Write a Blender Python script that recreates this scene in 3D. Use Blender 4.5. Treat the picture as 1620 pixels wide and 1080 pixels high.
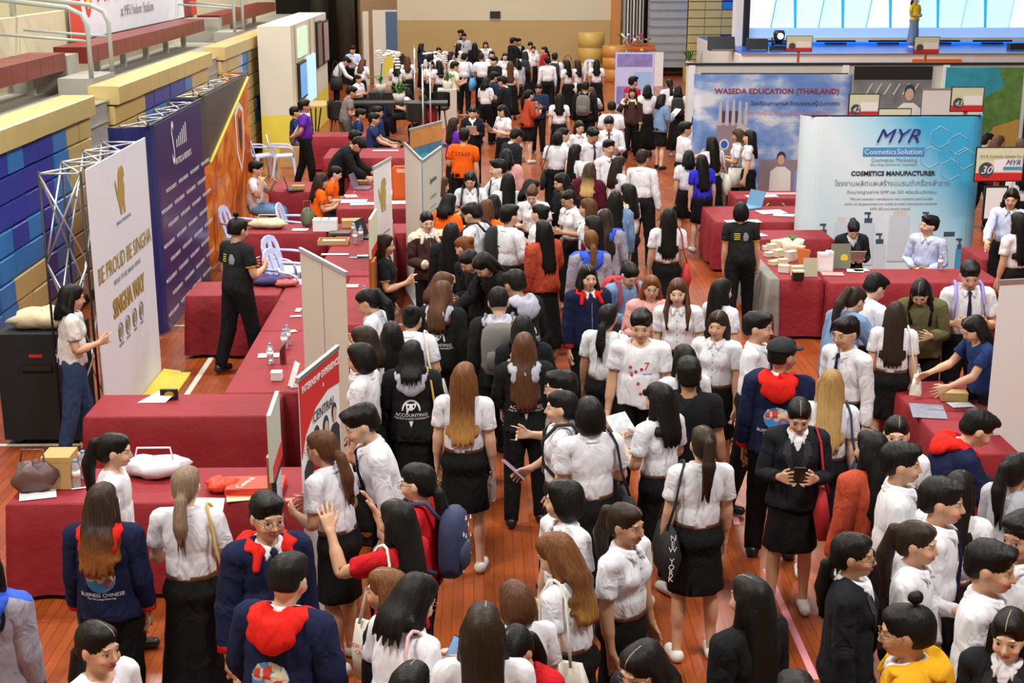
import bpy, math, random, numpy as np
from mathutils import Vector, Matrix
from mathutils.bvhtree import BVHTree
random.seed(7); RNG = np.random.default_rng(7)
SC = bpy.context.scene; COL = SC.collection
for o in list(bpy.data.objects): bpy.data.objects.remove(o)
R = math.radians; PI = math.pi

# ---------------------------------------------------------------- camera, world, hall lamps, exposure
FPX, CAMH, PITCH, YAW = 2200.0, 4.45, R(15.6), R(1.25)
cam = bpy.data.cameras.new('camera'); camo = bpy.data.objects.new('camera', cam); COL.objects.link(camo)
cam.sensor_width = 36.0; cam.lens = FPX/1620*36.0; cam.clip_end = 200
camo.location = (0, 0, CAMH); camo.rotation_euler = (PI/2-PITCH, 0, -YAW)
SC.camera = camo
w = bpy.data.worlds.new('hall_air'); SC.world = w; w.use_nodes = True
w.node_tree.nodes['Background'].inputs[0].default_value = (1.0, 0.96, 0.91, 1)
w.node_tree.nodes['Background'].inputs[1].default_value = 0.22
LAMPS = [(-5, 4), (5, 4), (-5, 14), (5, 14), (-5, 25), (5, 25), (-5, 37), (5, 37), (0, 48)]
for i, (x, y) in enumerate(LAMPS):
    l = bpy.data.lights.new('hall_lamp', 'AREA'); l.shape = 'RECTANGLE'; l.size = 3.4; l.size_y = 1.6
    l.energy = 960; l.color = (1.0, 0.97, 0.92)
    o = bpy.data.objects.new('hall_lamp', l); COL.objects.link(o); o.location = (x, y, 11.0)
SC.view_settings.view_transform = 'Standard'; SC.view_settings.look = 'None'
SC.view_settings.gamma = 1.0; SC.view_settings.use_curve_mapping = False
SC.view_settings.exposure = 0.12

# ---------------------------------------------------------------- helpers
_FW = np.array([math.sin(YAW)*math.cos(PITCH), math.cos(YAW)*math.cos(PITCH), -math.sin(PITCH)])
_RT = np.array([math.cos(YAW), -math.sin(YAW), 0]); _UP = np.cross(_RT, _FW)
def at(px, py, z):
    """the point of height z that the photograph shows at a pixel"""
    r = _FW+_RT*(px-810)/FPX+_UP*(540-py)/FPX
    return np.array([0, 0, CAMH])+r*(z-CAMH)/r[2]
def pix(p):
    d = np.array(p, float)-np.array([0, 0, CAMH]); k = d@_FW
    return 810+FPX*(d@_RT)/k, 540-FPX*(d@_UP)/k, k

MATS = {}
def mat(key, col, rough=0.7, metal=0.0, spec=0.5, emit=None, bump=None, vary=0.0, scale=6.0, coat=0.0, trans=0.0, alpha=1.0, tip=None, trim=None, kind=None, part=False):
    """procedural material; bump=(scale, strength, distance)"""
    if key in MATS: return MATS[key]
    m = bpy.data.materials.new(key); MATS[key] = m; m.use_nodes = True
    N = m.node_tree.nodes; L = m.node_tree.links; b = N['Principled BSDF']
    c = tuple(col)+(1,)
    b.inputs['Base Color'].default_value = c; b.inputs['Roughness'].default_value = rough
    b.inputs['Metallic'].default_value = metal; b.inputs['Specular IOR Level'].default_value = spec
    if coat: b.inputs['Coat Weight'].default_value = coat; b.inputs['Coat Roughness'].default_value = 0.1
    if trans: b.inputs['Transmission Weight'].default_value = trans
    if alpha < 1: b.inputs['Alpha'].default_value = alpha
    if emit: b.inputs['Emission Color'].default_value = tuple(emit[0])+(1,); b.inputs['Emission Strength'].default_value = emit[1]
    attr = None
    if kind in ('cloth', 'hair', 'skin'):
        attr = N.new('ShaderNodeAttribute'); attr.attribute_name = 'rest'
    vec = attr.outputs['Vector'] if attr else None
    if vec is None:
        tc = N.new('ShaderNodeTexCoord'); vec = tc.outputs['Object']
    cur = None
    if vary:
        n = N.new('ShaderNodeTexNoise'); n.inputs['Scale'].default_value = scale; n.inputs['Detail'].default_value = 4
        L.new(vec, n.inputs['Vector'])
        mx = N.new('ShaderNodeMix'); mx.data_type = 'RGBA'
        mx.inputs[6].default_value = tuple(max(0, v*(1-vary)) for v in col)+(1,); mx.inputs[7].default_value = tuple(min(1, v*(1+vary)) for v in col)+(1,)
        L.new(n.outputs['Fac'], mx.inputs[0]); cur = mx.outputs[2]
    if kind == 'hair':
        mp = N.new('ShaderNodeMapping'); mp.inputs['Scale'].default_value = (150, 150, 6); L.new(vec, mp.inputs[0])
        n = N.new('ShaderNodeTexNoise'); n.inputs['Scale'].default_value = 1; n.inputs['Detail'].default_value = 3; L.new(mp.outputs[0], n.inputs['Vector'])
        mx = N.new('ShaderNodeMix'); mx.data_type = 'RGBA'
        mx.inputs[6].default_value = tuple(v*0.25 for v in col)+(1,); mx.inputs[7].default_value = tuple(v*2.0 for v in col)+(1,)
        L.new(n.outputs['Fac'], mx.inputs[0]); cur = mx.outputs[2]
        if tip:
            sx = N.new('ShaderNodeSeparateXYZ'); L.new(vec, sx.inputs[0])
            mr = N.new('ShaderNodeMapRange'); mr.inputs[1].default_value = tip[1]; mr.inputs[2].default_value = tip[2]; L.new(sx.outputs[2], mr.inputs[0])
            ad = N.new('ShaderNodeMath'); ad.operation = 'MULTIPLY_ADD'; ad.inputs[1].default_value = 0.35; L.new(n.outputs['Fac'], ad.inputs[0])
            L.new(mr.outputs[0], ad.inputs[2]); sb = N.new('ShaderNodeMath'); sb.operation = 'SUBTRACT'; sb.use_clamp = True; sb.inputs[1].default_value = 0.17
            L.new(ad.outputs[0], sb.inputs[0])
            m2 = N.new('ShaderNodeMix'); m2.data_type = 'RGBA'; L.new(sb.outputs[0], m2.inputs[0]); L.new(cur, m2.inputs[6])
            m3 = N.new('ShaderNodeMix'); m3.data_type = 'RGBA'; m3.inputs[6].default_value = tuple(v*0.6 for v in tip[0])+(1,); m3.inputs[7].default_value = tuple(v*1.3 for v in tip[0])+(1,)
            L.new(n.outputs['Fac'], m3.inputs[0]); L.new(m3.outputs[2], m2.inputs[7]); cur = m2.outputs[2]
        if part:
            s3 = N.new('ShaderNodeSeparateXYZ'); L.new(vec, s3.inputs[0])
            def m4(op, a_, b_):
                q = N.new('ShaderNodeMath'); q.operation = op
                for k_, v_ in enumerate((a_, b_)):
                    if isinstance(v_, (int, float)): q.inputs[k_].default_value = v_
                    else: L.new(v_, q.inputs[k_])
                return q.outputs[0]
            wv = m4('ADD', m4('SUBTRACT', s3.outputs[0], part), m4('MULTIPLY', m4('SUBTRACT', n.outputs['Fac'], .5), .006))
            msk = m4('MULTIPLY', m4('LESS_THAN', m4('ABSOLUTE', wv, 0.0), .0022), m4('MULTIPLY', m4('GREATER_THAN', s3.outputs[2], 1.565), m4('GREATER_THAN', s3.outputs[1], -.03)))
            m5 = N.new('ShaderNodeMix'); m5.data_type = 'RGBA'; L.new(msk, m5.inputs[0]); L.new(cur, m5.inputs[6]); m5.inputs[7].default_value = (.30, .19, .13, 1); cur = m5.outputs[2]
        bp = N.new('ShaderNodeBump'); bp.inputs['Strength'].default_value = 0.6; bp.inputs['Distance'].default_value = 0.004
        L.new(n.outputs['Fac'], bp.inputs['Height']); L.new(bp.outputs[0], b.inputs['Normal'])
    if kind == 'cloth':
        mp = N.new('ShaderNodeMapping'); mp.inputs['Scale'].default_value = (1, 1, 0.55); L.new(vec, mp.inputs[0])
        n = N.new('ShaderNodeTexNoise'); n.inputs['Scale'].default_value = 9; n.inputs['Detail'].default_value = 2.5; n.inputs['Distortion'].default_value = .9; L.new(mp.outputs[0], n.inputs['Vector'])
        bp = N.new('ShaderNodeBump'); bp.inputs['Strength'].default_value = 0.9; bp.inputs['Distance'].default_value = 0.034
        L.new(n.outputs['Fac'], bp.inputs['Height']); L.new(bp.outputs[0], b.inputs['Normal'])
    if trim:
        col2, tl, zl = trim; sp = N.new('ShaderNodeSeparateXYZ'); L.new(vec, sp.inputs[0])
        def mm(op, a_, b_):
            q = N.new('ShaderNodeMath'); q.operation = op
            for k_, v_ in enumerate((a_, b_)):
                if isinstance(v_, (int, float)): q.inputs[k_].default_value = v_
                else: L.new(v_, q.inputs[k_])
            return q.outputs[0]
        ax = mm('ABSOLUTE', sp.outputs[0], 0.0); t_ = mm('MULTIPLY', mm('ADD', mm('SUBTRACT', ax, sp.outputs[2]), 1.14), .7071)
        k1 = mm('MULTIPLY', mm('GREATER_THAN', t_, tl), mm('GREATER_THAN', ax, .215)); k2 = mm('GREATER_THAN', sp.outputs[2], zl)
        m2 = N.new('ShaderNodeMix'); m2.data_type = 'RGBA'; L.new(mm('MAXIMUM', k1, k2), m2.inputs[0])
        if cur: L.new(cur, m2.inputs[6])
        else: m2.inputs[6].default_value = c
        m2.inputs[7].default_value = tuple(col2)+(1,); cur = m2.outputs[2]
    if bump:
        n = N.new('ShaderNodeTexNoise'); n.inputs['Scale'].default_value = bump[0]; n.inputs['Detail'].default_value = 4; L.new(vec, n.inputs['Vector'])
        bp = N.new('ShaderNodeBump'); bp.inputs['Strength'].default_value = bump[1]; bp.inputs['Distance'].default_value = bump[2]
        L.new(n.outputs['Fac'], bp.inputs['Height']); L.new(bp.outputs[0], b.inputs['Normal'])
    if cur: L.new(cur, b.inputs['Base Color'])
    return m

def tag(o, label=None, cat=None, group=None, kind=None):
    if label: o['label'] = label
    if cat: o['category'] = cat
    if group: o['group'] = group
    if kind: o['kind'] = kind
    return o
def empty(name, loc=(0, 0, 0), rz=0.0):
    o = bpy.data.objects.new(name, None); COL.objects.link(o); o.location = loc; o.rotation_euler = (0, 0, rz); o.empty_display_size = 0.1
    return o
def mobj(name, me, m=None, parent=None):
    o = bpy.data.objects.new(name, me); COL.objects.link(o)
    if m is not None:
        me.materials.clear(); me.materials.append(m)
    if parent: o.parent = parent
    return o
class MB:
    """collects simple shapes of one part"""
    def __init__(s): s.v = []; s.f = []; s.sm = []
    def add(s, vs, fs, smooth=False):
        n = len(s.v); s.v += [tuple(map(float, v)) for v in vs]; s.f += [tuple(i+n for i in f) for f in fs]; s.sm += [smooth]*len(fs); return s
    def box(s, x0, x1, y0, y1, z0, z1):
        v = [(x, y, z) for z in (z0, z1) for y in (y0, y1) for x in (x0, x1)]
        return s.add(v, [(0, 2, 3, 1), (4, 5, 7, 6), (0, 1, 5, 4), (2, 6, 7, 3), (0, 4, 6, 2), (1, 3, 7, 5)])
    def tube(s, pts, r, n=6, closed=False):
        pts = [Vector(p) for p in pts]; rs = r if isinstance(r, (list, tuple)) else [r]*len(pts)
        V = []; m = len(pts); up = Vector((0.13, 0.21, 1)).normalized()
        for i, p in enumerate(pts):
            a = pts[(i-1) % m] if (closed or i) else p; c = pts[(i+1) % m] if (closed or i < m-1) else p
            d = (c-a).normalized(); u = d.cross(up)
            if u.length < 1e-3: u = d.cross(Vector((1, 0, 0)))
            u.normalize(); w_ = d.cross(u)
            V += [p+(u*math.cos(t*2*PI/n)+w_*math.sin(t*2*PI/n))*rs[i] for t in range(n)]
        F = []
        for i in range(m if closed else m-1):
            j = (i+1) % m
            F += [(i*n+t, i*n+(t+1) % n, j*n+(t+1) % n, j*n+t) for t in range(n)]
        if not closed: F += [tuple(range(n))[::-1], tuple((m-1)*n+t for t in range(n))]
        return s.add(V, F, True)
    def lathe(s, prof, c=(0, 0, 0), n=16, sx=1, sy=1):
        V = []; F = []
        for r, z in prof: V += [(c[0]+r*sx*math.cos(t*2*PI/n), c[1]+r*sy*math.sin(t*2*PI/n), c[2]+z) for t in range(n)]
        for i in range(len(prof)-1): F += [(i*n+t, i*n+(t+1) % n, (i+1)*n+(t+1) % n, (i+1)*n+t) for t in range(n)]
        F += [tuple(range(n))[::-1], tuple((len(prof)-1)*n+t for t in range(n))]
        return s.add(V, F, True)
    def poly(s, pts, y, d=0.003):
        """flat outline in the xz plane, given thickness d towards -y"""
        n = len(pts); V = [(x, y, z) for x, z in pts]+[(x, y-d, z) for x, z in pts]
        F = [tuple(range(n)), tuple(range(n, 2*n))[::-1]]+[(i, i+n, (i+1) % n+n, (i+1) % n) for i in range(n)]
        return s.add(V, F)
    def build(s, name, m, parent=None, smooth=None):
        me = bpy.data.meshes.new(name); me.from_pydata(s.v, [], s.f)
        me.polygons.foreach_set('use_smooth', s.sm if smooth is None else [smooth]*len(s.f)); me.update()
        return mobj(name, me, m, parent)
def box(name, b, m, parent=None): return MB().box(*b).build(name, m, parent)
def ell(cx, cz, rx, rz, n=18, a0=0, a1=2*PI): return [(cx+rx*math.cos(a0+(a1-a0)*i/n), cz+rz*math.sin(a0+(a1-a0)*i/n)) for i in range(n)]
def flat(name, pts, y, m, parent, d=0.003): return MB().poly(pts, y, d).build(name, m, parent)
def rect(x0, x1, z0, z1): return [(x0, z0), (x1, z0), (x1, z1), (x0, z1)]
def text(s, size, x, y, z, m, parent, name='lettering', align='CENTER', rx=PI/2, rz=0.0, ry=0.0, sx=1.0, shear=0.0, bold=0.0):
    cu = bpy.data.curves.new(name, 'FONT'); cu.body = s; cu.size = size; cu.align_x = align; cu.extrude = 0.001; cu.resolution_u = 2
    cu.shear = shear; cu.offset = bold
    t = bpy.data.objects.new('t', cu); COL.objects.link(t); bpy.context.view_layer.update(); me = bpy.data.meshes.new_from_object(t.evaluated_get(bpy.context.evaluated_depsgraph_get())); bpy.data.objects.remove(t)
    o = mobj(name, me, m, parent); o.location = (x, y, z); o.rotation_euler = (rx, ry, rz); o.scale = (sx, 1, 1)
    return o

# base materials
RED = mat('red_cloth', (0.24, 0.006, 0.014), 0.75, vary=0.15, scale=3, bump=(7, 0.6, 0.03))
REDW = mat('dark_red_paint', (0.17, 0.010, 0.006), 0.4, vary=0.25, scale=4)
BEIGE = mat('yellow_beige_board', (0.56, 0.43, 0.17), 0.38, vary=0.10, scale=3)
NAVYB = mat('navy_board', (0.035, 0.055, 0.36), 0.3, vary=0.12)
SKYB = mat('light_blue_board', (0.035, 0.21, 0.55), 0.3, vary=0.12)
LAVB = mat('lavender_board', (0.42, 0.45, 0.72), 0.35)
GREYC = mat('grey_concrete', (0.36, 0.34, 0.29), 0.6, vary=0.15, scale=2)
GREYP = mat('grey_panel', (0.33, 0.34, 0.34), 0.45, vary=0.08)
BLACK = mat('black_plastic', (0.012, 0.012, 0.014), 0.4)
WHITE = mat('white_sheet', (0.80, 0.79, 0.80), 0.55)
WHITEF = mat('white_fabric', (0.72, 0.72, 0.78), 0.8, bump=(3, 0.4, 0.03))
OFFW = mat('off_white', (0.66, 0.62, 0.53), 0.6)
STEEL = mat('steel', (0.55, 0.57, 0.58), 0.3, metal=0.8)
PIPE = mat('grey_green_pipe', (0.42, 0.47, 0.44), 0.4)
PAPER = mat('paper', (0.82, 0.81, 0.80), 0.7)
CREAM = mat('cream_card', (0.72, 0.63, 0.40), 0.7)
KRAFT = mat('cardboard', (0.46, 0.30, 0.11), 0.75, vary=0.1)
WOOD = mat('orange_wood', (0.42, 0.13, 0.03), 0.35, vary=0.2, scale=8)
GOLD = mat('gold_ink', (0.42, 0.29, 0.04), 0.4)
DARKT = mat('dark_ink', (0.03, 0.03, 0.05), 0.6)
REDI = mat('red_ink', (0.62, 0.02, 0.02), 0.5)
BLUEI = mat('blue_ink', (0.03, 0.12, 0.55), 0.5)
YELI = mat('yellow_ink', (0.75, 0.62, 0.06), 0.5)
GREYI = mat('grey_ink', (0.25, 0.27, 0.32), 0.6)
SKINP = mat('printed_skin', (0.62, 0.40, 0.28), 0.6)
CHAIRP = mat('lavender_plastic', (0.56, 0.60, 0.86), 0.35)
GLASSP = mat('clear_plastic', (0.75, 0.82, 0.9), 0.12, trans=0.75)
LEAF = mat('leaf_green', (0.05, 0.17, 0.03), 0.5, vary=0.3)
ORANGE = mat('orange_bag', (0.80, 0.13, 0.012), 0.6)
# ---------------------------------------------------------------- body and clothes: implicit surfaces, meshed once, posed per person
f32 = np.float32
class SDF:
    def __init__(s, xs, ys, zs):
        s.xs, s.ys, s.zs = (np.asarray(a, f32) for a in (xs, ys, zs)); s.D = np.full((len(xs), len(ys), len(zs)), 1.0, f32)
    def sl(s, lo, hi):
        r = []
        for a, l, h in zip((s.xs, s.ys, s.zs), lo, hi): r.append(slice(int(np.searchsorted(a, l)), int(np.searchsorted(a, h))))
        S = tuple(r); return S, s.xs[S[0]][:, None, None], s.ys[S[1]][None, :, None], s.zs[S[2]][None, None, :]
    def comb(s, S, d, k, op):
        if any(q.stop <= q.start for q in S): return
        A = s.D[S]
        if op == 's': d = -d
        if k > 0:
            if op == 'u': h = np.clip(0.5+0.5*(A-d)/k, 0, 1); A = A*(1-h)+d*h-k*h*(1-h)
            else: h = np.clip(0.5-0.5*(A-d)/k, 0, 1); A = A*(1-h)+d*h+k*h*(1-h)
        else: A = np.minimum(A, d) if op == 'u' else np.maximum(A, d)
        s.D[S] = A
    def E(s, c, r, k=0.02, op='u'):
        p = 0.07; S, X, Y, Z = s.sl([c[i]-r[i]-p for i in range(3)], [c[i]+r[i]+p for i in range(3)])
        x, y, z = X-c[0], Y-c[1], Z-c[2]
        k0 = np.sqrt((x/r[0])**2+(y/r[1])**2+(z/r[2])**2)+1e-6; k1 = np.sqrt((x/r[0]**2)**2+(y/r[1]**2)**2+(z/r[2]**2)**2)+1e-6
        s.comb(S, (k0*(k0-1)/k1).astype(f32), k, op); return s
    def C(s, a, b, ra, rb, k=0.02, op='u', sy=1.0, cut=None):
        m = max(ra, rb)*max(1, sy)+0.07; S, X, Y, Z = s.sl([min(a[i], b[i])-m for i in range(3)], [max(a[i], b[i])+m for i in range(3)])
        bx, by, bz = (b[i]-a[i] for i in range(3)); by /= sy; L2 = bx*bx+by*by+bz*bz+1e-9
        x, y, z = X-a[0], (Y-a[1])/sy, Z-a[2]
        h = np.clip((x*bx+y*by+z*bz)/L2, 0, 1)
        d = np.sqrt((x-h*bx)**2+(y-h*by)**2+(z-h*bz)**2)-(ra+(rb-ra)*h)
        if cut is not None:
            n, dd = cut; d = np.maximum(d, X*n[0]+Y*n[1]+Z*n[2]-dd)
        s.comb(S, d.astype(f32), k, op); return s
    def K(s, z0, z1, a0, b0, a1, b1, c=(0, 0), k=0.02, wav=0.0, nw=9):
        """elliptic cone from (z0; a0,b0) up to (z1; a1,b1)"""
        m = 0.06; A = max(a0, a1); B = max(b0, b1); S, X, Y, Z = s.sl([c[0]-A-m, c[1]-B-m, z0-m], [c[0]+A+m, c[1]+B+m, z1+m])
        t = np.clip((Z-z0)/(z1-z0), 0, 1); a = a0+(a1-a0)*t; b = b0+(b1-b0)*t
        ang = np.arctan2(Y-c[1], X-c[0]); q = np.sqrt(((X-c[0])/a)**2+((Y-c[1])/b)**2)
        d = (q-1)*np.minimum(a, b)+wav*np.sin(ang*nw)*(1-t)
        d = np.maximum(d, np.maximum(z0-Z, Z-z1)); s.comb(S, d.astype(f32), k, 'u'); return s
    def cut(s, n, d):
        P = s.xs[:, None, None]*n[0]+s.ys[None, :, None]*n[1]+s.zs[None, None, :]*n[2]-d
        s.D = np.maximum(s.D, P.astype(f32)); return s
    def disp(s, fn):
        s.D = s.D+fn(s.xs[:, None, None], s.ys[None, :, None], s.zs[None, None, :]).astype(f32); return s
    def mesh(s):
        s.D[0] = s.D[-1] = 1; s.D[:, 0] = s.D[:, -1] = 1; s.D[:, :, 0] = s.D[:, :, -1] = 1
        D = s.D; I = D < 0
        cnt = np.zeros([n-1 for n in D.shape], np.int8)
        for i in (0, 1):
            for j in (0, 1):
                for k in (0, 1): cnt += I[i:I.shape[0]-1+i, j:I.shape[1]-1+j, k:I.shape[2]-1+k]
        ci, cj, ck = np.nonzero((cnt > 0) & (cnt < 8)); idx = -np.ones(cnt.shape, np.int64); idx[ci, cj, ck] = np.arange(len(ci))
        acc = np.zeros((len(ci), 3)); w_ = np.zeros(len(ci)); G = (s.xs, s.ys, s.zs)
        for ax in range(3):
            o1, o2 = [a for a in range(3) if a != ax]
            for u in (0, 1):
                for v in (0, 1):
                    q = [ci, cj, ck]; q = [q[0].copy(), q[1].copy(), q[2].copy()]; q[o1] = q[o1]+u; q[o2] = q[o2]+v
                    e = [q[0], q[1], q[2]]; e = [x.copy() for x in e]; e[ax] = e[ax]+1
                    d0 = D[tuple(q)]; d1 = D[tuple(e)]; m = (d0 < 0) != (d1 < 0); t = np.where(m, d0/(d0-d1+1e-12), 0)
                    for b in range(3):
                        c0 = G[b][q[b]]; c1 = G[b][e[b]]; acc[:, b] += np.where(m, c0+(c1-c0)*t, 0)
                    w_ += m
        V = acc/w_[:, None]; F = []
        for ax in range(3):
            o1, o2 = (ax+1) % 3, (ax+2) % 3
            A = I.take(range(0, I.shape[ax]-1), ax); B = I.take(range(1, I.shape[ax]), ax)
            i3 = np.array(np.nonzero(A != B)); ok = (i3[o1] > 0) & (i3[o2] > 0); i3 = i3[:, ok]
            ins = I[tuple(i3)]
            def g(a, b):
                q = i3.copy(); q[o1] += a; q[o2] += b; return idx[tuple(q)]
            a, b, c, d = g(-1, -1), g(0, -1), g(0, 0), g(-1, 0)
            Q = np.stack([a, b, c, d], 1); Q[~ins] = Q[~ins][:, ::-1]; F.append(Q)
        return V, np.concatenate(F)
def seg(*a):
    """axis samples from (stop, step) pieces, first entry is the start"""
    x = [a[0]]; s = a[0]
    for e, st in a[1:]:
        n = max(1, round((e-s)/st)); x += list(s+(e-s)*(np.arange(n)+1)/n); s = e
    return x
def wob(X, Y, Z, f, seed):
    r = np.random.default_rng(seed); o = 0
    for i in range(5):
        k = r.normal(size=3)*f; o = o+np.sin(X*k[0]+Y*k[1]+Z*k[2]*0.6+r.uniform(0, 6))
    return o/5

AD = np.array([.7071, 0, -.7071]); SH = np.array([.16, 0, 1.30]); AN = np.array([-.7071, 0, -.7071]); BY = np.array([0, 1., 0])
def armp(t, n=0, b=0, sgn=1):
    p = SH+AD*t+AN*n+BY*b; return (p[0]*sgn, p[1], p[2])
def sm(a, b, x): t = np.clip((x-a)/(b-a), 0, 1); return t*t*(3-2*t)
# bones: 0 pelvis 1 spine 2 chest 3 head | 4 upper arm 5 forearm 6 hand 7 fingers (right) | 8-11 left | 12 thigh 13 shin 14 foot (right) | 15-17 left
def weights(P, kind='body'):
    n = len(P); W = np.zeros((n, 18)); x, y, z = P.T; ax = np.abs(x)
    lo = np.where(z > 1.2, .125, .185); hi = np.where(z > 1.2, .20, .22)
    m = sm(1.16, 1.24, z); lo = .185+(.125-.185)*m; hi = .22+(.20-.22)*m
    arm = sm(lo, hi, ax)*(z < 1.5)*(z > .60)
    if kind in ('hair', 'skirt', 'torso'): arm = arm*0
    if kind == 'body' or kind == 'sleeve': arm = np.where((z < .93) & (ax < .3), 0, arm)
    t = (ax-SH[0])*AD[0]+(z-SH[2])*AD[2]
    fo = sm(.235, .295, t); ha = sm(.485, .52, t); fg = sm(.575, .60, t)*(np.abs(y) < .046)
    for s_, o in ((1, 4), (-1, 8)):
        q = arm*(x*s_ > 0); W[:, o] = q*(1-fo); W[:, o+1] = q*fo*(1-ha); W[:, o+2] = q*ha*(1-fg); W[:, o+3] = q*ha*fg
    body = 1-arm
    hd = sm(1.335, 1.40, z) if kind != 'hair' else sm(1.22, 1.40, z)
    ch = sm(1.05, 1.20, z); sp = sm(.93, 1.02, z)
    W[:, 3] = body*hd; W[:, 2] = body*(1-hd)*ch; W[:, 1] = body*(1-hd)*(1-ch)*sp
    rest = body*(1-hd)*(1-ch)*(1-sp)
    lg = sm(.95, .80, z) if kind != 'hair' else 0*z
    W[:, 0] = rest*(1-lg); xs = .03 if kind != 'skirt' else .16
    rgt = sm(-xs, xs, x); kn = 1-sm(.41, .49, z); an = 1-sm(.06, .11, z)
    if kind == 'skirt': an = an*0
    for s_, o in ((rgt, 12), (1-rgt, 15)):
        q = rest*lg*s_; W[:, o] = q*(1-kn); W[:, o+1] = q*kn*(1-an); W[:, o+2] = q*kn*an
    return W

TPL = {}; FAC = 0.25
def template(key, V, F, tris, kind, keep=None):
    """decimate to several detail levels and store mesh, positions, weights"""
    V = np.asarray(V); F = np.asarray(F); me = bpy.data.meshes.new(key); me.from_pydata(V.tolist(), [], F.tolist()); me.update()
    out = []; ntri = len(F)*2 if F.shape[1] == 4 else len(F)
    o = bpy.data.objects.new('tmp', me); COL.objects.link(o)
    if keep is not None:
        vg = o.vertex_groups.new(name='k'); wk = keep(V)
        for lv in (0.0, 0.5, 1.0):
            ii = np.nonzero(np.abs(wk-lv) < .25)[0].tolist()
            if ii: vg.add(ii, lv, 'REPLACE')
    for T in tris:
        md = o.modifiers.new('d', 'DECIMATE'); md.ratio = min(1, T/ntri)
        if keep is not None: md.vertex_group = 'k'; md.invert_vertex_group = True; md.vertex_group_factor = FAC
        dg = bpy.context.evaluated_depsgraph_get(); m2 = bpy.data.meshes.new_from_object(o.evaluated_get(dg)); o.modifiers.remove(md)
        n = len(m2.vertices); co = np.empty(n*3); m2.vertices.foreach_get('co', co); co = co.reshape(-1, 3)
        while m2.attributes.get('k'): m2.attributes.remove(m2.attributes['k'])
        a = m2.attributes.new('rest', 'FLOAT_VECTOR', 'POINT'); a.data.foreach_set('vector', co.ravel())
        m2.polygons.foreach_set('use_smooth', [True]*len(m2.polygons))
        out.append([m2, co, weights(co, kind), False])
    bpy.data.objects.remove(o); TPL[key] = out
    return out
def set_trim(key, fn):
    for t in TPL[key]:
        a = t[0].attributes.new('trim', 'FLOAT', 'POINT'); a.data.foreach_set('value', fn(t[1]).astype(f32))

def make_body():
    s = SDF(seg(-.74, (-.49, .005), (-.1, .011), (.1, .0052), (.49, .011), (.74, .005)), seg(-.15, (-.1, .01), (.135, .0055), (.17, .01)), seg(-.02, (.7, .016), (.98, .005), (1.33, .014), (1.63, .0055)))
    s.E((0, 0, 1.19), (.138, .09, .17)); s.E((0, 0, 1.03), (.115, .08, .13), .04); s.E((0, -.005, .90), (.148, .10, .11), .04)
    s.C((-.14, 0, 1.295), (.14, 0, 1.295), .045, .045, .03)
    s.C((0, -.018, 1.30), (0, -.004, 1.42), .050, .044, .022)
    for q in (1, -1):
        s.C(armp(0, sgn=q), armp(.265, sgn=q), .046, .036, .025); s.C(armp(.265, sgn=q), armp(.5, sgn=q), .037, .024, .015)
        s.C(armp(.30, .006, sgn=q), armp(.38, 0, sgn=q), .036, .034, .02)
        s.C((q*.085, 0, .86), (q*.09, .012, .46), .074, .045, .025); s.C((q*.09, .012, .46), (q*.09, -.012, .09), .046, .031, .015)
        s.E((q*.092, -.020, .35), (.042, .046, .11), .03); s.C((q*.09, -.035, .045), (q*.10, .10, .028), .036, .028, .02)
        # hand: palm, four fingers of different length, thumb leaving the side of the palm
        for i, (L_, r_) in enumerate(((.056, .0072), (.072, .0078), (.079, .008), (.070, .008))):
            b0 = -.030+.0205*i; kx = armp(.585, .002, b0, q); s.C(armp(.505, 0, b0*.55, q), kx, .013, .0105, .012)
            sp = (i-1.6)*.0055; c1 = armp(.585+L_*.55, .004, b0+sp, q); c2 = armp(.585+L_, .016, b0+sp*1.6, q)
            s.C(kx, c1, .0088, r_, .004); s.C(c1, c2, r_, r_-.0015, .003)
        s.C(armp(.525, .004, .02, q), armp(.56, .012, .048, q), .013, .0105, .01); s.C(armp(.56, .012, .048, q), armp(.598, .022, .062, q), .0098, .008, .003)
        # ears
        s.E((q*.0755, -.004, 1.474), (.008, .015, .026), .004)
    s.E((0, -.018, 1.502), (.0725, .091, .087), .02); s.E((0, .026, 1.462), (.060, .068, .076), .03); s.E((0, .058, 1.408), (.030, .030, .022), .025)
    for q in (1, -1):
        s.E((q*.031, .101, 1.490), (.018, .013, .0105), .012, 's'); s.E((q*.036, .070, 1.452), (.022, .022, .022), .02)
        s.E((q*.0305, .0755, 1.4875), (.0135, .0135, .0115), .003)
    s.C((0, .088, 1.492), (0, .107, 1.459), .0075, .0105, .010); s.E((.0105, .098, 1.454), (.0065, .008, .006), .005); s.E((-.0105, .098, 1.454), (.0065, .008, .006), .005)
    s.E((0, .091, 1.4305), (.021, .012, .0052), .004); s.E((0, .089, 1.4225), (.018, .012, .0055), .003)
    s.C((-.036, .082, 1.512), (.036, .082, 1.512), .006, .006, .02)
    V, F = s.mesh()
    def keep(V): return np.where(V[:, 2] > 1.38, np.where(V[:, 1] > .02, 1.0, .5), np.where(np.abs(V[:, 0]) > .5, 1.0, 0.0))
    template('body', V, F, (15000, 4600, 1600), 'body')
make_body()
FOLD = lambda X, Y, Z, a=.006, sd=3: a*wob(X, Y, Z, 26, sd)+a*.5*wob(X, Y, Z, 55, sd+1)
CUTS = lambda t, q: ((AD[0]*q, 0, AD[2]), SH@AD+t)
def gar(x, z0, z1, st=.011, y=.24): return SDF(seg(-x, (x, st)), seg(-y, (y, st)), seg(z0, (z1, st)))
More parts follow.
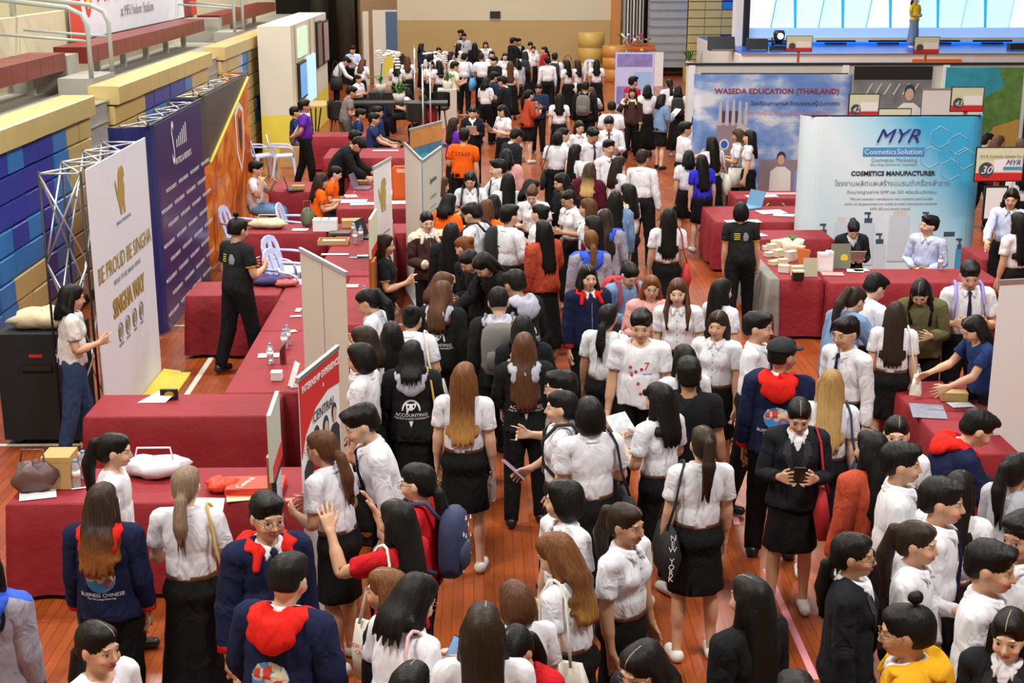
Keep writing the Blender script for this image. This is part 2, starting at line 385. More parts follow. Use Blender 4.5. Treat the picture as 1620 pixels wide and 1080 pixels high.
def torso(s, g=0.0, female=True):
    s.E((0, 0, 1.19), (.156+g, .108+g, .19)); s.E((0, 0, 1.03), (.131+g, .10+g, .16), .04)
    s.C((-.135, 0, 1.295), (.135, 0, 1.295), .055+g*.5, .055+g*.5, .03); s.C((-.1, -.01, 1.325), (.1, -.01, 1.325), .04+g*.5, .04+g*.5, .03)
    if female:
        for q in (1, -1): s.E((q*.065, .072+g*.5, 1.195), (.062, .052, .06), .035)
def shirt(key, slv, hem, g=0.0, female=True, tris=(2400, 1100, 450), bottom=None, neck=.056, r0=.057, r1=.064, rw=.038):
    ext = .75 if slv > .3 else .42
    s = gar(ext, min(hem, .85 if slv > .3 else 2)-.03, 1.42); torso(s, g, female)
    if hem > .93: s.K(hem, 1.06, .142+g, .112+g, .135+g, .103+g, k=.03)
    else: s.K(hem, 1.1, .168+g, .13+g, .145+g, .108+g, k=.03, wav=.004)
    for q in (1, -1):
        if slv < .3: s.C(armp(0, sgn=q), armp(slv+.05, sgn=q), r0+g*.4, r1+g*.5, .03, cut=CUTS(slv, q))
        else: s.C(armp(0, sgn=q), armp(.265, sgn=q), r0+g*.4, r0-.008+g*.4, .03); s.C(armp(.265, sgn=q), armp(slv+.04, sgn=q), r0-.008+g*.4, rw+g*.3, .02, cut=CUTS(slv, q))
    s.cut((0, 0, -1), -hem); s.C((0, .0, 1.335), (0, .05, 1.47), neck, neck+.02, .01, 's'); s.disp(FOLD)
    V, F = s.mesh(); template(key, V, F, tris, 'sleeve')
shirt('shirt_short', .175, .958); shirt('shirt_short_m', .19, .958, .006, False); shirt('shirt_long', .485, .955, .001, False)
shirt('tee', .16, .87, .006, False, neck=.062, r1=.062); shirt('polo', .17, .89, .003, True, r1=.058)
shirt('jacket', .49, .80, .020, False, tris=(2800, 1300, 500), neck=.05, r0=.066, rw=.045)
def simple(key, s, kind, tris, keep=None):
    V, F = s.mesh(); template(key, V, F, tris, kind, keep)
s = gar(.75, .80, 1.42); torso(s, .02, True); s.K(.82, 1.1, .185, .145, .155, .12, k=.03)
for q in (1, -1):
    s.C(armp(0, sgn=q), armp(.265, sgn=q), .062, .054, .03); s.C(armp(.265, sgn=q), armp(.52, sgn=q), .054, .042, .02, cut=CUTS(.48, q))
s.cut((0, 0, -1), -.82); s.C((0, .0, 1.335), (0, .05, 1.47), .052, .075, .01, 's'); s.C((0, .16, 1.40), (0, .19, 1.08), .062, .012, .01, 's', sy=1.3); s.disp(FOLD)
simple('blazer', s, 'sleeve', (2800, 1300, 500))
s = gar(.24, .47, 1.0); s.K(.50, .985, .175, .138, .142, .108, wav=.004, nw=7); s.E((0, -.02, .86), (.172, .13, .10), .03); s.disp(lambda X, Y, Z: FOLD(X, Y, Z, .003)); simple('skirt_short', s, 'skirt', (1000, 500, 240))
s = gar(.28, .10, 1.0, .013); s.K(.14, .985, .215, .18, .142, .108, wav=.012, nw=8); s.E((0, -.01, .86), (.172, .13, .10), .03); s.disp(lambda X, Y, Z: FOLD(X, Y, Z, .004)); simple('skirt_long', s, 'skirt', (1200, 600, 260))
s = gar(.24, .03, 1.0, .0115); s.E((0, -.008, .90), (.163, .125, .12)); s.K(.88, .985, .155, .118, .138, .104, k=.03)
for q in (1, -1): s.C((q*.086, 0, .86), (q*.092, .012, .46), .096, .074, .02); s.C((q*.092, .012, .46), (q*.092, -.008, .05), .074, .058, .015, cut=((0, 0, -1), -.05))
s.disp(lambda X, Y, Z: FOLD(X, Y, Z, .004)); simple('trousers', s, 'body', (2000, 1000, 420))
s = gar(.18, .94, 1.0, .006, .15); s.K(.948, .982, .147, .114, .146, .113); s.disp(lambda X, Y, Z: np.where(np.sqrt((X/.132)**2+(Y/.1)**2) < 1, .02, 0)*0); simple('belt', s, 'torso', (260, 160, 80))
# collar: a folded ring open at the front
s = gar(.12, 1.27, 1.43, .005, .13)
for i in range(24):
    a0 = PI/2+.32+(2*PI-.64)*i/24; a1 = PI/2+.32+(2*PI-.64)*(i+1)/24
    P = lambda a: (.064*math.cos(a), .010+.068*math.sin(a), 1.352-.020*max(0, math.sin(a))+.008)
    s.C(P(a0), P(a1), .014, .014, .006)
    Q = lambda a: (.076*math.cos(a), .010+.082*math.sin(a), 1.336-.030*max(0, math.sin(a))**2)
    s.C(Q(a0), Q(a1), .010, .010, .01)
for q in (1, -1): s.C((q*.03, .083, 1.335), (q*.042, .100, 1.292), .012, .007, .01)
simple('collar', s, 'torso', (900, 400, 160))
s = gar(.05, .98, 1.36, .006, .2); s.C((0, .088, 1.335), (0, .098, 1.325), .014, .014, .005); s.C((0, .10, 1.315), (0, .124, 1.20), .010, .017, .005, sy=.5); s.C((0, .124, 1.20), (0, .118, 1.03), .017, .022, .005, sy=.5); simple('tie', s, 'torso', (300, 160, 80))
s = gar(.08, .99, 1.36, .008, .2); s.E((0, .045, 1.22), (.06, .078, .16)); simple('shirt_front', s, 'torso', (300, 160, 80))
# hood lying on the back
s = gar(.20, 1.12, 1.44, .008, .24)
for i in range(20):
    a0 = PI/2+.42+(2*PI-.84)*i/20; a1 = PI/2+.42+(2*PI-.84)*(i+1)/20
    P = lambda a: (.092*math.cos(a), -.005+.085*math.sin(a), 1.345-.02*math.sin(a))
    s.C(P(a0), P(a1), .024, .024, .01)
s.E((0, -.10, 1.325), (.128, .048, .055), .03); s.E((0, -.135, 1.27), (.115, .030, .065), .03); s.E((0, -.142, 1.225), (.055, .022, .045), .03); s.E((0, -.11, 1.37), (.06, .04, .03), .02, 's')
for q in (1, -1): s.C((q*.066, .070, 1.335), (q*.100, .112, 1.26), .026, .022, .02); s.E((q*.10, .0, 1.345), (.055, .075, .026), .03)
s.disp(lambda X, Y, Z: FOLD(X, Y, Z, .006)); simple('hood', s, 'torso', (1100, 500, 200))
for q, nm in ((1, 'shoe_r'), (-1, 'shoe_l')):
    s = SDF(seg(q*.1-.07, (q*.1+.07, .007)), seg(-.12, (.17, .007)), seg(-.02, (.13, .007)))
    s.C((q*.09, -.038, .042), (q*.101, .10, .030), .045, .037, .02); s.cut((0, 0, -1), 0.0); s.cut((0, 0, 1), .085); simple(nm, s, 'body', (320, 160, 80))
# hair
def cap(s, tight=0, ears=True, fr=True):
    s.E((0, -.02, 1.510), (.083-tight, .103-tight, .100-tight)); s.E((0, .024, 1.562), (.064, .060, .042-tight), .02)
    if tight: s.E((0, -.052, 1.458), (.066, .058, .062), .02)
def face(s, dz=0.0, w=.064):
    s.E((0, .128, 1.464+dz), (w, .085, .094), .012, 's'); s.C((0, .03, 1.41), (0, .06, 1.30), .055, .05, .01, 's')
def earcut(s):
    for q in (1, -1): s.E((q*.088, .002, 1.468), (.020, .021, .036), .008, 's')
STR = lambda X, Y, Z: .0014*np.sin(np.arctan2(Y+.03, X)*30+4*np.sin(Z*9))+.0012*np.sin(np.arctan2(Y+.03, X)*57+Z*14)+.0035*wob(X, Y, Z, 30, 5)
RAG = lambda z: (lambda X, Y, Z: np.maximum(0, z+.10-Z)*(.22+.20*np.sin(X*170+3*np.sin(Y*40))+.16*np.sin(X*310+Y*90)))
def H(key, fn, z0=1.0, kind='hair', tris=(2600, 1200, 420), x=.15):
    s = SDF(seg(-x, (x, .0065)), seg(-.22, (.13, .0065)), seg(z0, (1.70, .0065))); fn(s); s.disp(STR); simple(key, s, kind, tris)
def h_long(z, fl=.0, wv=0.0):
    def f(s):
        cap(s); s.E((0, -.05, 1.43), (.090, .075, .12), .03)
        s.C((0, -.070, 1.42), (0, -.112, z+.05), .092, .092+fl, .03, sy=.42)
        for q in (1, -1):
            s.C((q*.074, -.01, 1.50), (q*.088, .0, 1.33), .022, .026, .02); s.C((q*.088, .0, 1.33), (q*.095, -.07, z+.1), .028, .030, .02)
        face(s); s.cut((0, .12, -1), -z-.02); s.disp(RAG(z))
        if wv: s.disp(lambda X, Y, Z: wv*np.sin(Z*60+X*20)*(Z < 1.38))
    return f
H('L', h_long(1.13), 1.06); H('V', h_long(1.0), .93, tris=(3000, 1400, 480)); H('W', h_long(1.10, .012, .006), 1.0)
H('S', h_long(1.28), 1.2)
def h_front(s):
    h_long(1.16)(s)
    for q in (1, -1): s.C((q*.076, .02, 1.46), (q*.10, .075, 1.33), .02, .024, .015); s.C((q*.10, .075, 1.33), (q*.085, .115, 1.17), .024, .014, .015)
H('F', h_front, 1.06)
def h_bob(s): cap(s); s.E((0, -.028, 1.455), (.098, .092, .105), .03); face(s); s.cut((0, -.10, -1), -1.372)
H('B', h_bob, 1.3)
def bang(s, z=1.512): s.E((0, .068, 1.55), (.066, .042, .045), .01)
def h_bangl(s): h_long(1.18)(s); s.C((-.035, .088, 1.535), (.035, .088, 1.535), .024, .024, .01)
H('G', h_bangl, 1.1)
def h_pony(s): cap(s, .004); face(s, -.004); earcut(s); s.C((0, -.10, 1.535), (0, -.132, 1.52), .024, .030, .01); s.C((0, -.132, 1.52), (0, -.150, 1.38), .034, .044, .01); s.C((0, -.150, 1.38), (0, -.135, 1.17), .044, .024, .01); s.disp(RAG(1.16))
H('P', h_pony, 1.1)
def h_low(s): cap(s, .003); face(s, -.004); earcut(s); s.C((0, -.09, 1.45), (0, -.125, 1.41), .028, .03, .01); s.C((0, -.125, 1.41), (0, -.138, 1.28), .036, .042, .01); s.C((0, -.138, 1.28), (0, -.135, 1.14), .042, .022, .01); s.disp(RAG(1.13))
H('Q', h_low, 1.1)
def h_bun(s): cap(s, .003); face(s, -.004); earcut(s); s.E((0, -.115, 1.53), (.042, .036, .042), .01)
H('N', h_bun, 1.3)
def h_top(s): cap(s, .001); face(s, .0); earcut(s); s.E((0, -.055, 1.635), (.03, .032, .03), .01); s.cut((0, 0, -1), -1.43)
H('T', h_top, 1.35)
def h_male(s):
    s.E((0, -.018, 1.526), (.081, .101, .092)); s.E((0, .035, 1.574), (.064, .056, .036), .02); s.C((-.02, .066, 1.586), (.03, .078, 1.578), .022, .018, .02)
    s.E((0, -.05, 1.468), (.070, .062, .055), .02); s.E((0, .135, 1.462), (.075, .085, .093), .01, 's'); earcut(s); s.cut((0, .45, -1), -1.445); s.cut((0, 0, -1), -1.418); s.disp(lambda X, Y, Z: .005*wob(X, Y, Z, 75, 9)*sm(1.52, 1.56, Z))
H('M', h_male, 1.35)
def h_crew(s):
    s.E((0, -.018, 1.522), (.079, .099, .092)); s.E((0, .03, 1.575), (.06, .055, .034), .02)
    s.E((0, -.05, 1.468), (.067, .059, .052), .02); s.E((0, .135, 1.466), (.075, .085, .096), .01, 's'); earcut(s); s.cut((0, .45, -1), -1.45); s.cut((0, 0, -1), -1.44)
H('U', h_crew, 1.35)
def h_cap(s):
    s.E((0, -.018, 1.542), (.088, .107, .082)); s.cut((0, 0, -1), -1.527); s.C((0, .08, 1.537), (0, .15, 1.53), .05, .045, .01, sy=.6); s.cut((0, 0, 1), 1.64)
s = SDF(seg(-.15, (.15, .0065)), seg(-.2, (.2, .0065)), seg(1.4, (1.70, .0065))); s.E((0, -.018, 1.54), (.089, .108, .083)); s.cut((0, 0, -1), -1.525); s.K(1.525, 1.539, .058, .075, .056, .073, c=(0, .105), k=.008); simple('cap', s, 'hair', (700, 400, 200))
# glasses
g = MB()
for q in (1, -1):
    g.tube([(q*.033+.022*math.cos(a*PI/8), .106-.004*abs(math.cos(a*PI/8)), 1.486+.019*math.sin(a*PI/8)) for a in range(16)], .0017, 4, True)
    g.tube([(q*.055, .102, 1.490), (q*.077, .05, 1.492), (q*.078, .0, 1.488)], .0016, 4)
g.tube([(-.011, .108, 1.489), (.011, .108, 1.489)], .0015, 4)
V = np.array(g.v); F = [f if len(f) == 4 else f[:4] for f in g.f]; template('glasses', V, np.array(F), (2000, 900, 500), 'hair')

def skinmat(i, c):
    m = mat('skin_%d' % i, c, 0.5, kind='skin'); N = m.node_tree.nodes; L = m.node_tree.links; b = N['Principled BSDF']
    b.inputs['Subsurface Weight'].default_value = 0.0; at_ = N.new('ShaderNodeAttribute'); at_.attribute_name = 'rest'
    sp = N.new('ShaderNodeSeparateXYZ'); L.new(at_.outputs['Vector'], sp.inputs[0])
    def M(op, a, b_=None, c_=None, clamp=False):
        n = N.new('ShaderNodeMath'); n.operation = op; n.use_clamp = clamp
        for k, v in enumerate((a, b_, c_)):
            if v is None: continue
            if isinstance(v, (int, float)): n.inputs[k].default_value = v
            else: L.new(v, n.inputs[k])
        return n.outputs[0]
    X = M('ABSOLUTE', sp.outputs[0]); Y = sp.outputs[1]; Z = sp.outputs[2]; front = M('GREATER_THAN', Y, .045)
    def el(cx, cz, rx, rz, tilt=0.0, soft=.25):
        dx = M('SUBTRACT', X, cx); dz = M('SUBTRACT', Z, cz)
        if tilt: dz = M('SUBTRACT', dz, M('MULTIPLY', dx, tilt))
        q = M('ADD', M('POWER', M('ABSOLUTE', M('DIVIDE', dx, rx)), 2.0), M('POWER', M('ABSOLUTE', M('DIVIDE', dz, rz)), 2.0))
        return M('MULTIPLY', M('MULTIPLY_ADD', q, -1/soft, (1+soft)/soft, True), front)
    cur = [None]
    def lay(mask, col, f=1.0):
        mx = N.new('ShaderNodeMix'); mx.data_type = 'RGBA'
        if f != 1: mask = M('MULTIPLY', mask, f)
        L.new(mask, mx.inputs[0])
        if cur[0] is None: mx.inputs[6].default_value = tuple(c)+(1,)
        else: L.new(cur[0], mx.inputs[6])
        mx.inputs[7].default_value = tuple(col)+(1,); cur[0] = mx.outputs[2]
    lay(el(.038, 1.452, .024, .02, soft=1.0), (c[0]*1.02, c[1]*.72, c[2]*.7), .45)
    lay(el(0, 1.4265, .0225, .0088), (.42, .09, .08)); lay(el(0, 1.4268, .0215, .0010, soft=.6), (.12, .02, .02))
    lay(el(.0305, 1.4883, .0160, .0076, -.06), (.03, .018, .014)); lay(el(.0305, 1.4870, .0145, .0058, -.06), (.55, .50, .46)); lay(el(.0305, 1.4872, .0062, .0066), (.012, .007, .005))
    lay(el(.034, 1.513, .018, .0032, -.05, .8), (.06, .035, .025), .7)
    L.new(cur[0], b.inputs['Base Color']); return m
SKINS = [skinmat(i, c) for i, c in enumerate([(.66, .41, .27), (.60, .34, .21), (.48, .25, .14), (.70, .46, .33)])]

HC = {'k': ((.006, .005, .0045), None), 'd': ((.022, .012, .007), None), 'b': ((.075, .030, .013), None), 'r': ((.14, .042, .012), None),
      'o': ((.022, .012, .008), ((.26, .09, .022), 1.36, 1.20)), 'O': ((.12, .045, .014), ((.50, .26, .07), 1.30, 1.08)), 'g': ((.26, .15, .05), ((.52, .33, .12), 1.5, 1.3)),
      'B': ((.045, .022, .012), ((.62, .42, .16), 1.40, 1.25)), 'y': ((.19, .13, .085), None)}
def hairmat(c, part=0):
    col, tip = HC[c]; return mat('hair_%s%d' % (c, round(part*1000)), col, .48, kind='hair', tip=tip, spec=.2, part=part)
def cloth(n, c, rough=.85, trim=None, tl=.158, zl=9.0):
    if trim: trim = (trim, tl, zl)
    return mat('cloth_'+n, c, rough, kind='cloth', trim=trim, spec=.12)
CW = cloth('white', (.74, .74, .79)); CK = cloth('black', (.012, .012, .014)); CKS = cloth('black_skirt', (.009, .009, .010))
# top: template, material, extras, words
TOPS = {
 'ws': ('shirt_short', CW, 'c', 'white short-sleeved shirt'), 'wm': ('shirt_short_m', CW, 'c', 'white short-sleeved shirt'), 'wl': ('shirt_long', CW, 'c', 'white long-sleeved shirt'),
 'tw': ('tee', CW, '', 'white tee'), 'to': ('tee', cloth('orange', (.86, .13, .008)), '', 'orange tee'), 'tn': ('tee', cloth('navy_tee', (.018, .035, .12)), '', 'navy tee'),
 'tk': ('polo', cloth('black_polo', (.016, .017, .019), trim=(.75, .55, .03)), 'k', 'black polo with yellow trim'), 'tg': ('tee', cloth('grey_tee', (.22, .20, .18)), '', 'grey tee'),
 'tb': ('tee', CK, '', 'black tee'), 'tr': ('tee', cloth('red_tee', (.50, .012, .018)), '', 'red tee'), 'tp': ('polo', cloth('purple', (.12, .025, .36), trim=(.07, .02, .2)), 'c', 'purple polo'),
 'tc': ('polo', cloth('cream', (.72, .70, .66), trim=(.25, .28, .40)), 'c', 'off-white polo'), 'ty': ('tee', cloth('whiteyellow', (.82, .80, .62)), '', 'white and yellow tee'),
 'jn': ('jacket', cloth('navy_jacket', (.012, .016, .050), trim=(.60, .018, .015), tl=.452), 'h', 'navy jacket with red hood'), 'ja': ('jacket', cloth('black_jacket', (.013, .014, .015)), 'i', 'black hooded jacket'),
 'jb': ('blazer', cloth('blazer', (.014, .015, .019)), 'f', 'black blazer'), 'jm': ('jacket', cloth('brown_jacket', (.055, .025, .022), trim=(.70, .62, .48), tl=.452, zl=1.31), 'j', 'brown jacket with cream collar'),
 'jp': ('jacket', cloth('pink_jacket', (.66, .33, .31)), '', 'pink jacket'), 'jd': ('jacket', cloth('denim', (.17, .27, .45)), '', 'light denim jacket'), 'jr': ('jacket', cloth('rust', (.42, .065, .03)), '', 'rust-coloured sweater'),
 'jg': ('jacket', cloth('grey_jacket', (.33, .31, .38), trim=(.05, .12, .62), tl=.452, zl=1.36), 'b', 'grey jacket with blue hood'), 'jy': ('jacket', cloth('mustard', (.60, .29, .012)), 'y', 'mustard hoodie'),
 'jw': ('jacket', cloth('maroon', (.09, .008, .02)), '', 'maroon sweater'), 'jo': ('jacket', cloth('olive', (.12, .11, .05)), '', 'olive jacket'), 'jk': ('jacket', CK, '', 'black jacket'),
 'jc': ('jacket', cloth('crimson', (.45, .012, .03)), '', 'crimson jacket'), 'js': ('jacket', cloth('navy_sweat', (.02, .03, .07)), '', 'navy sweatshirt'), 'db': ('polo', cloth('blue_dress', (.035, .03, .55)), '', 'bright blue dress'),
 'jl': ('jacket', cloth('light_grey_jacket', (.42, .42, .46)), '', 'light grey jacket'), 'jq': ('jacket', cloth('plaid', (.22, .03, .05)), '', 'red and black jacket'), 'lb': ('shirt_long', cloth('pale_blue', (.55, .62, .85)), 'c', 'pale blue shirt'),
 'jt': ('jacket', cloth('patterned', (.55, .55, .56)), '', 'black and white patterned shirt'), 'sy': ('tee', cloth('yellow', (.85, .68, .03)), '', 'yellow top'), 'gs': ('wl', None, '', '')}
BOTS = {'ks': ('skirt_short', CKS), 'kl': ('skirt_long', CKS), 'kp': ('trousers', CKS), 'bj': ('trousers', cloth('jeans', (.03, .055, .12))), 'gp': ('trousers', cloth('grey_trousers', (.11, .10, .09))),
        'lj': ('trousers', cloth('light_jeans', (.14, .24, .44))), 'dd': ('skirt_short', cloth('blue_dress', (0, 0, 0))), 'gl': ('skirt_long', cloth('denim_skirt', (.20, .27, .40)))}
HOODM = {'h': cloth('red_hood', (.66, .018, .012)), 'i': cloth('grey_hood', (.42, .42, .50)), 'j': cloth('cream_hood', (.70, .62, .48)), 'b': cloth('blue_hood', (.04, .10, .62)), 'y': cloth('mustard_hood', (.66, .32, .012))}

def rot_to(a, b):
    a = np.array(a, float); b = np.array(b, float); a /= np.linalg.norm(a); b /= np.linalg.norm(b)
    v = np.cross(a, b); c = a@b
    if c < -.999: return np.diag([-1., 1, -1])
    K = np.array([[0, -v[2], v[1]], [v[2], 0, -v[0]], [-v[1], v[0], 0]]); return np.eye(3)+K+K@K/(1+c)
def rx(d): c, s_ = math.cos(R(d)), math.sin(R(d)); return np.array([[1, 0, 0], [0, c, -s_], [0, s_, c]])
def ry(d): c, s_ = math.cos(R(d)), math.sin(R(d)); return np.array([[c, 0, s_], [0, 1, 0], [-s_, 0, c]])
def rz(d): c, s_ = math.cos(R(d)), math.sin(R(d)); return np.array([[c, -s_, 0], [s_, c, 0], [0, 0, 1]])
def axis_rot(ax, d):
    return np.array(Matrix.Rotation(R(d), 3, Vector(ax)))
ARMS = {  # upper arm, forearm, finger curl, forearm roll
 'd': ((.12, .0, -.99), (.06, .20, -.97), 25, 0), 'p': ((.20, .10, -.97), (-.42, .86, .22), 50, 0), 'r': ((.16, .62, -.75), (-.05, .96, -.25), 20, 0),
 'h': ((.22, .22, -.93), (-.28, .42, .86), 70, 0), 'b': ((.30, -.35, -.9), (-.72, -.45, -.45), 30, 0), 'w': ((.22, .08, -.97), (-.62, .76, -.12), 45, 0),
 'u': ((.18, .86, -.35), (-.12, .42, .90), 8, 0), 'c': ((.42, .42, -.78), (-.42, .10, .92), 60, 0), 's': ((.45, .15, -.87), (.25, .75, -.55), 20, 0), 'o': ((.3, .45, -.8), (.35, .92, .10), 35, 0), 'q': ((.25, .5, -.8), (-.5, .45, .75), 40, 0)}
def pose(sex, lean=0, pitch=6, yaw=0, arms='dd', seated=False, h=1.6, step=0.0, roll=0):
    """bone transforms (R, t) in the person's frame, metres already scaled"""
    k = h/1.6; wx = 1.0 if sex == 'F' else 1.05
    SCL = np.array([k*wx, k*(1.0 if sex == 'F' else 1.05), k]); B = [None]*18
    def bone(par, piv, Rl):
        piv = np.array(piv)*SCL
        if par is None: return (Rl, piv-Rl@piv)
        Rp, tp = par; Rn = Rp@Rl; return (Rn, Rp@piv+tp-Rn@piv)
    B[0] = bone(None, (0, 0, .92), rx(-lean*.12)); dz = 0
    if seated: dz = -.42*k; B[0] = (B[0][0], B[0][1]+np.array([0, 0, dz]))
    B[1] = bone(B[0], (0, -.02, .95), rx(-lean*.5)@ry(roll)); B[2] = bone(B[1], (0, -.01, 1.12), rx(-lean*.38)); B[3] = bone(B[2], (0, -.01, 1.375), rz(-yaw)@rx(-pitch))
    for sgn, o, cde in ((1, 4, arms[0]), (-1, 8, arms[1])):
        u, f, curl, rl = ARMS[cde]; m = np.array([sgn, 1, 1]); u = np.array(u)*m; f = np.array(f)*m; u /= np.linalg.norm(u); f /= np.linalg.norm(f); rest = AD*m
        Ru = rot_to(rest, u); Rf = rot_to(u, f)@Ru
        par = B[2]; shp = SH*m
        if lean > 15 and cde in 'dprw':   # hanging and reaching arms stay upright when the back bends
            Ru = rx(lean*.6)@Ru; Rf = rx(lean*.6)@Rf
        B[o] = bone(par, shp, Ru); E_ = (SH+AD*.265)*m; Rp = B[o][0]; loc = par[0]@Rf; ps = E_*SCL; pw = Rp@ps+B[o][1]; B[o+1] = (loc, pw-loc@ps)
        B[o+2] = B[o+1]; K_ = (SH+AD*.585)*m; Rl = axis_rot((0, 1, 0), curl*sgn*1.0); Rn = B[o+2][0]@Rl; ps = K_*SCL; pw = B[o+2][0]@ps+B[o+2][1]; B[o+3] = (Rn, pw-Rn@ps)
    for sgn, o in ((1, 12), (-1, 15)):
        if seated: a, b_ = 84, -84
        else: a, b_ = step*sgn, -abs(step)*.5*(sgn < 0)-2
        par = (np.eye(3), np.array([0, 0, dz])) if seated else (np.eye(3), np.zeros(3))
        B[o] = bone(par, (sgn*.085, 0, .87), rx(a)@ry(-2*sgn)); B[o+1] = bone(B[o], (sgn*.09, .01, .45), rx(b_)); B[o+2] = bone(B[o+1], (sgn*.09, -.01, .085), rx(-a-b_))
    return B, SCL
def skin_to(key, lod, B, SCL, back=0.0, slim=None):
    t = TPL[key][min(lod, 2)]; V = t[1].copy()
    if slim is not None:
        z = V[:, 2]; k = np.where(np.abs(V[:, 0]) < .2, sm(slim-.04, slim+.02, z)*sm(.94, .84, z), 0)*.30; cx = np.sign(V[:, 0])*.089; V[:, 0] += (cx-V[:, 0])*k; V[:, 1] -= V[:, 1]*k
    V[:, 1] -= back*sm(1.40, 1.32, V[:, 2]); V = V*SCL; out = np.zeros_like(V)
    for b in range(18):
        wb = t[2][:, b]
        if wb.max() < 1e-4: continue
        out += wb[:, None]*(V@B[b][0].T+B[b][1])
    me = t[0].copy(); me.vertices.foreach_set('co', out.ravel()); me.update(); return me
# ---------------------------------------------------------------- floor, walls, bleachers, stage
def struct(o): o['kind'] = 'structure'; return o
def floor_mat():
    m = bpy.data.materials.new('glossy_parquet'); m.use_nodes = True; N = m.node_tree.nodes; L = m.node_tree.links; b = N['Principled BSDF']
    tc = N.new('ShaderNodeTexCoord'); mp = N.new('ShaderNodeMapping'); mp.inputs['Scale'].default_value = (1, 1, 1); mp.inputs['Rotation'].default_value = (0, 0, PI/2); L.new(tc.outputs['Object'], mp.inputs[0])
    br = N.new('ShaderNodeTexBrick'); br.inputs['Scale'].default_value = 1.0; br.inputs['Brick Width'].default_value = 1.1; br.inputs['Row Height'].default_value = .075; br.inputs['Mortar Size'].default_value = .0025
    br.inputs['Color1'].default_value = (.27, .058, .014, 1); br.inputs['Color2'].default_value = (.36, .080, .019, 1); br.inputs['Mortar'].default_value = (.14, .03, .008, 1); L.new(mp.outputs[0], br.inputs['Vector'])
    m2 = N.new('ShaderNodeMapping'); m2.inputs['Scale'].default_value = (14, 1.2, 1); L.new(tc.outputs['Object'], m2.inputs[0])
    n = N.new('ShaderNodeTexNoise'); n.inputs['Scale'].default_value = 2.5; n.inputs['Detail'].default_value = 5; L.new(m2.outputs[0], n.inputs['Vector'])
    mx = N.new('ShaderNodeMix'); mx.data_type = 'RGBA'; mx.blend_type = 'MULTIPLY'; mx.inputs[0].default_value = .55; L.new(br.outputs[0], mx.inputs[6])
    cr = N.new('ShaderNodeValToRGB'); cr.color_ramp.elements[0].color = (.55, .5, .45, 1); cr.color_ramp.elements[1].color = (1.25, 1.2, 1.1, 1); L.new(n.outputs[0], cr.inputs[0]); L.new(cr.outputs[0], mx.inputs[7])
    L.new(mx.outputs[2], b.inputs['Base Color']); b.inputs['Roughness'].default_value = .24
    n2 = N.new('ShaderNodeTexNoise'); n2.inputs['Scale'].default_value = 1.3; L.new(tc.outputs['Object'], n2.inputs['Vector'])
    mr = N.new('ShaderNodeMapRange'); mr.inputs[3].default_value = .16; mr.inputs[4].default_value = .38; L.new(n2.outputs[0], mr.inputs[0]); L.new(mr.outputs[0], b.inputs['Roughness'])
    bp = N.new('ShaderNodeBump'); bp.inputs['Strength'].default_value = .12; bp.inputs['Distance'].default_value = .003; L.new(br.outputs[1], bp.inputs['Height']); L.new(bp.outputs[0], b.inputs['Normal'])
    return m
struct(MB().add([(-9, 2, 0), (24, 2, 0), (24, 56, 0), (-9, 56, 0)], [(0, 1, 2, 3)]).build('floor', floor_mat()))
LINEW = mat('court_line_white', (.70, .66, .55), .4); PINK = mat('pink_tape', (.80, .30, .36), .5)
def line(name, a, b, w_, m, label, cat, z=.003):
    a = Vector((a[0], a[1], 0)); b = Vector((b[0], b[1], 0)); d = (b-a).normalized(); n = Vector((-d.y, d.x, 0))*w_/2
    v = [a-n, b-n, b+n, a+n]; v = [(p.x, p.y, .0005) for p in v]+[(p.x, p.y, z) for p in v]
    o = MB().add(v, [(0, 1, 2, 3)[::-1], (4, 5, 6, 7), (0, 1, 5, 4), (1, 2, 6, 5), (2, 3, 7, 6), (3, 0, 4, 7)]).build(name, m); struct(o); return o
line('trim_1', (-3.1, 13.3), (-3.1, 18.6), .06, LINEW, '', '')
line('trim_2', (-4.6, 16.75), (-1.0, 16.75), .05, LINEW, '', ''); line('trim_3', (-5.1, 12.42), (-3.4, 12.42), .06, LINEW, '', '')
line('trim_4', (-1, 40.0), (9, 40.0), .05, LINEW, '', ''); line('trim_8', (.4, 12.6), (3.4, 12.55), .05, LINEW, '', '')
tp = line('pink_tape', at(1212, 900, 0), at(1290, 1075, 0), .05, PINK, '', ''); del tp['kind']; tag(tp, 'pink tape line on the floor beside the black-skirted legs', 'tape')
tp = line('pink_tape', at(1143, 735, 0), at(1166, 830, 0), .05, PINK, '', ''); del tp['kind']; tag(tp, 'pink tape line on the floor beside the navy-jacketed cap wearer', 'tape')
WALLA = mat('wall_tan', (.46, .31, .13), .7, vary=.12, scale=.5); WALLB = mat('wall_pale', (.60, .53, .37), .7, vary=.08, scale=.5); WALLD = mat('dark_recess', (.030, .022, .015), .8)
struct(MB().box(-3.2, 5.9, 54.8, 55.0, 0, 1.95).build('wall_back', WALLA))
MB().box(-3.2, 5.9, 54.79, 55.0, 1.951, 12).build('upper_wall_band', WALLB, bpy.data.objects['wall_back'])
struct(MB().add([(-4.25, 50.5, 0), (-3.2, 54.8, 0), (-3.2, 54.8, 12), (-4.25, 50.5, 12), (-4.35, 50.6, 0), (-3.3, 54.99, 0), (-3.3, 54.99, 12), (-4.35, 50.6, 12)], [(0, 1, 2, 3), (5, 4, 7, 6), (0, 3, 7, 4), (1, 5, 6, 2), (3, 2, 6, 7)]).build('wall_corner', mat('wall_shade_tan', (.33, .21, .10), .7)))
struct(box('wall_recess', (-9, -4.3, 55, 55.3, 0, 12), WALLD)); struct(box('wall_left', (-9.3, -9, 2, 56, 0, 12), mat('wall_left_cream', (.62, .55, .36), .7)))
